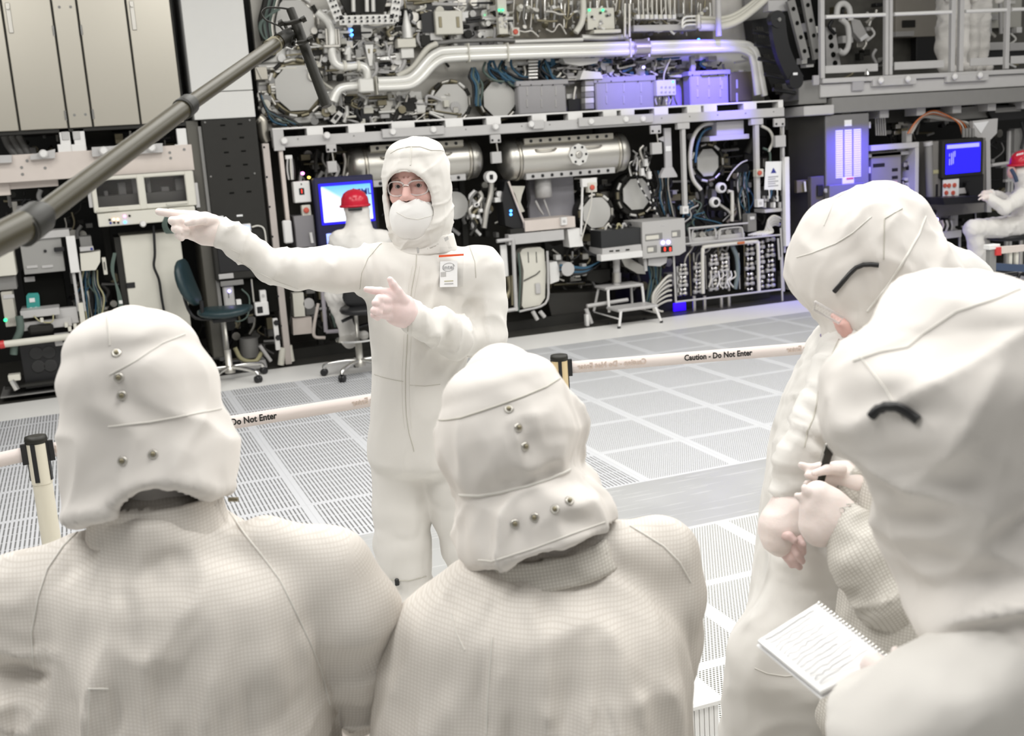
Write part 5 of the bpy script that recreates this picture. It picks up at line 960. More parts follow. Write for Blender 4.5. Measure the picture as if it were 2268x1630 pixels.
# ------------------------------------------------------------------ background: right module
YR = 9.85
t = T('drag_chain', 'huge black curved cable drag chain at the right of the hull', 'drag chain', 1750, 230, YR-0.1)
C = curve([at(x, y, YR-0.1) for x, y in ((1722, 35), (1724, 70), (1732, 110), (1748, 150), (1766, 180))], 5); W_ = 0.085; L = []; R = []
for i, c in enumerate(C):
    d = C[min(i+1, len(C)-1)]-C[max(i-1, 0)]; d /= np.linalg.norm(d); n = A(d[2], 0, -d[0]); w = W_*(1.0 if 2 < i < len(C)-3 else 0.93); L.append((c-n*w)[[0, 2]]); R.append((c+n*w)[[0, 2]])
P = [tuple(p) for p in L]+[tuple(p) for p in R[::-1]]; m = MB(); m.prism(P, YR-0.12, YR-0.06); m.pd(1723, 42, YR-0.13, 0.085, 0.07, 20); m.pd(1764, 178, YR-0.13, 0.085, 0.07, 20); m.build('side_plate', BLACK, t)
MB().pd(1727, 43, YR-0.145, 0.02, 0.02, 10).build('pivot', CHROME, t); MB().pb(1757, 161, 1767, 166, YR-0.135, 0.01).build('label_plate', PAPER, t)
MB().pp([(1664, 45), (1705, 38), (1715, 90), (1735, 150), (1770, 195), (1790, 240), (1738, 238), (1712, 200), (1690, 150), (1672, 100)], YR+0.5, 0.15).build('chain_bed', BLACK, t)
for q in ((1666, 70, 1714, 76), (1672, 98, 1720, 106), (1680, 130, 1730, 140), (1694, 164, 1744, 174), (1712, 198, 1760, 206)): MB().pt([q[:2], q[2:]], YR+.1, .022, 6).build('link_bar', BLACK, t)
for x, y in ((1676, 60), (1690, 120), (1716, 185)):
    for k in range(3): MB().pt([(x+k*5, y), (x+k*5+5, y+24)], YR+0.35, 0.02, 6).build('cable', DGREY, t)
t = T('perforated_struts', 'pair of slanted perforated grey struts right of the drag chain', 'strut', 1780, 150, YR+0.1)
for x0, y0, x1, y1 in ((1752, 0, 1786, 130), (1785, -10, 1812, 130)):
    a, b = at(x0, y0, YR+0.1), at(x1, y1, YR+0.1); d = (b-a)/np.linalg.norm(b-a); n = A(d[2], 0, -d[0])*0.045; MB().prism([tuple(v[[0, 2]]) for v in (a-n, b-n, b+n, a+n)], YR+0.1, YR+0.14).build('strut', MGREY, t)
    for k in range(4): c = a+(b-a)*(0.15+k*0.24); MB().cone(c-A(0, .006, 0), c+A(0, .004, 0), 0.022, n=10).build('hole', VOID, t)
MB().pb(1702, 0, 1745, 24, YR+0.2, 0.1).build('plate', LGREY, t)
for k in range(10): x = 1755+rs.rand()*50; y = rs.rand()*140; MB().pb(x, y, x+6+rs.rand()*14, y+5+rs.rand()*14, YR+0.2+.1*rs.rand(), 0.1).build('fitting', (STEEL, DGREY, WHITE, BLACK, HULL)[k % 5], t)
# platform
t = T('platform', 'raised metal service platform with pale railing at the upper right', 'platform', 2050, 215, YR)
def py(x): return 172-(x-1820)*0.052
zp = at(1990, 166, YR)[2]; x0 = at(1820, 172, YR)[0]; x1 = x0+3.6
MB().bev((x0, YR-0.02, zp-0.05), (x1, YR+1.1, zp), 0.006).build('deck', LGREY, t)
MB().bev((x0, YR+0.02, zp-0.19), (x1, YR+0.14, zp-0.055), 0.006).build('upper_beam', LGREY, t)
x2 = at(1843, 215, YR)[0]; MB().bev((x2, YR+0.0, zp-0.36), (x1, YR+0.14, zp-0.20), 0.006).build('middle_beam', MGREY, t)
xl = at(1776, 210, YR)[0]; MB().bev((xl, YR-0.04, zp-0.37), (x2, YR+0.4, zp-0.27), 0.01).build('corner_tray', LGREY, t)
MB().bev((xl, YR+0.05, zp-0.25), (x0+0.1, YR+0.4, zp-0.02), 0.006).build('corner_box', MGREY, t); MB().bev((xl, YR+0.3, zp-0.50), (x1, YR+0.4, zp-0.36), 0.004).build('lower_beam', DGREY, t)
for k in range(6): MB().bev((x2+0.2+k*0.5, YR+0.1, zp-0.44), (x2+0.32+k*0.5, YR+0.3, zp-0.36), 0.004).build('roller', LGREY, t)
for x, w in ((1822, 9), (1966, 7), (1975, 7), (2114, 9), (2133, 9), (2236, 8)):
    m = MB(); post(m, x, -30, py(x)+2, w, YR, 0.05); m.build('post', LGREY, t)
for x0_, x1_ in ((1828, 1962), (1980, 2110), (2138, 2232), (2240, 2330)): MB().pt([(x0_, 38-(x0_-1820)*.04), (x1_, 38-(x1_-1820)*.04)], YR+0.02, 0.02, 8).build('rail', WHITE, t)
for x0_, x1_ in ((1828, 1945), (1982, 2092), (2150, 2222), (2240, 2330)): MB().pb(x0_, py(x0_)-26, x1_, py(x1_)-8, YR+0.03, 0.02).build('kick_plate', LGREY, t)
for xa, xb in ((1934, 2030), (2098, 2190)):
    o = MB().pb(xa, py(xa)+9, xb, py(xb)+25, YR-0.03, 0.05).build('clamp_rail', LGREY, t)
    for x in (xa+20, xb-16): c = at(x, py(x)+13, YR-0.08); MB().lathe(c, (0, 1, 0), [(0, 0.02), (0.012, 0.036), (0.02, 0.036), (0.03, 0.015), (0.05, 0.015)], 12).build('clamp_knob', WHITE, o)
MB().pb(1889, 177, 1914, 200, YR-0.01, 0.04).build('square_plate', CAS, t); MB().pb(1802, 167, 1815, 188, YR-0.06, 0.03).build('lit_tab', CAS, t)
c = at(1920, 161, YR-0.03); MB().lathe(c, (0, 0, 1), [(-.02, 0.03), (0.01, 0.02), (0.04, 0.006)], 12).build('bolt', CHROME, t)
# equipment behind the railing
YQ = YR+1.3
t = T('platform_machine', 'machine panels and white pipes behind the platform railing', 'machine', 2050, 150, YQ)
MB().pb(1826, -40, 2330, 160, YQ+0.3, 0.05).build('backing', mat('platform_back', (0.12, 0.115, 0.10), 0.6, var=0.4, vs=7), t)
MB().pb(1985, -30, 2082, 80, YQ+0.1, 0.1).build('beige_panel', mat('beige_panel', (0.42, 0.39, 0.34), 0.5, var=0.04), t); MB().pb(2030, 78, 2088, 135, YQ+0.12, 0.1).build('dark_opening', BLACK, t)
MB().pb(2000, 45, 2028, 60, YQ+0.08, 0.05).build('dark_slot', DGREY, t); MB().pb(1985, 70, 2025, 80, YQ, 0.1).build('shelf', LGREY, t)
MB().pt([(1852, 40), (1856, 15), (1868, 8), (1880, 18), (1884, 45)], YQ-0.1, 0.035, 10, 5).build('white_pipe', WHITE, t); MB().pt([(1862, 42), (1876, 55), (1880, 80), (1878, 105), (1868, 118), (1858, 112)], YQ-0.1, 0.033, 10, 5).build('white_pipe', WHITE, t)
MB().pp([(1828, 60), (1850, 62), (1862, 145), (1830, 145)], YQ, 0.05).build('perforated_plate', LGREY, t); eachp('hole', VOID, t, ((1840, 82), (1842, 101), (1846, 121), (1850, 140)), lambda m, x, y: m.pd(x, y, YQ-0.006, 0.033, 0.01, 12))
MB().pp([(1884, 40), (1905, 45), (1923, 80), (1908, 92), (1890, 70)], YQ-0.05, 0.08).build('angled_box', LGREY, t); MB().pp([(1905, 85), (1920, 74), (1924, 80), (1908, 92)], YQ-0.06, 0.02).build('label_plate', PAPER, t)
for k in range(34):
    x = 1835+rs.rand()*125; y = rs.rand()*150
    if k < 14: x = 2170+rs.rand()*95
    m = (HULL, STEEL, DGREY, BLACK, WHITE, BRONZE, LGREY)[k % 7]
    if k % 2: MB().pt([(x, y), (x+rs.randn()*10, y+14), (x+rs.randn()*16, y+30)], YQ-.05*rs.rand(), 0.012+.014*rs.rand(), 7, 4).build('pipe', m, t)
    else: MB().pb(x, y, x+6+rs.rand()*18, y+5+rs.rand()*14, YQ+.1*rs.rand(), 0.1).build('block', m, t)
for x in (2190, 2215, 2180): MB().pt([(x, -30), (x+2, 75)], YQ-0.1, 0.025, 8).build('white_strut', LGREY, t)
MB().pb(2165, -30, 2262, 60, YQ+0.15, 0.05).build('pale_panel', mat('pale_panel', (0.52, 0.51, 0.46), 0.5), t)
for x0_, x1_ in ((2165, 2222), (2238, 2300)): MB().pb(x0_, 95, x1_, 110, YQ-0.1, 0.2).build('tray', LGREY, t); MB().pb(x0_, 112, x1_, 128, YQ-0.05, 0.2).build('dark_box', BLACK, t)
# cabinets below the platform
t = T('dark_cabinet', 'dark brown-black cabinet side between the machine and the blue-lit cabinet', 'cabinet', 1790, 640, YR+0.3)
zt_ = at(1830, 256, YR)[2]; xa = at(1752, 300, YR+0.25)[0]; xb = at(1829, 258, YR)[0]; xc = at(1925, 253, YR)[0]
DB = mat('dark_bronze_side', (0.026, 0.024, 0.021), 0.3, 0.3, var=0.1)
MB().hexa([(xa, YR+0.30, 0.25), (xb-0.01, YR+0.02, 0.25), (xb-0.01, YR+0.7, 0.25), (xa, YR+0.7, 0.25), (xa, YR+0.30, zt_), (xb-0.01, YR+0.02, zt_), (xb-0.01, YR+0.7, zt_), (xa, YR+0.7, zt_)]).build('side_wall', DB, t)
MB().pb(1796, 392, 1826, 470, YR+0.02, 0.06).build('small_door', mat('door_bronze', (0.13, 0.12, 0.115), 0.4, 0.3), t); MB().pb(1811, 410, 1824, 434, YR+0.0, 0.03).build('dark_window', BLACK, t)
MB().pb(1765, 400, 1790, 425, YR+0.1, 0.05).build('plate', BRONZE, t); MB().pt([(1782, 402), (1784, 424)], YR+0.08, 0.012).build('handle', WHITE, t)
for j, w in enumerate(('topmost', 'second from the top', 'third from the top', 'lowest')):
    MB().pb(1745, 583+j*15, 1770, 594+j*15, YR+0.5, 0.2).build('storage_crate', LGREY, None, 'pale crate, '+w+' of the left stack under the dark cabinet', 'crate', 'crates under the dark cabinet')
    MB().pb(1772, 582+j*15, 1790, 592+j*15, YR+0.45, 0.2).build('storage_crate', MGREY, None, 'grey crate, '+w+' of the right stack under the dark cabinet', 'crate', 'crates under the dark cabinet')
t = T('breaker_cabinet', 'grey breaker cabinet lit blue at the top, three white indicator columns', 'cabinet', 1880, 560, YR)
MB().bev((xb, YR, 0.02), (xc, YR+0.6, zt_), 0.008).build('body', mat('breaker_grey', (0.22, 0.215, 0.215), 0.35, 0.2, var=0.02), t)
MB().pb(1871, 266, 1887, 279, YR-0.008, 0.01).build('badge_plate', PAPER, t)
for k, x in enumerate((1851, 1871, 1891)):
    y = 289-k*1.5
    MB().pb(x, y, x+16, y+105, YR-0.006, 0.01, 0.001).build('label_strip', PAPER, t)
    for j in range(21): MB().pb(x+1, y+3+j*4.9, x+15, y+4.2+j*4.9, YR-0.009, 0.004, 0.0005).build('strip_line', mat('strip_grey', (0.55, 0.54, 0.50), 0.6), t)
MB().pb(1866, 393, 1892, 406, YR-0.008, 0.01).build('warning_label', PAPER, t); MB().pb(1875, 394, 1891, 397, YR-0.011, 0.005).build('red_mark', REDBTN, t)
MB().pb(1837, 411, 1915, 470, YR-0.07, 0.08).build('document_box', mat('breaker_box', (0.20, 0.195, 0.20), 0.35, 0.2), t); MB().pd(1835, 422, YR-0.03, 0.03, 0.04).build('knob', WHITE, t)
for y in (270, 370): MB().pb(1926, y, 1929, y+14, YR-0.01, 0.02).build('hinge', LGREY, t)
t = T('server_frame', 'grey framed server bay with slotted plates right of the breaker cabinet', 'bay', 1985, 480, YR)
xd, xe = at(1930, 320, YR)[0], at(2036, 314, YR)[0]; ze = at(1985, 318, YR)[2]
MB().bev((xd, YR, ze-0.06), (xe, YR+0.08, ze), 0.004).build('top_bar', LGREY, t); MB().bev((xe-0.05, YR, 0.05), (xe, YR+0.3, ze-0.06), 0.004).build('side_bar', LGREY, t); MB().bev((xd, YR+0.1, ze-0.13), (xe-.05, YR+0.15, ze-0.09), 0.004).build('second_bar', LGREY, t)
MB().pb(1930, 338, 1995, 480, YR+0.1, 0.2).build('panel', mat('server_grey', (0.25, 0.24, 0.215), 0.45, var=0.05), t)
for q in ((1934, 363, 1960, 369), (1976, 373, 1989, 379), (1976, 390, 1989, 396)): MB().pb(*q, YR+0.095, 0.01).build('slot', BLACK, t)
for q in ((1963, 402, 1971, 408), (1976, 401, 1988, 407)): MB().pb(*q, YR+0.095, 0.01).build('pink_label', mat('label_pink', (0.55, 0.38, 0.33), 0.6), t)
for k in range(14): x, y = 2000+rs.rand()*20, 340+rs.rand()*90; MB().pb(x, y, x+4+rs.rand()*5, y+4+rs.rand()*6, YR+0.1, 0.05).build('terminal', (BLACK, LGREY, DGREY, STEEL)[k % 4], t)
for k in range(7): MB().pt([(1938+k*6, 330), (1938+k*6, 335)], YR+0.06, 0.02, 8).build('clamp', DGREY, t)
t = T('pipe_thicket', 'thin pipes and small parts in shadow above the server bay', 'pipes', 1970, 300, YR+0.4)
for k in range(5): MB().pt([(1938+k*5, 245), (1941+k*5, 300)], YR+0.3, 0.010, 6).build('pipe', LGREY, t)
for k in range(14): x, y = 1955+rs.rand()*50, 255+rs.rand()*45; MB().pb(x, y, x+5+rs.rand()*8, y+5+rs.rand()*8, YR+0.4+.1*rs.rand(), 0.08).build('block', (MGREY, STEEL, DGREY, BRONZE)[k % 4], t)
MB().pb(2008, 290, 2020, 315, YR+0.2, 0.08).build('white_block', LGREY, t)
t = T('wire_arch', 'arch of orange and white wires above the console', 'wires', 2075, 300, YR+0.1)
for k in range(6): MB().pt([(2010+k*2, 296), (2030+k*2, 268-k), (2062, 246+k*3), (2090+k*2, 252+k*3), (2122+k*5, 272), (2132+k*6, 300)], YR+0.1+.02*k, 0.008, 6, 5).build('wire', (ORANGE, WCAB, ORANGE, STEEL, WCAB, LGREY)[k], t)
for k in range(4): MB().pt([(2134+k*7, 284), (2134+k*7, 304)], YR+0.06, 0.018, 8).build('connector', MGREY, t)
t = T('console', 'grey operator console cabinet carrying the blue text screen', 'console', 2110, 470, YR)
CG = mat('console_grey', (0.22, 0.21, 0.195), 0.45, var=0.04)
MB().pb(2066, 314, 2180, 470, YR+0.05, 0.4).build('body', CG, t); MB().pt([(2056, 320), (2060, 440)], YR+0.05, 0.042, 12).build('side_tube', MGREY, t); MB().pt([(2055, 314), (2056, 322)], YR+0.05, 0.05, 12).build('tube_cap', LGREY, t)
o = MB().pb(2089, 311, 2178, 388, YR-0.02, 0.09, 0.012).build('monitor_bezel', DGREY, t); MB().pb(2096, 320, 2171, 380, YR-0.028, 0.012, 0.002).build('monitor_screen', led('screen_blue', (0.015, 0.01, 1.0), 1.0), o)
LT = led('screen_text', (0.25, 0.25, 1.0), 1.2)
for q in ((2098, 321.5, 2169, 324.5), (2103, 352, 2104, 366), (2107.5, 339, 2108.5, 365), (2111.5, 336, 2112.3, 363), (2115, 334, 2116, 347), (2103, 340, 2104, 347)): MB().pb(*q, YR-0.032, 0.005, 0.001).build('screen_text', LT, o)
MB().pb(2091, 393, 2178, 440, YR+0.0, 0.06).build('lower_bay', BLACK, t); o = MB().pb(2090, 399, 2124, 435, YR-0.012, 0.02).build('button_plate', PAPER, t)
for x, y in ((2094, 411), (2103, 411), (2115, 410), (2097, 427), (2112, 427)): MB().pd(x, y, YR-0.025, 0.024, 0.015, 12).build('red_button', REDBTN, o)
MB().pb(2124, 417, 2143, 428, YR-0.01, 0.03).build('label_plate', LGREY, t); MB().pb(2066, 377, 2086, 384, YR+0.044, 0.01).build('label_plate', YELC, t); MB().pb(2073, 408, 2078, 434, YR+0.044, 0.01).build('slot', BLACK, t)
MB().pp([(2088, 438), (2170, 434), (2185, 448), (2092, 454)], YR-0.3, 0.35).build('keyboard_shelf', BLACK, t)
MB().pp([(2140, 405), (2150, 402), (2162, 440), (2150, 442)], YR-0.05, 0.04).build('phone_handset', BLACK, t)
t = T('console_stand', 'grey bent steel frame with a white triangle sign right of the console', 'frame', 2195, 560, YR+0.1)
MB().pp([(2155, 268), (2210, 262), (2208, 295), (2193, 310), (2196, 470), (2186, 470), (2184, 312), (2155, 300)], YR+0.1, 0.05).build('frame_plate', LGREY, t)
MB().pp([(2156, 273), (2190, 268), (2173, 296)], YR+0.09, 0.02).build('triangle_sign', PAPER, t); MB().pt([(2196, 366), (2240, 360)], YR+0.1, 0.02).build('rail', LGREY, t)
MB().pp([(2060, 245), (2190, 232), (2190, 260), (2060, 270)], YR+0.25, 0.1).build('upper_plate', MGREY, t); MB().pp([(2190, 250), (2205, 235), (2268, 232), (2268, 262), (2200, 268)], YR+0.2, 0.1).build('lamp_housing', BLACK, t); MB().pb(2205, 239, 2262, 246, YR+0.19, 0.02).build('lamp_edge', MGREY, t)
t = T('rear_stand', 'pale upright stand and box at the right edge behind the operator', 'stand', 2250, 470, YR+0.4)
for x in (2238, 2246): m = MB(); post(m, x, 290, 628, 5, YR+0.4, 0.04); m.build('upright', LGREY, t)
MB().pb(2248, 285, 2275, 335, YR+0.35, 0.1).build('box', MGREY, t); MB().pb(2228, 398, 2244, 402, YR+0.3, 0.05).build('label_plate', LGREY, t); MB().pb(2236, 370, 2262, 402, YR+0.5, 0.1).build('tablet', CAS, t)
MB().pt([(2262, 270), (2268, 300), (2262, 330)], YR+0.3, 0.016, 8, 4).build('cable', BLACK, t)
t = T('instrument_tray', 'instrument tray with blue lights and red cables under the console', 'instruments', 2085, 525, YR-0.05)
MB().pb(2042, 519, 2130, 525, YR-0.05, 0.4).build('tray', LGREY, t); MB().pb(2058, 458, 2122, 500, YR+0.1, 0.2).build('body', LGREY, t)
for k in range(22): x, y = 2045+rs.rand()*72, 462+rs.rand()*42; MB().pb(x, y, x+5+rs.rand()*5, y+6+rs.rand()*9, YR+0.0+.08*rs.rand(), 0.08).build('instrument', (WHITE, LGREY, BLACK, CAS, DGREY)[k % 5], t)
for x, y in ((2065, 479), (2076, 486), (2077, 499)): MB().pd(x, y, YR-0.02, 0.018, 0.02, 10).build('blue_light', LVIO, t)
for k in range(6): x = 2056+k*10; MB().pt([(x, 488), (x+3, 500), (x+rs.randn()*6, 514)], YR-0.0, 0.014, 6, 4).build('cable', (RED, RED, ORANGE, CREAM, WCAB, LGREY)[k], t)
for x in (2050, 2125): MB().pt([(x, 522), (x+1, 600)], YR+0.1, 0.016, 8).build('leg', LGREY, t)
MB().pt([(2128, 470), (2160, 468), (2162, 500), (2130, 502)], YR+0.15, 0.012, 6).build('stand_loop', LGREY, t)
# cart at the right edge
c0 = fl(2200, 668); YK = 6.6
t = T('barrier_cart', 'grey and navy cart end with a red corner at the right edge', 'cart', 2235, 700, YK)
m = MB(); post(m, 2201, 547, 700, 14, YK, 0.05); m.build('corner_post', MGREY, t); MB().pb(2193, 543, 2216, 551, YK-0.01, 0.07).build('white_cap', WHITE, t)
MB().pp([(2208, 548), (2218, 547), (2218, 565), (2207, 566)], YK-0.02, 0.06).build('red_corner', RED, t); MB().pp([(2218, 547), (2300, 541), (2300, 553), (2218, 562)], YK, 0.05).build('top_bar', CREAM, t)
MB().pp([(2206, 583), (2300, 588), (2300, 604), (2206, 599)], YK, 0.08).build('navy_shelf', NAVY, t)
for x in (2240, 2254): m = MB(); post(m, x, 555, 588, 7, YK+0.02, 0.03); m.build('slat', IVORY, t)
# ------------------------------------------------------------------ smooth bodies: distance fields meshed into one surface
def unit(v): v = np.asarray(v, float); return v/(np.linalg.norm(v)+1e-12)
_L = np.random.RandomState(5).rand(32, 32, 32)*2-1
def noise(P):
    i = np.floor(P).astype(int); f = P-i; f = f*f*(3-2*f); o = 0
    for a in (0, 1):
        for b in (0, 1):
            for c in (0, 1):
                w = (f[:, 0] if a else 1-f[:, 0])*(f[:, 1] if b else 1-f[:, 1])*(f[:, 2] if c else 1-f[:, 2])
                o = o+w*_L[(i[:, 0]+a) % 32, (i[:, 1]+b) % 32, (i[:, 2]+c) % 32]
    return o
_C8 = [(a, b, c) for a in (0, 1) for b in (0, 1) for c in (0, 1)]
_E12 = [(p, q) for p in range(8) for q in range(p+1, 8) if sum(abs(_C8[p][i]-_C8[q][i]) for i in range(3)) == 1]
def snets(F, o, h):
    Sg = F < 0; n = F.shape; cs = np.zeros((n[0]-1, n[1]-1, n[2]-1), np.int8)
    for a, b, c in _C8: cs += Sg[a:n[0]-1+a, b:n[1]-1+b, c:n[2]-1+c]
    act = (cs > 0) & (cs < 8); ids = np.argwhere(act); idx = -np.ones(act.shape, int); idx[act] = np.arange(len(ids))
    acc = np.zeros((len(ids), 3)); cnt = np.zeros(len(ids)); val = [F[ids[:, 0]+a, ids[:, 1]+b, ids[:, 2]+c] for a, b, c in _C8]
    for p, q in _E12:
        fa, fb = val[p], val[q]; m = (fa < 0) != (fb < 0); t = fa[m]/(fa[m]-fb[m]); A_, B_ = A(*_C8[p]), A(*_C8[q])
        acc[m] += A_+t[:, None]*(B_-A_); cnt[m] += 1
    V = o+h*(ids+acc/cnt[:, None]); Q = []
    for ax in range(3):
        u, v = (ax+1) % 3, (ax+2) % 3
        s0 = [slice(1, -1)]*3; s1 = [slice(1, -1)]*3; s0[ax] = slice(0, -1); s1[ax] = slice(1, None)
        a, b = Sg[tuple(s0)], Sg[tuple(s1)]; P = np.argwhere(a != b)
        if not len(P): continue
        ins = a[tuple(P.T)]; P[:, u] += 1; P[:, v] += 1
        def ce(du, dv): R = P.copy(); R[:, u] += du; R[:, v] += dv; return idx[tuple(R.T)]
        q = np.stack([ce(-1, -1), ce(0, -1), ce(0, 0), ce(-1, 0)], 1); q[~ins] = q[~ins][:, ::-1]; Q.append(q)
    return V, np.vstack(Q)
class SDF:
    def __init__(s): s.p = []
    def put(s, fn, lo, hi, k, op): s.p.append((fn, np.asarray(lo, float), np.asarray(hi, float), k, op)); return s
    def cone(s, a, b, ra, rb=None, k=0.02, op='u'):
        a = np.asarray(a, float); b = np.asarray(b, float); rb = ra if rb is None else rb; d = b-a; L2 = d@d+1e-12
        def fn(P):
            t = np.clip(((P-a)@d)/L2, 0, 1); return np.linalg.norm(P-a-t[..., None]*d, axis=-1)-(ra+(rb-ra)*t)
        r = max(ra, rb); return s.put(fn, np.minimum(a, b)-r, np.maximum(a, b)+r, k, op)
    def chain(s, P, R, k=0.02, op='u', k0=None):
        for i in range(len(P)-1): s.cone(P[i], P[i+1], R[i], R[i+1], k0 if (i == 0 and k0) else k, op)
        return s
    def ell(s, c, r, ax=None, k=0.02, op='u'):
        c = np.asarray(c, float); r = np.asarray(r, float); ax = np.eye(3) if ax is None else np.array([unit(v) for v in ax])
        def fn(P):
            q = ((P-c)@ax.T)/r; n = np.linalg.norm(q, axis=-1); g = np.linalg.norm(q/r, axis=-1)+1e-9; return n*(n-1)/g
        R = r.max() if ax is not None else r; return s.put(fn, c-R, c+R, k, op)
    def loft(s, C, a, b, right, e0=0.02, e1=0.02, k=0.02, op='u', p=2.3):
        """stack of smooth cross-sections along a nearly straight spine, half widths a (along right) and b"""
        C = np.asarray(C, float); d = unit(C[-1]-C[0]); x = unit(np.asarray(right, float)-d*(np.asarray(right, float)@d)); y = np.cross(d, x)
        S_ = (C-C[0])@d; T_ = np.stack([(C-C[0])@x, (C-C[0])@y, np.asarray(a, float), np.asarray(b, float)], 1); m_ = np.gradient(T_, S_, axis=0)
        def ev(q):
            q = np.clip(q, S_[0], S_[-1]); i = np.clip(np.searchsorted(S_, q, side='right')-1, 0, len(S_)-2); h = S_[i+1]-S_[i]; t = ((q-S_[i])/h)[..., None]; h = h[..., None]
            return (2*t**3-3*t**2+1)*T_[i]+(t**3-2*t**2+t)*h*m_[i]+(-2*t**3+3*t**2)*T_[i+1]+(t**3-t**2)*h*m_[i+1]
        def fn(P):
            q = P-C[0]; s0 = q@d; u = ev(s0); over = np.maximum(S_[0]-s0, 0)/e0+np.maximum(s0-S_[-1], 0)/e1
            rr = ((np.abs(q@x-u[..., 0])/u[..., 2])**p+(np.abs(q@y-u[..., 1])/u[..., 3])**p+over**2)**(1/2.15)
            return (rr-1)*np.minimum(u[..., 2], u[..., 3])
        R = max(max(a), max(b))+max(e0, e1, 0.03)+.02; return s.put(fn, np.min(C, 0)-R, np.max(C, 0)+R, k, op)
    def fun(s, fn, lo, hi, k, op): return s.put(fn, lo, hi, k, op)
    def mesh(s, h, zmin=None):
        lo = np.min([p[1] for p in s.p if p[4] == 'u'], 0)-3*h; hi = np.max([p[2] for p in s.p if p[4] == 'u'], 0)+3*h
        if zmin is not None: lo[2] = max(lo[2], zmin)
        n = np.ceil((hi-lo)/h).astype(int)+1; F = np.full(n, 0.5, np.float32)
        ax = [lo[i]+h*np.arange(n[i]) for i in range(3)]
        for fn, l, r, k, op in s.p:
            m = k*1.3+3*h; i0 = np.clip(np.floor((l-m-lo)/h).astype(int), 0, n); i1 = np.clip(np.ceil((r+m-lo)/h).astype(int)+1, 0, n)
            if (i1 <= i0).any(): continue
            sl = tuple(slice(i0[i], i1[i]) for i in range(3))
            P = np.stack(np.meshgrid(*[ax[i][sl[i]] for i in range(3)], indexing='ij'), -1); D = fn(P).astype(np.float32); G = F[sl]
            if op == 'u': w = np.clip(0.5+0.5*(G-D)/k, 0, 1); F[sl] = G+(D-G)*w-k*w*(1-w)
            elif op == 's': D = -D; w = np.clip(0.5-0.5*(G-D)/k, 0, 1); F[sl] = G+(D-G)*w+k*w*(1-w)
            else: F[sl] = np.maximum(G, D)
        F[0], F[-1], F[:, 0], F[:, -1], F[:, :, 0], F[:, :, -1] = [0.5]*6
        return snets(F, lo, h)
def vnormals(V, Q):
    n = np.cross(V[Q[:, 2]]-V[Q[:, 0]], V[Q[:, 3]]-V[Q[:, 1]]); N = np.zeros_like(V)
    for i in range(4): np.add.at(N, Q[:, i], n)
    return N/(np.linalg.norm(N, axis=1)[:, None]+1e-12)
def relax(V, Q, it=1):
    for _ in range(it):
        S_ = np.zeros_like(V); c = np.zeros(len(V))
        for i in range(4):
            for j in (1, 3): np.add.at(S_, Q[:, i], V[Q[:, (i+j) % 4]]); np.add.at(c, Q[:, i], 1)
        V = V*0.5+0.5*S_/c[:, None]
    return V
FOLD = 1.15
def folds(V, Q, regs, seed=0.0, soft=0.05, mask=None):
    """cloth folds: regs = (a, b, kind, amplitude, coarse freq, fine freq) around limb axes a-b"""
    N = vnormals(V, Q); D = np.zeros(len(V)); Wt = np.zeros(len(V))+1e-9
    for a, b, kind, amp, f1, f2 in regs:
        a = np.asarray(a, float); b = np.asarray(b, float); d = b-a; L = np.linalg.norm(d); ax = d/L; q = V-a; s = q@ax; t = np.clip(s/L, 0, 1)
        pr = q-s[:, None]*ax; dist = np.linalg.norm(V-a-t[:, None]*d, axis=1); w = np.exp(-dist/soft)
        wob = noise(V*4.0+seed)*0.05
        if kind == 'drape': P = pr*f1+np.outer((s+wob*0.3)*f2, ax)
        else: P = pr*f2+np.outer((s+wob+0.25*(pr@unit(np.cross(ax, A(.3, .5, .8)))))*f1, ax)
        n1 = noise(P+seed); n2 = noise(P*2.1+seed+7.7); g = 1.25*(np.clip(1-2.2*np.abs(n1), -1, 1)**3)+0.6*(np.clip(1-2.2*np.abs(n2), -1, 1))*.6+0.9*n1
        D += w*amp*FOLD*g; Wt += w
    D = D/Wt if mask is None else D/Wt*mask
    return V+N*D[:, None]
def weave(V, regs, view=None):
    """thread coordinates of the cloth: around and along the nearest limb, or flat across a trunk"""
    best = np.full(len(V), 9e9); G = np.zeros((len(V), 3))
    for a, b, kind, r in regs:
        a = np.asarray(a, float); b = np.asarray(b, float); d = unit(b-a); q = V-a; s = q@d; L = np.linalg.norm(b-a)
        pr = q-s[:, None]*d; ov = np.maximum(np.maximum(-s, s-L), 0); dist = np.hypot(np.linalg.norm(pr, axis=1)/r, ov/r)
        f = unit(EYE-a); f = unit(f-d*(f@d)); x = np.cross(d, f); ang = np.arctan2(pr@x, pr@f)*r if kind == 'limb' else pr@x
        m = dist < best; best[m] = dist[m]; G[m, 0] = ang[m]; G[m, 2] = s[m]
    return G
def quads_obj(name, parts, parent, origin, label=None, cat=None, group=None, guv=None):
    """parts = (V, Q, material): one mesh object"""
    Vs = []; Fs = []; mi = []; b = 0; ms = []
    for V, Q, m in parts:
        if m not in ms: ms.append(m)
        Vs.append(V); Fs += (np.asarray(Q)+b).tolist(); mi += [ms.index(m)]*len(Q); b += len(V)
    o = org(parent) if parent is not None else np.asarray(origin, float)
    me = bpy.data.meshes.new(name); me.from_pydata((np.vstack(Vs)-o).tolist(), [], Fs); me.update()
    for m in ms: me.materials.append(m)
    me.polygons.foreach_set('material_index', mi); me.polygons.foreach_set('use_smooth', [True]*len(Fs))
    ob = link(name, me, None, parent)
    if guv is not None:
        at_ = me.attributes.new('weave', 'FLOAT_VECTOR', 'POINT'); at_.data.foreach_set('vector', np.vstack([guv, np.zeros((len(me.vertices)-len(guv), 3))]).ravel())
    if parent is None: ob.location = tuple(o)
    tag(ob, label, cat, group); return ob
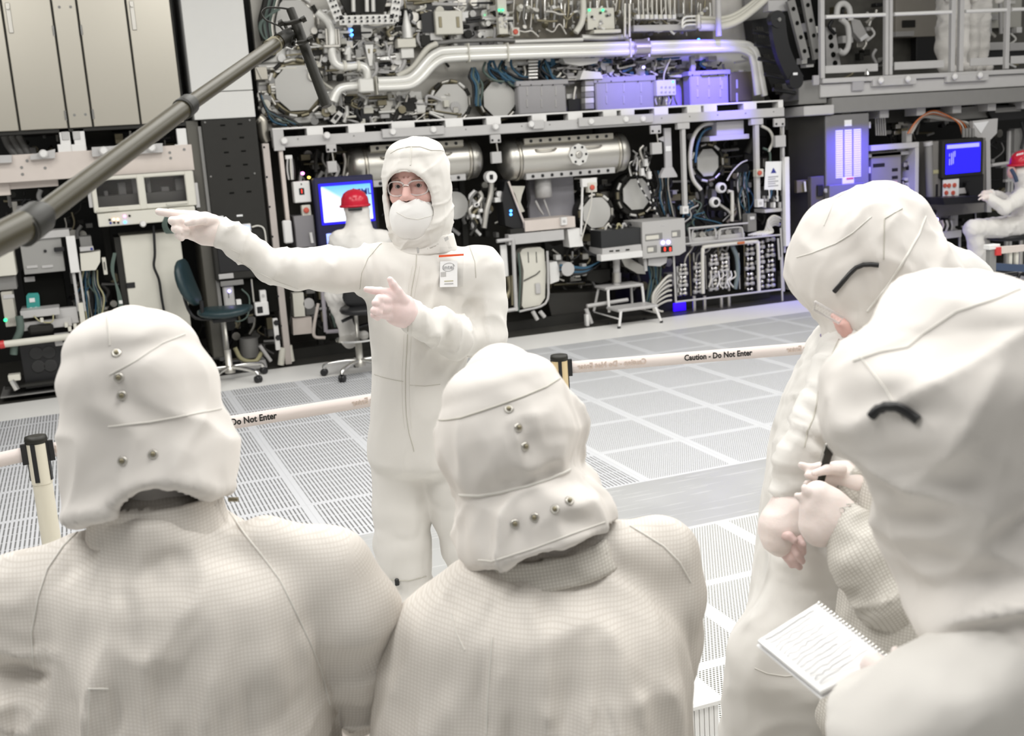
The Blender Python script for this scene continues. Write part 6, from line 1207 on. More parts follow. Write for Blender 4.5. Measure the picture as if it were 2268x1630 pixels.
class Hit:
    def __init__(s, V, Q): s.t = BVHTree.FromPolygons([tuple(v) for v in V], [tuple(int(i) for i in q) for q in Q])
    def px(s, x, y, lift=0.0):
        d = ray(x, y); l, n, i, dd = s.t.ray_cast(Vector(EYE), Vector(d))
        if l is None: return None, None
        n = np.array(n); n = -n if n@d > 0 else n; return np.array(l)+n*lift, n
    def line(s, pts, lift=0.001, step=6):
        out = []
        for (x0, y0), (x1, y1) in zip(pts[:-1], pts[1:]):
            k = max(1, int(math.hypot(x1-x0, y1-y0)/step))
            for i in range(k):
                p, n = s.px(x0+(x1-x0)*i/k, y0+(y1-y0)*i/k, lift)
                if p is not None: out.append(p)
        p, n = s.px(*pts[-1], lift)
        if p is not None: out.append(p)
        return out
def seam(hit, pts, r, m, parent, name='seam', lift=0.0006, step=6):
    P = hit.line(pts, lift, step); runs = [[]]
    for p in P:
        if runs[-1] and np.linalg.norm(p-runs[-1][-1]) > 0.06: runs.append([])
        runs[-1].append(p)
    for q in runs:
        if len(q) > 2: MB().tube(q, r, 6).build(name, m, parent)
def snap(hit, x, y, r, parent):
    p, n = hit.px(x, y)
    if p is None: return
    o = MB().lathe(p-n*0.001, n, [(0, r), (0.0022, r), (0.0030, r*0.8)], 14).build('snap_button', STEEL, parent)
    MB().lathe(p+n*0.0028, n, [(0, r*0.5), (0.001, r*0.52), (0.002, r*0.4), (0.0024, r*0.15)], 12).build('snap_cap', BRONZE, o)
def Rm(px, d): return px*d/FPX
def hand(sd, palm, fingers, d, k=0.006):
    """palm = px points (x, y, depth, r px) joined as one slab; fingers = chains of (x, y, depth, r px)"""
    for ch in palm: sd.chain([J(*c[:3]) for c in ch], [Rm(c[3], c[2]) for c in ch], 0.012)
    for ch in fingers: sd.chain([J(*c[:3]) for c in ch], [Rm(c[3], c[2]) for c in ch], 0.0035, k0=k)
    return sd
# ------------------------------------------------------------------ the presenter
def presenter():
    B = SDF(); j = J
    tor = [(925, 1010, 3.55, 98, .125), (925, 900, 3.52, 102, .14), (925, 800, 3.49, 103, .14), (930, 700, 3.46, 113, .14), (938, 630, 3.44, 122, .135), (945, 578, 3.42, 116, .115), (944, 545, 3.41, 62, .09)]
    B.loft([j(*t[:3]) for t in tor], [Rm(t[3], t[2]) for t in tor], [t[4] for t in tor], _r, 0.05, 0.03)
    sR, eR, wR = j(842, 592, 3.41), j(662, 601, 3.23), j(500, 517, 3.13)
    B.chain([sR, j(750, 598, 3.32), eR, j(600, 585, 3.2), j(540, 545, 3.16), wR], [Rm(50, 3.4), Rm(49, 3.3), Rm(43, 3.2), Rm(39, 3.2), Rm(33, 3.15), Rm(32, 3.1)], 0.02, k0=0.06)
    sL, eL, wL = j(1060, 598, 3.42), j(1070, 742, 3.42), j(905, 700, 3.19)
    B.chain([sL, j(1070, 670, 3.43), eL], [Rm(53, 3.4), Rm(46, 3.4), Rm(44, 3.4)], 0.02, k0=0.05)
    B.chain([eL, j(1010, 748, 3.34), j(960, 722, 3.26), j(918, 704, 3.21)], [Rm(44, 3.4), Rm(42, 3.3), Rm(35, 3.25), Rm(34, 3.2)], 0.02)
    l1 = [(882, 985, 3.55, 58), (889, 1130, 3.6, 58), (892, 1210, 3.62, 58), (896, 1252, 3.63, 55), (906, 1284, 3.635, 42), (912, 1325, 3.64, 50), (908, 1420, 3.67, 50), (893, 1500, 3.69, 42), (886, 1535, 3.68, 40), (846, 1560, 3.62, 30)]
    l2 = [(985, 985, 3.55, 60), (1020, 1140, 3.6, 55), (1040, 1215, 3.62, 54), (1050, 1255, 3.63, 52), (1058, 1290, 3.64, 42), (1062, 1330, 3.65, 48), (1078, 1470, 3.69, 42), (1080, 1530, 3.69, 40), (1060, 1570, 3.63, 32)]
    for L in (l1, l2): B.chain([j(*c[:3]) for c in L], [Rm(c[3], c[2]) for c in L], 0.02, k0=0.05)
    V, Q = B.mesh(0.0075)
    pel, che = j(925, 990, 3.53), j(940, 600, 3.43)
    regs = [(pel, che, 'drape', .0065, 9, 3.0), (sR, eR, 'ring', .0085, 13, 6), (eR, wR, 'ring', .0075, 17, 7), (sL, eL, 'ring', .010, 11, 6), (eL, j(915, 704, 3.2), 'ring', .013, 18, 7)]
    for L in (l1, l2): regs += [(j(*L[0][:3]), j(*L[2][:3]), 'drape', .006, 8, 3), (j(*L[2][:3]), j(*L[4][:3]), 'ring', .013, 16, 5), (j(*L[4][:3]), j(*L[6][:3]), 'drape', .007, 26, 3)]
    V = relax(folds(V, Q, regs, 3.1), Q, 1); V[:, 2] = np.maximum(V[:, 2], 0.0); hit = Hit(V, Q)
    # gloved hands
    H1 = SDF(); d = 3.1
    hand(H1, [[(500, 518, 3.13, 27), (470, 512, 3.12, 28), (440, 502, 3.11, 27)], [(486, 496, 3.12, 16), (455, 486, 3.10, 15), (425, 484, 3.09, 13)], [(485, 532, 3.13, 14), (450, 528, 3.12, 13), (425, 520, 3.11, 12)]],
         [[(432, 479, 3.10, 13), (408, 476, 3.085, 10.5), (380, 473, 3.07, 9.5), (352, 469, 3.06, 8.3)],
          [(425, 492, 3.10, 12), (400, 488, 3.06, 10.5), (382, 489, 3.045, 9.5), (392, 497, 3.055, 8.5), (408, 499, 3.07, 7.5)],
          [(425, 507, 3.11, 11), (402, 505, 3.065, 10), (388, 507, 3.05, 8.8), (400, 512, 3.055, 8), (414, 511, 3.07, 7.5)],
          [(425, 520, 3.11, 10), (408, 520, 3.075, 9), (396, 521, 3.06, 8), (402, 527, 3.065, 7.5)],
          [(474, 488, 3.10, 13), (452, 486, 3.07, 11.5), (430, 490, 3.05, 9.5), (415, 494, 3.045, 7.5)]], d)
    v1, q1 = H1.mesh(0.0026)
    H2 = SDF()
    hand(H2, [[(915, 702, 3.2, 27), (890, 690, 3.17, 32), (862, 680, 3.15, 27)], [(900, 670, 3.16, 16), (872, 655, 3.13, 15), (853, 650, 3.12, 12)], [(905, 712, 3.19, 15), (870, 705, 3.15, 13)]],
         [[(862, 650, 3.12, 11), (842, 645, 3.10, 9.3), (824, 643, 3.09, 8.2), (812, 641, 3.085, 7)],
          [(858, 665, 3.11, 11), (840, 662, 3.07, 10), (832, 671, 3.06, 8.6), (842, 676, 3.075, 8)],
          [(858, 682, 3.115, 11.5), (838, 680, 3.075, 10), (829, 688, 3.06, 8.6), (840, 692, 3.075, 8)],
          [(860, 698, 3.13, 10), (838, 696, 3.10, 9), (828, 698, 3.085, 7.6), (836, 704, 3.10, 7)],
          [(893, 665, 3.14, 13), (880, 644, 3.12, 10.5), (870, 629, 3.11, 8.8), (864, 619, 3.105, 6.8)]], d)
    v2, q2 = H2.mesh(0.0026)
    # head in its own frame: x to the picture's right, y out of the face, z up
    O = j(924, 406, 3.36); c = unit(O-EYE); ang = math.radians(19); F = unit(-c*math.cos(ang)-_r*math.sin(ang)); F[2] = -0.04; F = unit(F)
    Z = unit(A(0, 0, 1)-F*F[2]); X = np.cross(Z, F); M = np.array([X, F, Z]); W_ = lambda v: O+np.asarray(v)@M
    hd = SDF(); hd.ell((0, 0, .025), (.074, .094, .10)).ell((0, .03, -.07), (.058, .066, .075), k=.03).cone((0, .0, -.08), (0, -.015, -.21), .058, k=.03)
    hd.cone((0, .088, .012), (0, .108, -.030), .0095, .0135, k=.014)
    for s in (-1, 1):
        hd.ell((s*.012, .098, -.036), (.009, .011, .008), k=.008).cone((s*.012, .086, .0175), (s*.046, .070, .019), .0085, .008, k=.014).ell((s*.040, .066, -.030), (.026, .026, .026), k=.025)
        hd.ell((s*.032, .097, .001), (.0165, .020, .0095), k=.008, op='s')
        hd.cone((s*.018, .0855, .0068), (s*.046, .0765, .0066), .0050, k=.004).cone((s*.019, .0835, -.0078), (s*.045, .0745, -.0072), .0038, k=.004)
        hd.ell((s*.077, -.01, -.01), (.012, .02, .03), k=.01).ell((s*.007, .106, -.043), (.004, .006, .003), k=.002, op='s')
    hd.cone((-.007, .093, .028), (-.005, .090, .012), .0015, k=.006, op='s').cone((.007, .093, .028), (.005, .090, .012), .0015, k=.006, op='s')
    v3, q3 = hd.mesh(0.0026); v3 = W_(v3)
    base = j(930, 1540, 3.69); base[2] = 0
    p = quads_obj('person', [(V, Q, SUIT), (v1, q1, GLOVE), (v2, q2, GLOVEP), (v3, q3, SKIN)], None, base, 'standing person in white coverall and mask pointing to the left with one arm out', 'person')
    for s in (-1, 1):
        e = W_((s*.032, .0755, 0.0)); g = W_((s*.032+.001, .0755+.5, 0.0))-e; g = unit(unit(EYE-e)*0.5+F*0.6)
        o = MB().ball((0, 0, 0), 0.0118, 16); o.v = [o.v[0]+e]; o = o.build('eye', mat('eye_white', (0.45, 0.36, 0.34), 0.2), p)
        MB().lathe(e+g*0.0106, g, [(0, .0052), (.0012, .0048), (.0017, .003)], 14).build('iris', mat('iris_dark', (0.035, 0.03, 0.03), 0.2), o)
        MB().tube(curve([W_((s*.013, .0945, .0165)), W_((s*.03, .092, .0225)), W_((s*.047, .080, .0205))], 4), [.0022, .003, .003, .003, .003, .003, .0028, .002, .0015][:9], 6).build('eyebrow', mat('brow_hair', (0.42, 0.25, 0.20), 0.8), p)
    # hood
    hz = [(.085, .088, .098, 0), (.045, .098, .116, 0), (0, .100, .121, 0), (-.06, .099, .118, .002), (-.11, .098, .114, .006), (-.155, .088, .10, .008), (-.20, .082, .084, .0), (-.235, .085, .08, -.01)]
    hz = hz[::-1]; mk = lambda g: ([(0, z[3], z[0]) for z in hz], [z[1]-g for z in hz], [z[2]-g for z in hz])
    h = SDF(); C, a_, b_ = mk(0); h.loft(C, a_, b_, (1, 0, 0), .02, .05, p=2.15); C, a_, b_ = mk(.011); h.loft(C, a_, b_, (1, 0, 0), .06, .038, k=.004, op='s', p=2.15)
    def opening(P): x, y, z = P[..., 0], P[..., 1], P[..., 2]; return np.maximum((np.sqrt((np.abs(x)/.071)**2.3+(np.abs(z+.055)/.100)**2.3)-1)*.066, .03-y)
    h.fun(opening, (-.08, .02, -.16), (.08, .2, .06), .008, 's'); v, q = h.mesh(0.0036)
    v = folds(v, q, [((0, 0, -.2), (0, 0, -.08), 'ring', .006, 22, 9), ((0, 0, -.05), (0, 0, .1), 'drape', .0035, 14, 6)], 1.7, .04); vh = W_(v)
    hood = quads_obj('hood', [(vh, q, SUIT)], p, None); hh = Hit(vh, q)
    seam(hh, [(865, 340), (880, 331), (905, 325), (930, 325), (955, 333), (975, 333), (990, 336), (998, 344)], .0011, SEAM, hood); seam(hh, [(911, 326), (910, 345), (909, 366)], .002, SEAML, hood)
    rim = [W_((.066*math.cos(t), 0, -.052+.097*math.sin(t))) for t in np.linspace(0.35, PI-0.35, 20)]
    rr_ = []
    for t in np.linspace(0.25, PI-0.25, 26):
        l = W_((.068*math.cos(t), .5, -.052+.099*math.sin(t))); g = hh.t.ray_cast(Vector(l), Vector(-F))
        if g[0] is not None: rr_.append(np.array(g[0]))
    if len(rr_) > 5: MB().tube(rr_, .0028, 6).build('rim_binding', SUIT, hood)
    # mask
    mk = SDF(); mk.ell((0, .058, -.098), (.074, .070, .080))
    def top(P): x, y, z = P[..., 0], P[..., 1], P[..., 2]; return np.maximum(z-(-.046+.36*np.abs(x)), .035-y)
    mk.fun(top, (-.2, -.1, -.3), (.2, .3, .1), .0, 'i'); mk.ell((0, .052, -.093), (.069, .065, .08), k=.002, op='s')
    v, q = mk.mesh(.0028); v = folds(v, q, [((0, .1, -.05), (0, .1, -.16), 'ring', .0016, 14, 9)], 5.2); v = relax(v, q, 3)
    mo = quads_obj('face_mask', [(W_(v), q, MASK)], p, None); mh = Hit(W_(v), q); seam(mh, [(878, 470), (900, 482), (925, 486), (955, 478), (966, 466)], .0008, SEAML, mo)
    # glasses
    gl = None
    for s in (-1, 1):
        lc = A(s*.034, .105-.004, -.006); n = 22; P = []
        for t in np.linspace(0, 2*PI, n, endpoint=False):
            x = .029*math.copysign(abs(math.cos(t))**.75, math.cos(t)); z = .0215*math.copysign(abs(math.sin(t))**.8, math.sin(t)); P.append(W_((lc[0]+x, lc[1]-2.2*(lc[0]+x)**2*2.0, lc[2]+z-.12*abs(lc[0]+x)*0)))
        o = MB().tube(P+[P[0]], .0024, 6, False).build('lens_rim', FRAME, p)
        cc = sum(P)/n; MB().add([cc]+P, [(0, 1+i, 1+(i+1) % n) for i in range(n)]).build('lens', LENS, o)
        tp = [W_((s*.061, .088, .004)), W_((s*.069, .07, .004)), W_((s*.073, .03, .004)), W_((s*.074, -.03, .0))]; MB().tube(curve(tp, 4), .0032, 6).build('temple', FRAME, p)
        SH = [W_((s*.062, .086, .014)), W_((s*.070, .050, .016)), W_((s*.070, .050, -.018)), W_((s*.062, .086, -.022))]; MB().add(SH, [(0, 1, 2, 3)]).build('side_shield', CLEAR, p)
    MB().tube(curve([W_((-.009, .104, .002)), W_((0, .108, .005)), W_((.009, .104, .002))], 4), .0017, 6).build('bridge', CHROME, p)
    # collar, zip, seams
    cn = j(940, 548, 3.40)
    cl = SDF(); cc = [cn+A(0, 0, -.012), cn+A(0, 0, .035)]; cl.loft(cc, [.102, .093], [.092, .086], _r, .012, .012).loft(cc, [.092, .084], [.082, .077], _r, .05, .05, k=.003, op='s')
    v, q = cl.mesh(.004); quads_obj('collar', [(v, q, SUIT)], p, None)
    seam(hit, [(923, 560), (921, 590), (912, 640), (906, 690), (903, 740), (900, 790), (898, 830), (898, 880), (900, 920), (906, 960), (915, 990), (917, 1000)], .0013, SEAM, p, 'zip')
    for dx in (-8, 8): seam(hit, [(921+dx, 590), (912+dx, 640), (903+dx, 740), (898+dx, 830), (899+dx, 900), (904+dx, 950)], .0007, SEAML, p, 'zip_placket')
    seam(hit, [(829, 829), (850, 836), (875, 842), (893, 845)], .0009, SEAM, p); seam(hit, [(908, 853), (940, 855), (975, 851)], .0009, SEAM, p)
    seam(hit, [(866, 525), (840, 543), (815, 572), (801, 605), (797, 640)], .0011, SEAM, p); seam(hit, [(1020, 516), (1040, 545), (1052, 580), (1054, 615)], .0011, SEAM, p); seam(hit, [(523, 575), (560, 597), (610, 622), (660, 640)], .0009, SEAML, p)
    seam(hit, [(512, 552), (533, 562), (528, 572)], .0008, SEAML, p)
    q0, n0 = hit.px(926, 552, .008)
    if q0 is not None: MB().bev(q0+A(-.004, -.004, -.016), q0+A(.004, .003, .012), .002).build('zip_pull', LGREY, p)
    for (x, y, L) in ((880, 1287, l1),):
        q0, n0 = hit.px(x, y, .004)
        if q0 is not None: MB().bev(q0-A(.007, .006, .012), q0+A(.007, .004, .012), .003).build('toggle', BLACK, p)
    seam(hit, [(858, 1282), (875, 1285), (905, 1286), (930, 1280), (944, 1276)], .0018, SEAM, p, 'gather_cord')
    # badge
    ds = [((hit.px(x, y)[0]-EYE)@_w) for x, y in ((976, 552), (1022, 552), (1020, 630), (976, 630)) if hit.px(x, y)[0] is not None]; db = min(ds)-.008
    def card(nm, pts, dd, m, par, th=.0006):
        P = [J(x, y, dd) for x, y in pts]; n = -_w*th; return MB().hexa([P[3]-n, P[2]-n, P[2]+n, P[3]+n, P[0]-n, P[1]-n, P[1]+n, P[0]+n]).build(nm, m, par)
    o = card('badge_pouch', [(974, 547), (1028, 546), (1025, 635), (971, 636)], db, CLEAR, p); k = card('badge_card', [(975, 579), (1013, 577), (1013, 635), (974, 636)], db-.002, PAPER, o)
    card('red_zip_strip', [(972, 565), (1027, 562), (1027, 566), (972, 570)], db-.003, led('strip_red', (0.8, 0.1, 0.03), 0.0), o); card('portrait', [(976, 603), (988, 602), (988, 612), (976, 613)], db-.0028, LGREY, k)
    for y in (622, 628): card('printed_line', [(984, y), (1004, y-1), (1004, y+.8), (984, y+1.8)], db-.0028, YELC if y < 625 else INKG, k)
    rr2 = unit(J(1012, 590.5, db)-J(976, 592.5, db)); text_mesh('badge_lettering', 'intel', .019, INKG, k, J(993.5, 592, db-.0032), rr2, _u, bold=.0002)
    ring = [J(993.5+13.5*math.cos(t), 591.5+9*math.sin(t)-1.2*math.cos(t), db-.003) for t in np.linspace(.5, 2*PI-.05, 26)]; MB().tube(ring, .0007, 5).build('badge_oval', INKG, k)
    card('clip_strap', [(985, 526), (991, 526), (1001, 550), (994, 551)], db-.002, CLEAR, o); card('clip', [(983, 527), (992, 523), (994, 530), (986, 535)], db-.004, LGREY, o)
    return p
presenter()
MB().hexa([J(x, y, dd) for dd in (3.50, 3.44) for x, y in ((1006, 722), (1036, 722), (1036, 672), (1016, 674))]).build('black_pouch', BLACK, None, 'black flat pouch held under the bent elbow of the pointing person', 'pouch')
# ------------------------------------------------------------------ the listeners
def tilt(deg): a = math.radians(deg); return _r*math.cos(a)+_u*math.sin(a)
def ground(P, z): return A(P[0], P[1], z)
def shell(nodes, right, gap, h, e1, kb=.06, p=2.15, cut=None):     # open-bottomed hood from (x, y, depth, half width px, half depth m), bottom first
    s = SDF(); C = [J(*n[:3]) for n in nodes]; a = [Rm(n[3], n[2]) for n in nodes]; b = [n[4] for n in nodes]
    s.loft(C, a, b, right, .012, e1, p=p); s.loft(C, [x-gap for x in a], [x-gap for x in b], right, kb, e1-gap, k=.004, op='s', p=p)
    if cut is not None: s.ell(*cut, k=.01, op='s')
    V, Q = s.mesh(h); return V, Q, C
def fade(V, a, b):      # 1 below a, 0 above b along the axis a-b
    d = unit(b-a); return 1-np.clip((V-a)@d/np.linalg.norm(b-a), 0, 1)*.88
def legs(B, hipL, hipR, r=.085, spread=0.0):
    for hp in (hipL, hipR):
        k = ground(hp, hp[2]*.53)+A(0, -.02, 0); an = ground(hp, .09)+A(0, .02, 0); B.chain([hp, k, an, an+A(0, 0, -.03)], [r, r*.8, r*.62, r*.6], .03, k0=.05); B.cone(an+A(0, 0, -.04), an+A(.02, .14, -.045), .05, .04, k=.03)
def listener_left():
    d = 1.62; B = SDF()
    top = [(345, 1130, 1.6, 105, .085), (372, 1195, d, 165, .10), (392, 1260, d, 265, .125), (405, 1350, d+.02, 310, .145), (402, 1480, d+.05, 325, .165), (398, 1640, d+.08, 338, .18)]
    C = [J(*t[:3]) for t in top]; pel = ground(C[-1], .80); C += [pel+A(0, 0, .0)]
    B.loft(C, [Rm(t[3], t[2]) for t in top]+[.225], [t[4] for t in top]+[.18], tilt(2), .03, .05)
    sR = J(730, 1262, d+.02); eR = J(795, 1450, d+.08); fR = J(790, 1560, d+.28); sL = J(45, 1320, d-.02); eL = J(5, 1560, d+.0); fL = J(120, 1700, d+.25)
    B.chain([J(590, 1215, d), sR, J(785, 1350, d+.03), eR, J(800, 1520, d+.15), fR], [Rm(70, d), Rm(85, d), Rm(86, d), Rm(80, 1.7), Rm(68, 1.75), Rm(50, 1.85)], .03, k0=.05)
    B.chain([J(180, 1240, d), sL, eL, fL], [Rm(60, d), Rm(84, d), Rm(72, d), Rm(50, 1.8)], .03, k0=.05)
    legs(B, pel+_r0*-.1, pel+_r0*.1)
    V, Q = B.mesh(.0085, 0.0)
    regs = [(J(395, 1290, d), J(400, 1640, d+.08), 'drape', .060, 13, 1.2), (J(395, 1290, d), J(400, 1640, d+.08), 'drape', .018, 26, 2.5), (J(150, 1230, d), J(650, 1210, d), 'ring', .006, 8, 6), (sR, eR, 'drape', .012, 11, 3.5), (eR, fR, 'ring', .013, 14, 7), (sL, eL, 'ring', .016, 16, 7)]
    V = folds(V, Q, regs, 8.3, .06, np.clip(.3+(J(395, 1310, d)[2]-V[:, 2])/.07*.7, .3, 1)); V = relax(V, Q, 1); hit = Hit(V, Q)
    hg = SDF(); hg.chain([fR, J(785, 1610, d+.36)], [.035, .03]); v1, q1 = hg.mesh(.006)
    b0 = ground(pel, 0); p = quads_obj('person', [(V, Q, GRID), (v1, q1, GLOVE)], None, b0, 'person seen from behind at left in gridded smock, hood with three snaps in a column', 'person', guv=weave(V, [(C[1], C[-1], 'flat', .25), (sR, eR, 'limb', .06), (eR, fR, 'limb', .05), (sL, eL, 'limb', .05), (eL, fL, 'limb', .05)]))
    nod = [(346, 1108, 1.61, 168, .118), (338, 1050, d, 178, .125), (325, 985, d, 170, .125), (318, 940, d, 163, .122), (313, 890, d, 160, .126), (300, 835, d, 161, .128), (294, 784, d, 140, .116)]
    V2, Q2, C2 = shell(nod, tilt(5), .012, .005, Rm(100, d), cut=(J(356, 1140, 1.5), (Rm(112, 1.5), .085, Rm(64, 1.5)), [tilt(6), _w, tilt(96)])); ax = unit(C2[-1]-C2[0])
    V2 = folds(V2, Q2, [(C2[0], C2[3], 'ring', .015, 11, 6), (C2[3], C2[5], 'ring', .020, 9, 6), (C2[5], C2[6]+ax*.05, 'ring', .003, 6, 5)], 2.2, .05, fade(V2, C2[5]-ax*.01, C2[6]+ax*.01)); V2 = relax(V2, Q2, 1)
    hood = quads_obj('hood', [(V2, Q2, HOOD)], p, None); hh = Hit(V2, Q2)
    for x, y in ((258, 782), (263, 836), (270, 876), (271, 1021), (339, 1006)): snap(hh, x, y, .0066, hood)
    seam(hh, [(237, 700), (240, 730), (243, 765)], .001, SEAML, hood); seam(hh, [(243, 830), (300, 800), (360, 760), (410, 740)], .0009, SEAML, hood, step=8); seam(hh, [(240, 945), (330, 935), (440, 915), (490, 905)], .001, SEAML, hood)
    hd = SDF(); hd.ell(J(305, 840, d), (.075, .085, .11)).cone(J(305, 880, d), J(345, 1140, d), .07, k=.03); v, q = hd.mesh(.008); quads_obj('inner_hood', [(v, q, HOOD)], p, None)
    co = SDF(); cc = [J(352, 1172, 1.615), J(343, 1088, 1.60)]; co.loft(cc, [Rm(152, d), Rm(136, d)], [.09, .085], tilt(8), .01, .012).loft(cc, [Rm(140, d), Rm(128, d)], [.08, .075], tilt(8), .06, .06, k=.003, op='s'); v, q = co.mesh(.005); quads_obj('collar', [(v, q, GRID)], p, None, guv=weave(v, [(cc[0], cc[1], 'flat', .1)]))
    seam(hit, [(508, 1135), (540, 1180), (580, 1230), (620, 1285), (650, 1345), (685, 1420), (710, 1480), (730, 1560)], .0013, SEAML, p); seam(hit, [(180, 1170), (140, 1210), (105, 1260), (85, 1320), (70, 1400), (75, 1480)], .0013, SEAML, p); seam(hit, [(198, 1525), (196, 1580), (194, 1628)], .001, SEAML, p); seam(hit, [(195, 1525), (240, 1525)], .001, SEAML, p)

    q0 = J(517, 1106, 1.6); MB().tube([q0-_r*.007, q0+_r*.007], .0035, 8).build('fastener', BRONZE, p)
def listener_centre():
    d = 1.66; B = SDF()
    top = [(1222, 1222, d, 120, .085), (1220, 1275, d, 190, .11), (1212, 1340, d, 275, .135), (1200, 1430, d+.03, 322, .16), (1188, 1530, d+.05, 335, .175), (1180, 1640, d+.07, 340, .185)]
    C = [J(*t[:3]) for t in top]; pel = ground(C[-1], .74); C += [pel]
    B.loft(C, [Rm(t[3], t[2]) for t in top]+[.23], [t[4] for t in top]+[.18], tilt(9), .03, .05)
    sR = J(1458, 1232, d+.03); eR = J(1478, 1430, d+.08); fR = J(1440, 1520, d+.3); sL = J(962, 1400, d); eL = J(905, 1560, d+.05); fL = J(930, 1640, d+.3)
    B.chain([J(1360, 1215, d), sR, J(1482, 1320, d+.04), eR, fR], [Rm(60, d), Rm(80, d), Rm(74, d), Rm(66, 1.75), Rm(46, 1.9)], .03, k0=.06)
    B.chain([J(1060, 1300, d), sL, J(925, 1480, d+.02), eL, fL], [Rm(60, d), Rm(70, d), Rm(66, d), Rm(62, 1.75), Rm(46, 1.9)], .03, k0=.06)
    legs(B, pel+_r0*-.1, pel+_r0*.1)
    V, Q = B.mesh(.0085, 0.0)
    regs = [(J(1200, 1330, d), J(1185, 1640, d+.08), 'drape', .064, 12, 1.2), (J(1200, 1330, d), J(1185, 1640, d+.08), 'drape', .018, 27, 2.5), (J(1000, 1330, d), J(1440, 1210, d), 'ring', .006, 9, 6), (sR, eR, 'drape', .010, 10, 3), (sL, eL, 'drape', .013, 12, 3)]
    V = folds(V, Q, regs, 4.9, .06, np.clip(.3+(J(1205, 1370, d)[2]-V[:, 2])/.07*.7, .3, 1)); V = relax(V, Q, 1); hit = Hit(V, Q)
    b0 = ground(pel, 0); p = quads_obj('person', [(V, Q, GRID)], None, b0, 'person seen from behind at the centre, domed hood with slanted row of four snaps', 'person', guv=weave(V, [(C[1], C[-1], 'flat', .25), (sR, eR, 'limb', .055), (eR, fR, 'limb', .05), (sL, eL, 'limb', .05), (eL, fL, 'limb', .05)]))
    nod = [(1206, 1196, d-.01, 165, .125), (1198, 1165, d, 170, .128), (1178, 1115, d, 158, .12), (1153, 1066, d, 138, .105), (1140, 1015, d, 152, .12), (1125, 950, d, 160, .128), (1112, 898, d, 149, .125), (1108, 864, d, 131, .116)]
    V2, Q2, C2 = shell(nod, tilt(12), .012, .005, Rm(76, d)); ax = unit(C2[-1]-C2[0])
    V2 = folds(V2, Q2, [(C2[0], C2[2], 'ring', .012, 11, 6), (C2[3], C2[6], 'drape', .018, 17, 6), (C2[6]+ax*.02, C2[7]+ax*.06, 'ring', .002, 6, 5)], 6.1, .045, fade(V2, C2[5], C2[6])); V2 = relax(V2, Q2, 1)
    hood = quads_obj('hood', [(V2, Q2, HOOD)], p, None); hh = Hit(V2, Q2)
    for x, y in ((1127, 906), (1148, 947), (1163, 989), (1140, 1160), (1184, 1146), (1229, 1128), (1261, 1109)): snap(hh, x, y, .0066, hood)
    seam(hh, [(960, 930), (985, 931), (1020, 926), (1060, 913), (1110, 896), (1160, 878), (1210, 857), (1240, 838)], .0012, SEAM, hood)
    seam(hh, [(1018, 1096), (1060, 1098), (1110, 1090), (1165, 1078), (1220, 1060), (1262, 1040)], .0022, SEAML, hood, 'gather_band'); seam(hh, [(1060, 1240), (1090, 1243), (1180, 1215), (1260, 1185), (1340, 1156)], .001, SEAML, hood)
    hd = SDF(); hd.ell(J(1118, 920, d), (.075, .085, .11)).cone(J(1130, 980, d), J(1215, 1250, d), .07, k=.03); v, q = hd.mesh(.008); quads_obj('inner_hood', [(v, q, HOOD)], p, None)
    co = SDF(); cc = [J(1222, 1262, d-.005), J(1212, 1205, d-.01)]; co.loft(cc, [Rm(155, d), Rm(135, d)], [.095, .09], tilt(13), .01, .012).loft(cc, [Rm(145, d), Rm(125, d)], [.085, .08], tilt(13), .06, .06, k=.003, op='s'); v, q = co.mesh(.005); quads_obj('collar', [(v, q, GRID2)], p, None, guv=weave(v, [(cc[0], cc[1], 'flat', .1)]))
    seam(hit, [(1395, 1165), (1430, 1185), (1470, 1210), (1505, 1245), (1530, 1290)], .0013, SEAML, p); seam(hit, [(1090, 1410), (1085, 1480), (1080, 1560), (1078, 1625)], .0012, SEAML, p); seam(hit, [(1000, 1360), (1010, 1400), (1030, 1440)], .001, SEAML, p)
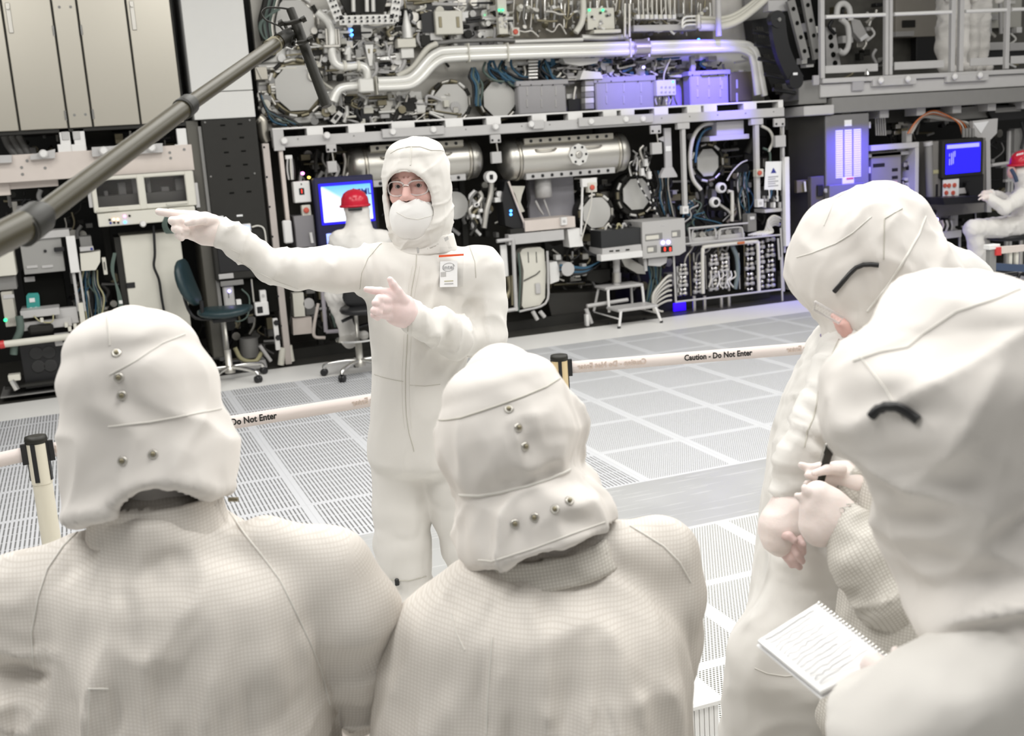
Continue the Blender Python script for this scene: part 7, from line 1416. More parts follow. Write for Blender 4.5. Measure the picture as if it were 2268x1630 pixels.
def listener_bending():
    d = 2.05; B = SDF()
    top = [(2000, 700, 2.0, 108, .17), (1955, 790, 2.03, 130, .2), (1905, 900, 2.05, 138, .2), (1860, 1010, 2.07, 133, .195), (1828, 1130, 2.09, 122, .18), (1805, 1260, 2.11, 118, .175), (1800, 1380, 2.13, 132, .19), (1795, 1470, 2.14, 136, .2)]
    C = [J(*t[:3]) for t in top]; B.loft(C, [Rm(t[3], t[2]) for t in top], [t[4] for t in top], _r, .05, .05)
    B.chain([J(2000, 690, 2.0), J(2070, 640, 2.0), J(2130, 640, 1.98)], [Rm(90, 2), Rm(85, 2), Rm(62, 2)], .04, k0=.06)
    hf, hb = J(1765, 1480, 2.06), J(1860, 1480, 2.26)
    for hp, lx in ((hf, -.03), (hb, .02)):
        k = ground(hp, .47)-_r0*.05; an = ground(hp, .1)-_r0*.02; B.chain([hp, k, an, ground(an, .05)], [.125, .115, .075, .06], .03, k0=.05); B.cone(ground(an, .045), ground(an, .045)-_r0*.16, .05, .04, k=.03)
    s0, e0, w0 = J(1862, 830, 1.93), J(1772, 1000, 1.9), J(1745, 1150, 1.92)
    B.chain([J(1905, 770, 1.98), s0, e0, w0], [Rm(60, 2), Rm(52, 1.95), Rm(42, 1.9), Rm(38, 1.9)], .02, k0=.05)
    V, Q = B.mesh(.0085, 0.0)
    regs = [(C[0], C[4], 'drape', .011, 12, 3), (C[4], C[7], 'drape', .008, 9, 2.5), (s0, e0, 'ring', .012, 20, 7), (e0, w0, 'ring', .011, 26, 7), (hf, ground(hf, .4), 'ring', .012, 8, 5), (J(2000, 690, 2), J(2130, 640, 2), 'ring', .01, 12, 6)]
    V = folds(V, Q, regs, 12.4, .05); hit = Hit(V, Q)
    # cuff, hand
    G = SDF(); G.chain([J(1745, 1130, 1.9), J(1733, 1170, 1.9), J(1728, 1195, 1.9)], [Rm(42, 1.9), Rm(44, 1.9), Rm(34, 1.9)], .02)
    v1, q1 = G.mesh(.005); v1 = folds(v1, q1, [(J(1745, 1130, 1.9), J(1728, 1195, 1.9), 'ring', .004, 22, 8)], 3.3)
    H = SDF(); d2 = 1.9
    hand(H, [[(1733, 1195, d2, 25), (1743, 1215, d2, 23)], [(1745, 1190, d2-.01, 16), (1757, 1208, d2-.01, 14)]],
         [[(1737, 1215, d2, 10), (1745, 1236, d2-.01, 9), (1754, 1252, d2-.01, 7.5)], [(1748, 1213, d2-.015, 10.5), (1758, 1236, d2-.02, 9.3), (1771, 1256, d2-.015, 7.6)], [(1757, 1206, d2-.025, 10), (1767, 1226, d2-.035, 9), (1777, 1243, d2-.03, 7.6)], [(1768, 1190, d2-.03, 10), (1776, 1206, d2-.04, 9), (1779, 1223, d2-.035, 7.6)], [(1728, 1185, d2-.02, 11), (1748, 1187, d2-.05, 9.5), (1760, 1197, d2-.055, 8)]], d2)
    v2, q2 = H.mesh(.003)
    hd = SDF(); hd.ell(J(1915, 590, 2.03), (.075, .1, .1)); hd.chain([J(1895, 660, 1.97), J(1862, 694, 1.965)], [.055, .026], .03).chain([J(1848, 700, 1.93), J(1866, 722, 1.915), J(1880, 744, 1.92)], [.008, .010, .011], .012); v3, q3 = hd.mesh(.006)
    b0 = ground(J(1800, 1480, 2.14), 0); p = quads_obj('person', [(V, Q, SUITC), (v1, q1, GLOVE), (v2, q2, BARE), (v3, q3, SKIN)], None, b0, 'person at right standing with hooded head bent down, glasses low, hand hanging in front', 'person')
    # hood: side view, bent forward
    S1 = SDF(); rt = tilt(-38)
    C3 = [J(1990, 640, 1.99), J(1965, 590, 1.99), J(1930, 545, 2.0), J(1895, 500, 2.0)]
    S1.ell(J(1903, 566, 2.0), (Rm(146, 2), .112, Rm(128, 2)), ax=[tilt(-40), _w, tilt(50)]); S1.ell(J(1835, 610, 2.0), (Rm(70, 2), .095, Rm(72, 2)), ax=[tilt(-40), _w, tilt(50)], k=.05)
    S1.cone(J(1905, 735, 2.0), J(1950, 765, 2.02), .05, k=.04)
    S1.chain([J(1945, 600, 2.0), J(2010, 650, 2.0), J(2075, 640, 1.99)], [Rm(120, 2), Rm(112, 2), Rm(80, 2)], .05); S1.cone(J(1905, 650, 1.97), J(1935, 730, 1.98), Rm(75, 2), Rm(70, 2), k=.05); S1.cone(J(2000, 480, 2.0), J(1960, 440, 2.0), Rm(45, 2), Rm(30, 2), k=.06)
    V2, Q2 = S1.mesh(.005)
    V2 = folds(V2, Q2, [(J(1800, 620, 2), J(1990, 520, 2), 'ring', .013, 10, 5), (J(1900, 640, 2), J(2010, 520, 2), 'drape', .014, 14, 5), (J(1930, 690, 2), J(2060, 620, 2), 'ring', .018, 15, 6)], 9.9, .05); V2 = relax(V2, Q2, 1)
    hood = quads_obj('hood', [(V2, Q2, HOOD)], p, None); hh = Hit(V2, Q2)
    seam(hh, [(1765, 570), (1800, 560), (1850, 540), (1890, 515), (1930, 480)], .0011, SEAML, hood); seam(hh, [(1957, 575), (1958, 530), (1959, 485), (1998, 462)], .0011, SEAM, hood); seam(hh, [(1825, 500), (1850, 440), (1875, 425)], .001, SEAML, hood); seam(hh, [(1920, 690), (1960, 640), (2000, 580), (2035, 520), (2050, 480)], .0022, SEAML, hood, 'gather_band')
    # glasses
    P = hh.line([(1849, 645), (1862, 630), (1880, 608), (1895, 593), (1912, 586), (1930, 585), (1945, 587)], .003, 8)
    if len(P) > 3: MB().tube(P, [.0042]*len(P), 8).build('glasses_temple', BLACK, p)
    gq = [J(1806, 668, 1.90), J(1868, 704, 1.88), J(1858, 716, 1.90), J(1803, 686, 1.92)]; MB().tube(gq+[gq[0]], .0022, 6).build('glasses_frame', FRAME, p); MB().add(gq, [(0, 1, 2, 3)]).build('glasses_lens', LENS, p)
    gq = [J(1818, 742, 2.04), J(1840, 728, 2.04), J(1838, 736, 2.05), J(1820, 750, 2.05)]; MB().tube(gq+[gq[0]], .002, 6).build('glasses_far_side', mat('violet_frame', (.3, .25, .45), .3), p)
    seam(hit, [(1858, 752), (1840, 790), (1825, 830), (1812, 870), (1808, 900), (1800, 930), (1788, 955), (1782, 990)], .0014, SEAM, p, 'zip'); seam(hit, [(1716, 1110), (1722, 1150), (1745, 1165)], .001, SEAM, p); seam(hit, [(1672, 1480), (1700, 1492), (1740, 1498), (1770, 1495)], .0012, SEAML, p, 'hem')
    q0, n0 = hit.px(1870, 832, .004)
    if q0 is not None: x_ = unit(np.cross(n0, A(0, 0, 1))); o = MB().hexa([q0+x_*a+A(0, 0, b)+n0*c for c in (0, .001) for a, b in ((-.018, -.012), (.02, -.016), (.022, .006), (-.016, .014))]).build('name_card', PAPER, p)
def listener_writing():
    d = 1.78; B = SDF()
    top = [(2120, 960, 1.74, 120, .12), (2100, 1080, 1.74, 170, .13), (2075, 1240, 1.75, 175, .13), (2045, 1400, 1.76, 172, .125), (2038, 1520, 1.78, 170, .13), (2040, 1660, 1.79, 175, .14)]
    C = [J(*t[:3]) for t in top]; pel = ground(C[-1], .85); B.loft(C+[pel], [Rm(t[3], t[2]) for t in top]+[.14], [t[4] for t in top]+[.15], _r, .05, .05)
    legs(B, pel+_r0*.0+A(0, -.1, 0), pel+A(0, .1, 0))
    V, Q = B.mesh(.0085, 0.0); V = folds(V, Q, [(C[1], C[5], 'drape', .007, 12, 3)], 5.5)
    s0, e0, w0 = J(2140, 1120, 1.72), J(1968, 1318, 1.68), J(1868, 1150, 1.72)
    R_ = SDF(); R_.chain([s0, e0], [Rm(95, 1.7), Rm(62, 1.7)], .02).chain([e0, J(1905, 1230, 1.69), w0], [Rm(62, 1.7), Rm(66, 1.7), Rm(50, 1.7)], .02)
    R_.cone(w0+unit(w0-e0)*.02, w0-unit(w0-e0)*.03, Rm(40, 1.7), Rm(36, 1.7), k=.004, op='s')
    R_.chain([J(2080, 1060, 1.80), J(1960, 1130, 1.82), J(1905, 1092, 1.8)], [.07, .055, .046], .02)
    v0, q0 = R_.mesh(.006); v0 = folds(v0, q0, [(e0, w0, 'ring', .009, 20, 9), (s0, e0, 'ring', .008, 13, 7)], 1.2, .04)
    G = SDF(); dd = 1.72
    hand(G, [[(1868, 1150, dd, 37), (1838, 1120, dd, 37), (1812, 1098, dd, 34)], [(1800, 1130, dd, 30), (1795, 1160, dd, 26)]],
         [[(1800, 1100, dd, 15), (1788, 1088, dd-.01, 11), (1782, 1080, dd-.01, 8)], [(1798, 1110, dd, 14), (1778, 1104, dd, 10), (1766, 1098, dd, 8)]], dd)
    G.chain([J(1868, 1150, dd), J(1840, 1160, dd), J(1815, 1180, dd)], [Rm(36, dd), Rm(40, dd), Rm(30, dd)], .02)
    d3 = 1.8
    hand(G, [[(1905, 1090, d3, 40), (1875, 1055, d3, 32), (1850, 1045, d3, 24)], [(1895, 1075, d3-.02, 26), (1860, 1060, d3-.02, 20)]],
         [[(1850, 1040, d3-.02, 15), (1818, 1035, d3-.02, 12), (1792, 1038, d3-.02, 10.5), (1775, 1030, d3-.02, 8)], [(1850, 1060, d3-.02, 14), (1815, 1058, d3-.03, 11.5), (1790, 1052, d3-.03, 9)], [(1850, 1070, d3, 13), (1812, 1075, d3-.02, 11), (1788, 1072, d3-.02, 9)], [(1856, 1080, d3, 12), (1822, 1088, d3-.01, 10), (1800, 1086, d3-.01, 8.5)], [(1862, 1040, d3-.035, 14), (1832, 1040, d3-.05, 11), (1805, 1048, d3-.05, 8.5)]], d3)
    v1, q1 = G.mesh(.0032)
    hd = SDF(); hd.ell(J(2130, 830, 1.74), (.10, .10, .125)).cone(J(2130, 860, 1.74), J(2120, 980, 1.74), .09, k=.03); v2, q2 = hd.mesh(.008)
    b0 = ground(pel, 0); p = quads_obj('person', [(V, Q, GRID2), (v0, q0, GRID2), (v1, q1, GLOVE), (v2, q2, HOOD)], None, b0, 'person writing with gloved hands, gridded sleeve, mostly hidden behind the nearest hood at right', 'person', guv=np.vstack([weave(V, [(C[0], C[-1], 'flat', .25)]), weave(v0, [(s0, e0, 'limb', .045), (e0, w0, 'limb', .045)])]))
    a, b = J(1815, 1075, 1.765), J(1841, 984, 1.75); ax = unit(b-a); L = np.linalg.norm(b-a)
    t = thing('pen', 'dark ballpoint pen held upright in a gloved hand at right', 'pen', a)
    MB().lathe(a-ax*.04, ax, [(0, .001), (.012, .0045), (.014, .0058), (L*.75+.04, .0064), (L*.76+.04, .007), (L*.97+.04, .0066), (L+.04, .004)], 12).build('barrel', OLIVED, t); pr = unit(np.cross(ax, _w)); MB().tube(curve([a+ax*L*.99, a+ax*L*.97+pr*.008, a+ax*L*.6+pr*.0085, a+ax*L*.52+pr*.0065], 4), .0016, 6).build('clip', CHROME, t)
    N = [J(1768, 1092, 1.735), J(1800, 1090, 1.735), J(1802, 1098, 1.73), J(1772, 1100, 1.73)]
def listener_near():
    d = 1.22; S1 = SDF(); rt = tilt(-6)
    nod = [(2190, 1330, 1.25, 165, .10), (2165, 1240, 1.24, 160, .10), (2142, 1120, d, 172, .105), (2138, 1010, d, 206, .115), (2110, 900, d, 245, .12), (2130, 800, d, 235, .118), (2165, 715, d, 185, .10)]
    C = [J(*n[:3]) for n in nod]; S1.loft(C, [Rm(n[3], n[2]) for n in nod], [n[4] for n in nod], rt, .03, Rm(112, d)); S1.cone(J(1965, 840, d-.02), J(2010, 950, d-.02), Rm(92, d), Rm(95, d), k=.06)
    V2, Q2 = S1.mesh(.0055); ax = unit(C[-1]-C[0])
    V2 = folds(V2, Q2, [(C[0], C[2], 'ring', .034, 11, 5), (J(1900, 1050, d), J(2260, 960, d), 'drape', .016, 11, 4), (C[4], C[6], 'ring', .016, 8, 4)], 7.4, .06); V2 = relax(V2, Q2, 1); hh = Hit(V2, Q2)
    B = SDF(); top = [(2260, 1330, 1.27, 110, .10), (2330, 1420, 1.28, 200, .16), (2360, 1560, 1.3, 240, .2), (2370, 1700, 1.32, 240, .2)]
    CB = [J(*t[:3]) for t in top]; pel = ground(CB[-1], .8); B.loft(CB+[pel], [Rm(t[3], t[2]) for t in top]+[.14], [t[4] for t in top]+[.18], _r, .04, .05)
    s0, e0 = J(2190, 1500, 1.18), J(1985, 1640, 1.16); w0 = J(1990, 1560, 1.33)
    B.chain([CB[1], s0, J(2060, 1570, 1.15), e0, w0], [Rm(150, 1.25), Rm(125, 1.2), Rm(125, 1.15), Rm(118, 1.16), Rm(55, 1.3)], .04, k0=.06); legs(B, pel-_r0*.1, pel+_r0*.1)
    V, Q = B.mesh(.0085, 0.0); V = folds(V, Q, [(CB[1], s0, 'ring', .010, 9, 5), (s0, e0, 'drape', .012, 9, 4), (CB[1], CB[3], 'drape', .01, 9, 3)], 10.2, .06); V = relax(V, Q, 1)
    G = SDF(); dd = 1.36
    hand(G, [[(1995, 1540, 1.33, 36), (1965, 1500, dd, 34), (1935, 1475, dd+.02, 30)]], [[(1985, 1480, dd-.03, 15), (1990, 1455, dd-.035, 13), (1982, 1440, dd-.03, 10)], [(1930, 1480, dd+.04, 13), (1890, 1460, dd+.06, 12), (1860, 1445, dd+.07, 10)], [(1930, 1500, dd+.03, 13), (1885, 1490, dd+.05, 12), (1855, 1480, dd+.06, 10)], [(1940, 1515, dd+.02, 13), (1895, 1512, dd+.04, 11), (1868, 1505, dd+.05, 9)], [(1950, 1525, dd+.01, 12), (1915, 1528, dd+.03, 10), (1890, 1525, dd+.04, 8)]], dd)
    v1, q1 = G.mesh(.0035)
    b0 = ground(pel, 0); p = quads_obj('person', [(V, Q, SUIT), (v1, q1, GLOVE)], None, b0, 'nearest person at the right edge, large hood in profile, holding a spiral notepad', 'person')
    hood = quads_obj('hood', [(V2, Q2, HOOD)], p, None)
    P = hh.line([(1932, 922), (1946, 908), (1962, 902), (1985, 900), (2000, 906), (2018, 918), (2034, 931)], .002, 8)
    if len(P) > 3: MB().tube(P, .0052, 8).build('glasses_temple', BLACK, p)
    seam(hh, [(1890, 800), (1950, 780), (2010, 770), (2045, 740), (2120, 690), (2200, 665), (2260, 640)], .0012, SEAML, hood, step=10); seam(hh, [(1905, 790), (1960, 860), (2000, 930)], .001, SEAML, hood, step=10)
    # notepad
    q = [J(1678, 1418, 1.45), J(1812, 1334, 1.50), J(1968, 1456, 1.40), J(1817, 1532, 1.34)]; n = unit(np.cross(q[1]-q[0], q[3]-q[0])); n = n if n[2] > 0 else -n
    t = thing('notepad', 'open spiral notepad with handwritten lines held at the lower right', 'notepad', sum(q)/4)
    MB().hexa([q[0]-n*.005, q[3]-n*.005, q[2]-n*.005, q[1]-n*.005, q[0], q[3], q[2], q[1]] if np.cross(q[3]-q[0], q[1]-q[0])@n > 0 else [q[0]-n*.005, q[1]-n*.005, q[2]-n*.005, q[3]-n*.005, q[0], q[1], q[2], q[3]]).build('pages', PAPER, t)
    bb = [x-n*.0085-(x-sum(q)/4)*-.03 for x in q]; MB().add(bb+[x-n*.001 for x in bb], [(0, 1, 2, 3), (7, 6, 5, 4), (0, 4, 5, 1), (1, 5, 6, 2), (2, 6, 7, 3), (3, 7, 4, 0)], True).build('back_sheets', PAPER, t)
    uu, vv = q[3]-q[0], q[1]-q[0]
    for i in range(13):
        s = .06+i*.07; a = q[0]+uu*s+vv*.08+n*.0005; b = q[0]+uu*s+vv*(.86-.1*(i % 3))+n*.0005; k = 10; pts = [a+(b-a)*j/k+uu*.008*rs.randn()+n*.0002 for j in range(k+1)]; MB().tube(pts, .0007, 4).build('handwriting', mat('pencil_grey', (.42, .42, .43), .8), t)
    ed0, ed1 = q[1], q[2]
    for i in range(22):
        c = ed0+(ed1-ed0)*(i+.5)/22-n*.003; dv = unit(vv)*.006; MB().tube([c-dv*.6+n*.004, c+n*.006, c+dv*.8+n*.002, c+dv*.6-n*.003, c-dv*.2-n*.005], .0012, 5).build('spiral_coil', CHROME, t)
listener_left(); listener_centre(); listener_bending(); listener_writing(); listener_near()
# ------------------------------------------------------------------ operators and platform workers in the background
def helmet(parent, c, f, r):
    up = A(0, 0, 1); right = np.cross(up, f)
    m = MB(); prof = [(-.02, r*1.0), (.0, r*1.03), (r*.45, r*.98), (r*.8, r*.78), (r*1.02, r*.45), (r*1.1, r*.08)]; m.lathe(c, up, prof, 20); V = m.v[0]; o = m.build('helmet_shell', HELM, parent)
    P = [c+A(0, 0, -.012)+r*1.05*(right*math.cos(t)+f*math.sin(t)*(1.0+.25*max(0, math.sin(t)))) for t in np.linspace(0, 2*PI, 25)[:-1]]
    MB().tube(P+[P[0]], .012, 6, False).build('helmet_brim', HELM, o)
    MB().tube([c+A(0, 0, r*.4)-f*r*.98, c+A(0, 0, r*1.08), c+A(0, 0, r*.4)+f*r*.98], .009, 6).build('helmet_ridge', HELM, o)
    MB().tube([c+A(0, 0, -.035)-f*r*.98+right*r*x for x in (-.5, -.25, 0, .25, .5)], .016, 6).build('helmet_band', BLACK, o)
    return o
def far_body(pr, J_, h=.014, seed=1.0, amp=.008):
    B = SDF()
    for ch in J_: B.chain([c[0] for c in ch], [c[1] for c in ch], .03, k0=.05)
    if pr: pr(B)
    V, Q = B.mesh(h, 0.0); return folds(V, Q, [(ch[i][0], ch[i+1][0], 'ring', amp, 11, 6) for ch in J_ for i in range(len(ch)-1)], seed), Q
def seated_back():
    Y = 9.2; P = lambda x, y, dy=0: at(x, y, Y+dy)
    pel, che, nk, hd = P(800, 640), P(797, 545), P(794, 497), P(790, 462)
    sl, sr = P(752, 532), P(842, 530); el, er = P(738, 590, .15), P(862, 590, .15); wl, wr = P(745, 600, .42), P(850, 600, .42)
    kn1, an1, to1 = P(745, 655, .1), P(772, 742, .12), P(806, 742, -.08); kn2, an2, to2 = P(840, 655, .3), P(845, 735, .25), P(850, 745, .35)
    ch = [[(pel, .17), (che, .165), (P(795, 525), .13), (nk, .092), (hd, .10)], [(sl, .085), (el, .07), (wl, .05)], [(sr, .085), (er, .07), (wr, .05)], [(pel-_r0*.08, .14), (kn1, .095), (an1, .065), (an1+A(0, 0, -.06), .05), (to1, .042)], [(pel+_r0*.08, .13), (kn2, .09), (an2, .06), (to2, .045)]]
    V, Q = far_body(None, ch, seed=2.0); p = quads_obj('person', [(V, Q, SUIT)], None, ground(pel, 0), 'seated operator in white with red hard hat, back turned, at the blue monitor', 'person')
    helmet(p, P(786, 452), unit(A(.25, 1, 0)), .115)
    t, c = stool('black work stool under the seated operator at the blue monitor', 800, 828, 0, 0, .56, .2); c = np.array(t.location[:])
    f = A(.25, .97, 0); r_ = A(.97, -.25, 0); o = A(.1, .0, 0)
    cushion(MB(), c+A(0, 0, .55)+o, r_, f, .46, .44, .08).build('seat', BLACK, t); cushion(MB(), P(812, 655, -.24), r_, A(0, 0, 1), .4, .2, .06).build('back_pad', BLACK, t)
    eachp('lever', BLACK, t, ((757, 712, 790, 697), (790, 725, 820, 716)), lambda m, a, b, e, g: m.pt([(a, b), (e, g)], Y-.1, .014)); MB().lathe(c+A(0, 0, .3), (0, 0, 1), [(0, .19), (.015, .19)], 20).build('foot_ring', CHROME, t)
seated_back()
def seated_side():
    Y = 9.1; P = lambda x, y, dy=0: at(x, y, Y+dy)
    pel, che, nk, hd = P(2275, 500), P(2276, 440), P(2268, 412), P(2262, 382)
    ch = [[(pel, .15), (che, .15), (P(2274, 425), .12), (nk, .075), (hd, .095)], [(P(2262, 436, -.2), .085), (P(2225, 462, -.22), .065), (P(2190, 438, -.15), .048)], [(P(2268, 432, .2), .08), (P(2228, 442, .2), .06), (P(2196, 430, .1), .045)],
          [(pel+A(0, -.1, 0), .12), (P(2155, 508, -.1), .088), (P(2165, 560, -.08), .075), (P(2178, 598, -.05), .06), (P(2166, 612, -.05), .042)], [(pel+A(0, .12, 0), .12), (P(2165, 505, .15), .085), (P(2180, 560, .15), .07), (P(2186, 600, .15), .055)]]
    V, Q = far_body(None, ch, seed=4.0); G = SDF()
    for dy, y in ((-.15, 438), (.1, 430)):
        G.chain([P(2190, y, dy), P(2180, y-1, dy)], [.045, .035], .01)
        for k in range(4): G.chain([P(2182, y-1, dy-.03+k*.02), P(2172, y+1, dy-.035+k*.022), P(2168, y+4, dy-.035+k*.022)], [.012, .010, .009], .004)
        G.chain([P(2186, y, dy-.035), P(2178, y+3, dy-.05)], [.013, .010], .004)
    v1, q1 = G.mesh(.006); S1 = SDF(); S1.ell(P(2240, 381), (.035, .05, .07)); v2, q2 = S1.mesh(.008)
    p = quads_obj('person', [(V, Q, SUIT), (v1, q1, GLOVE), (v2, q2, SKIN)], None, ground(pel, 0), 'seated operator in white with red hard hat typing at the right edge', 'person')
    helmet(p, P(2264, 362), unit(A(-1, -.1, 0)), .125)
    for k in range(4): MB().pt([(2252+k*4, 345-k), (2254+k*4, 341-k)], Y-.13, .006).build('helmet_mark', PAPER, p)
    MB().pt([(2240, 375), (2248, 390), (2252, 402)], Y-.1, .02, 8, 4).build('blue_strap', NAVY, p)
    c = ground(P(2262, 520), 0); t = thing('work_stool', 'black work stool under the operator typing at the right edge', 'stool', c)
    cushion(MB(), P(2245, 522), A(0, 1, 0), A(-1, 0, 0), .44, .62, .09).build('seat', BLACK, t); MB().cone(c+A(0, 0, .08), c+A(0, 0, P(2245, 522)[2]-.03), .025).build('gas_column', STEEL, t)
    for k in range(5): dd = A(math.cos(k*1.257), math.sin(k*1.257), 0); MB().tube([c+A(0, 0, .1), c+dd*.3+A(0, 0, .05)], .02).ball(c+dd*.3+A(0, 0, .03), .03, 8).build('base_arm', BLACK, t)
seated_side()
def platform_worker(lab, x1, x2, Y, seed):
    z = zp; a, b = at(x1, 120, Y), at(x2, 120, Y); a[2] = b[2] = z; mid = (a+b)/2; U = A(0, 0, 1)
    ch = [[(mid+U*.95, .15), (mid+U*1.2, .16), (mid+U*1.42, .14), (mid+U*1.52, .07), (mid+U*1.65, .10), (mid+U*1.7, .1)]]
    for q, s in ((a, -1), (b, 1)): ch.append([(mid+U*.92+A(.07*s, 0, 0), .12), (q+U*.5, .085), (q+U*.28, .09), (q+U*.25, .07), (q+U*.08, .06), (q+U*.05+A(.02, -.1, 0), .042)])
    for s in (-1, 1): ch.append([(mid+U*1.4+A(.17*s, 0, 0), .08), (mid+U*1.12+A(.22*s, 0, 0), .065), (mid+U*.9+A(.2*s, -.12, 0), .05), (mid+U*.8+A(.19*s, -.14, 0), .035)])
    V, Q = far_body(None, ch, seed=seed, amp=.016); quads_obj('person', [(V, Q, SUIT)], None, mid, lab, 'person')
platform_worker('left of two people in white standing on the platform, only legs in view', 2092, 2126, YR+.35, 3.0)
platform_worker('right of two people in white standing on the platform, only legs in view', 2150, 2172, YR+.55, 6.0)
# ------------------------------------------------------------------ boom microphone, stanchions, floor items
def boom():
    P = [J(-60, 560, 1.28), J(75, 489, 1.40), J(415, 234, 1.80), J(618, 92, 2.12)]
    t = thing('boom_microphone', 'long olive boom pole with black shotgun microphone crossing the upper left', 'boom microphone', P[3])
    ax = unit(P[3]-P[0]); MB().cone(J(-400, 735, 1.05), J(75, 489, 1.40), Rm(34, 1.40), n=20).build('pole_section', OLIVE, t); MB().cone(P[1], P[2], Rm(26, 1.42), n=20).build('pole_section', OLIVE, t); MB().cone(P[2], P[3], Rm(17, 1.8), n=20).build('pole_section', OLIVE, t)
    for c, r, L in ((P[1], 38, .05), (P[2], 23, .035)):
        d = (c-EYE)@_w; a = unit(P[2]-P[1]); R_ = Rm(r, d); MB().lathe(c-a*L*.5, a, [(0, R_*.9), (.0, R_), (L*.1, R_*1.04), (L*.75, R_), (L, R_*.75)], 20).lathe(c-a*L*.62, a, [(0, R_*.8), (0, R_*1.02), (L*.1, R_*1.02)], 20).build('locking_collar', OLIVED, t)
    d = 2.14; MB().cone(P[3], J(642, 78, d), Rm(17, d), n=16).build('tip_ferrule', OLIVED, t)
    MB().cone(J(598, 106, 2.1), J(612, 96, 2.11), Rm(18, 2.1), n=18).build('tip_ring', mat('tip_tan', (.22, .20, .13), .4), t)
    m0, m1 = J(643, 20, d), J(724, 236, d); a = unit(m1-m0); MB().cone(m0, J(663, 70, d), Rm(9.5, d), n=18).build('microphone_tail', OLIVED, t); MB().cone(J(655, 50, d), m1, Rm(11.5, d), n=20).build('microphone_tube', OLIVED, t)
    for (x0, y0, x1, y1) in ((618, 53, 676, 41), (661, 95, 690, 84)): MB().tube(curve([J(x0, y0, d-.02), J((x0+x1)/2, (y0+y1)/2+3, d-.03), J(x1, y1, d-.02)], 3), Rm(5, d), 8).build('shock_clip', OLIVED, t)
    eachp('clip_end', OLIVED, t, ((672, 42), (688, 87), (622, 50)), lambda m, x, y: m.cone(J(x-4, y+3, d-.03), J(x+5, y-2, d-.03), Rm(7, d), n=10))
    MB().tube([J(631, 55, d), J(652, 102, d)], Rm(4, d)).build('clip_bar', OLIVED, t); MB().tube([J(637, 67, d), J(648, 62, d)], Rm(4, d)).tube([J(646, 90, d), J(655, 86, d)], Rm(4, d)).build('clip_link', OLIVED, t)
    MB().cone(J(628, 84, d), J(650, 92, d), Rm(14, d), Rm(16, d), n=14).build('swivel', OLIVED, t)
    MB().tube(curve([J(640, 20, d), J(615, 17, d), J(590, 18, d), J(580, 30, d), J(588, 44, d), J(605, 52, d), J(622, 60, d), J(634, 80, d), J(640, 98, d)], 5), Rm(2.2, d), 8).build('cable', OLIVED, t)
boom()
def stanchion(lab, px, py, band, z=1.0):
    c = fl(px, py, z); b = ground(c, 0); t = thing('stanchion_post', lab, 'post', b)
    MB().lathe(b, (0, 0, 1), [(0, .16), (.012, .165), (.03, .12), (.035, .04)], 28).build('base', BLACK, t); MB().lathe(b, (0, 0, 1), [(.03, .031), (z-.16, .031)], 24).build('tube', POST, t)
    MB().lathe(b, (0, 0, 1), [(z-.16, .033), (z-.02, .033)], 24).build('belt_head', band, t); MB().lathe(b, (0, 0, 1), [(z-.022, .034), (z-.012, .036), (z, .034), (z+.002, .02)], 24).build('cap', OLIVED, t)
    for k in range(4):
        an = -.9+k*PI/2+.55; dd = A(math.cos(an), math.sin(an), 0); s = A(-dd[1], dd[0], 0)
        MB().hexa([b+dd*.030+s*x+A(0, 0, zz)+dd*y for zz in (z-.15, z-.02) for x, y in ((-.007, 0), (.007, 0), (.007, .006), (-.007, .006))]).build('belt_slot', BLACK, t)
    return t, c
tL, cL = stanchion('cream stanchion post with black cap at the left, belts clipped both sides', 78, 966, POST); tC, cC = stanchion('tan-headed stanchion post standing behind the centre hood', 1238, 786, GOLD)
def belt(lab, p0, p1, sag, z, texts, clips):
    n = 24; w = .0245; d = p1-p0; L = np.linalg.norm(d[:2]); dr = unit(A(d[0], d[1], 0)); nr = np.cross(dr, A(0, 0, 1)); nr = nr if nr[1] < 0 else -nr
    f = lambda t: p0+d*t-A(0, 0, sag*4*t*(1-t)); V = []; F = []
    for i in range(n+1):
        c = f(i/n)
        for s, o in ((-w, 0), (w, 0), (w, .001), (-w, .001)): V.append(c+A(0, 0, s)-nr*o)
    for i in range(n):
        for k in range(4): F.append((i*4+k, (i+1)*4+k, (i+1)*4+(k+1) % 4, i*4+(k+1) % 4))
    t = thing('belt', lab, 'belt', p0); MB().add(V, F).build('webbing', BELT, t)
    for s, u, m, fl_ in texts:
        c = f(u)+nr*.0022; e = f(u+.01)-f(u-.01); text_mesh('lettering', s, .034, m, t, c, -e if (np.cross(e, A(0, 0, 1))@nr) < 0 else e, A(0, 0, 1), depth=.0003, flip=fl_, bold=.0009, sx_=.84)
    return t
def clip(c, dr, par):
    s = A(-dr[1], dr[0], 0); MB().hexa([c+dr*x+s*y+A(0, 0, zz) for zz in (-.034, .034) for x, y in ((.028, -.008), (.05, -.008), (.05, .008), (.028, .008))]).build('belt_clip', BLACK, par)
zb_ = .945
def bz(c): return ground(c, zb_)
def onbelt(px, py): return fl(px, py, zb_)
eL = onbelt(160, 982); eM = onbelt(825, 886); dL = unit(A(*(cC-cL)[:2], 0))
def solve_u(p0, p1, px):       # where along a level line a photo column falls
    best = min(np.linspace(0, 1, 400), key=lambda t: abs(proj(p0+(p1-p0)*t)[0]-px)); return float(best)
def proj(P): q = P-EYE; z = q@_w; return CX+FPX*(q@_r)/z, CY-FPX*(q@_u)/z
p0, p1 = bz(cL)+dL*.05, bz(cC)-dL*.04
dR = unit(A(*(onbelt(1825, 768)-bz(cC))[:2], 0)); q0 = bz(cC)+dR*.05; q1 = q0+dR*2.1
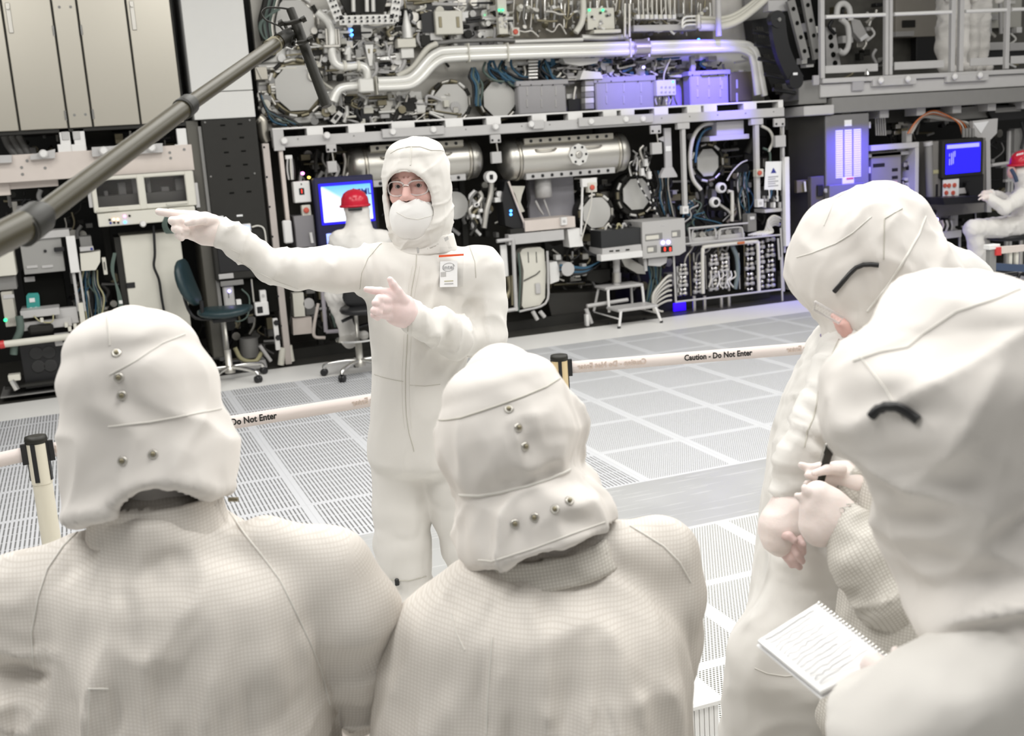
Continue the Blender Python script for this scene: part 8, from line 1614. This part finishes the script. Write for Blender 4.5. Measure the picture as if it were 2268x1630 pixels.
clip(bz(cL), dL, tL); clip(bz(cL), unit(A(-1, -.12, 0)), tL); clip(bz(cC), dR, tC)
belt('pink-white caution belt running from the left stanchion behind the pointing person', p0, p1, .006, zb_, [('Caution - Do Not Enter', solve_u(p0, p1, 525), INK, False), ('Caution - Do Not Enter', solve_u(p0, p1, 858), INKF, True), ('Caution - Do Not Enter', solve_u(p0, p1, 180)-.02, INKF, True)], None)
belt('caution belt right of the tan-headed stanchion with black lettering', q0, q1, .0, zb_, [('Caution - Do Not Enter', solve_u(q0, q1, 1356), INKF, True), ('Caution - Do Not Enter', solve_u(q0, q1, 1590), INK, False), ('Caution - Do Not Enter', solve_u(q0, q1, 1815), INKF, True)], None)
l0 = bz(cL)+unit(A(-1, -.12, 0))*.05; belt('short pink belt leaving the left stanchion towards the frame edge', l0, l0+unit(A(-1, -.12, 0))*1.6, .02, zb_, [], None)
# ridged crate near the floor
zc = .26; k1 = fl(1592, 1541, zc); x1_, yf = k1[0], k1[1]; x0_ = fl(1470, 1552, zc)[0]
t = thing('crate', 'low off-white ridged plastic crate on the floor beside the centre hooded person', 'crate', A((x0_+x1_)/2, yf, 0))
CR = mat('crate_offwhite', (0.70, 0.64, 0.58), 0.5)
MB().bev((x0_, yf, 0), (x1_, yf+.16, zc-.02), .008).build('tub', CR, t); MB().bev((x0_-.012, yf-.014, zc-.022), (x1_+.012, yf+.17, zc), .008).build('rim', WHITE, t)
for i in range(9): x = x0_+.012+(x1_-x0_-.024)*i/8; MB().bev((x-.007, yf-.005, .01), (x+.007, yf, zc-.022), .001).build('ridge', WHITE, t)
# ------------------------------------------------------------------ repeats share a group
GR = {'octagonal_cover': 'octagonal covers on the machine', 'emergency_stop': 'emergency stop boxes', 'outlet_box': 'small white socket boxes', 'status_display': 'black status displays on the hull', 'casing': 'ribbed casings behind the slotted rail',
      'stanchion_post': 'stanchion posts', 'belt': 'caution belts', 'work_stool': 'work stools', 'vacuum_vessel': 'steel vacuum vessels', 'machine_internals': 'dim machine parts inside the bays', 'hull_cables': 'cables on the upper hull', 'terminal_panel': 'wiring terminal panels', 'person': 'people in white coveralls'}
for o in list(S.objects):
    n = o.name.split('.')[0]
    if o.parent is None and n in GR and not o.get('group'): o['group'] = GR[n]
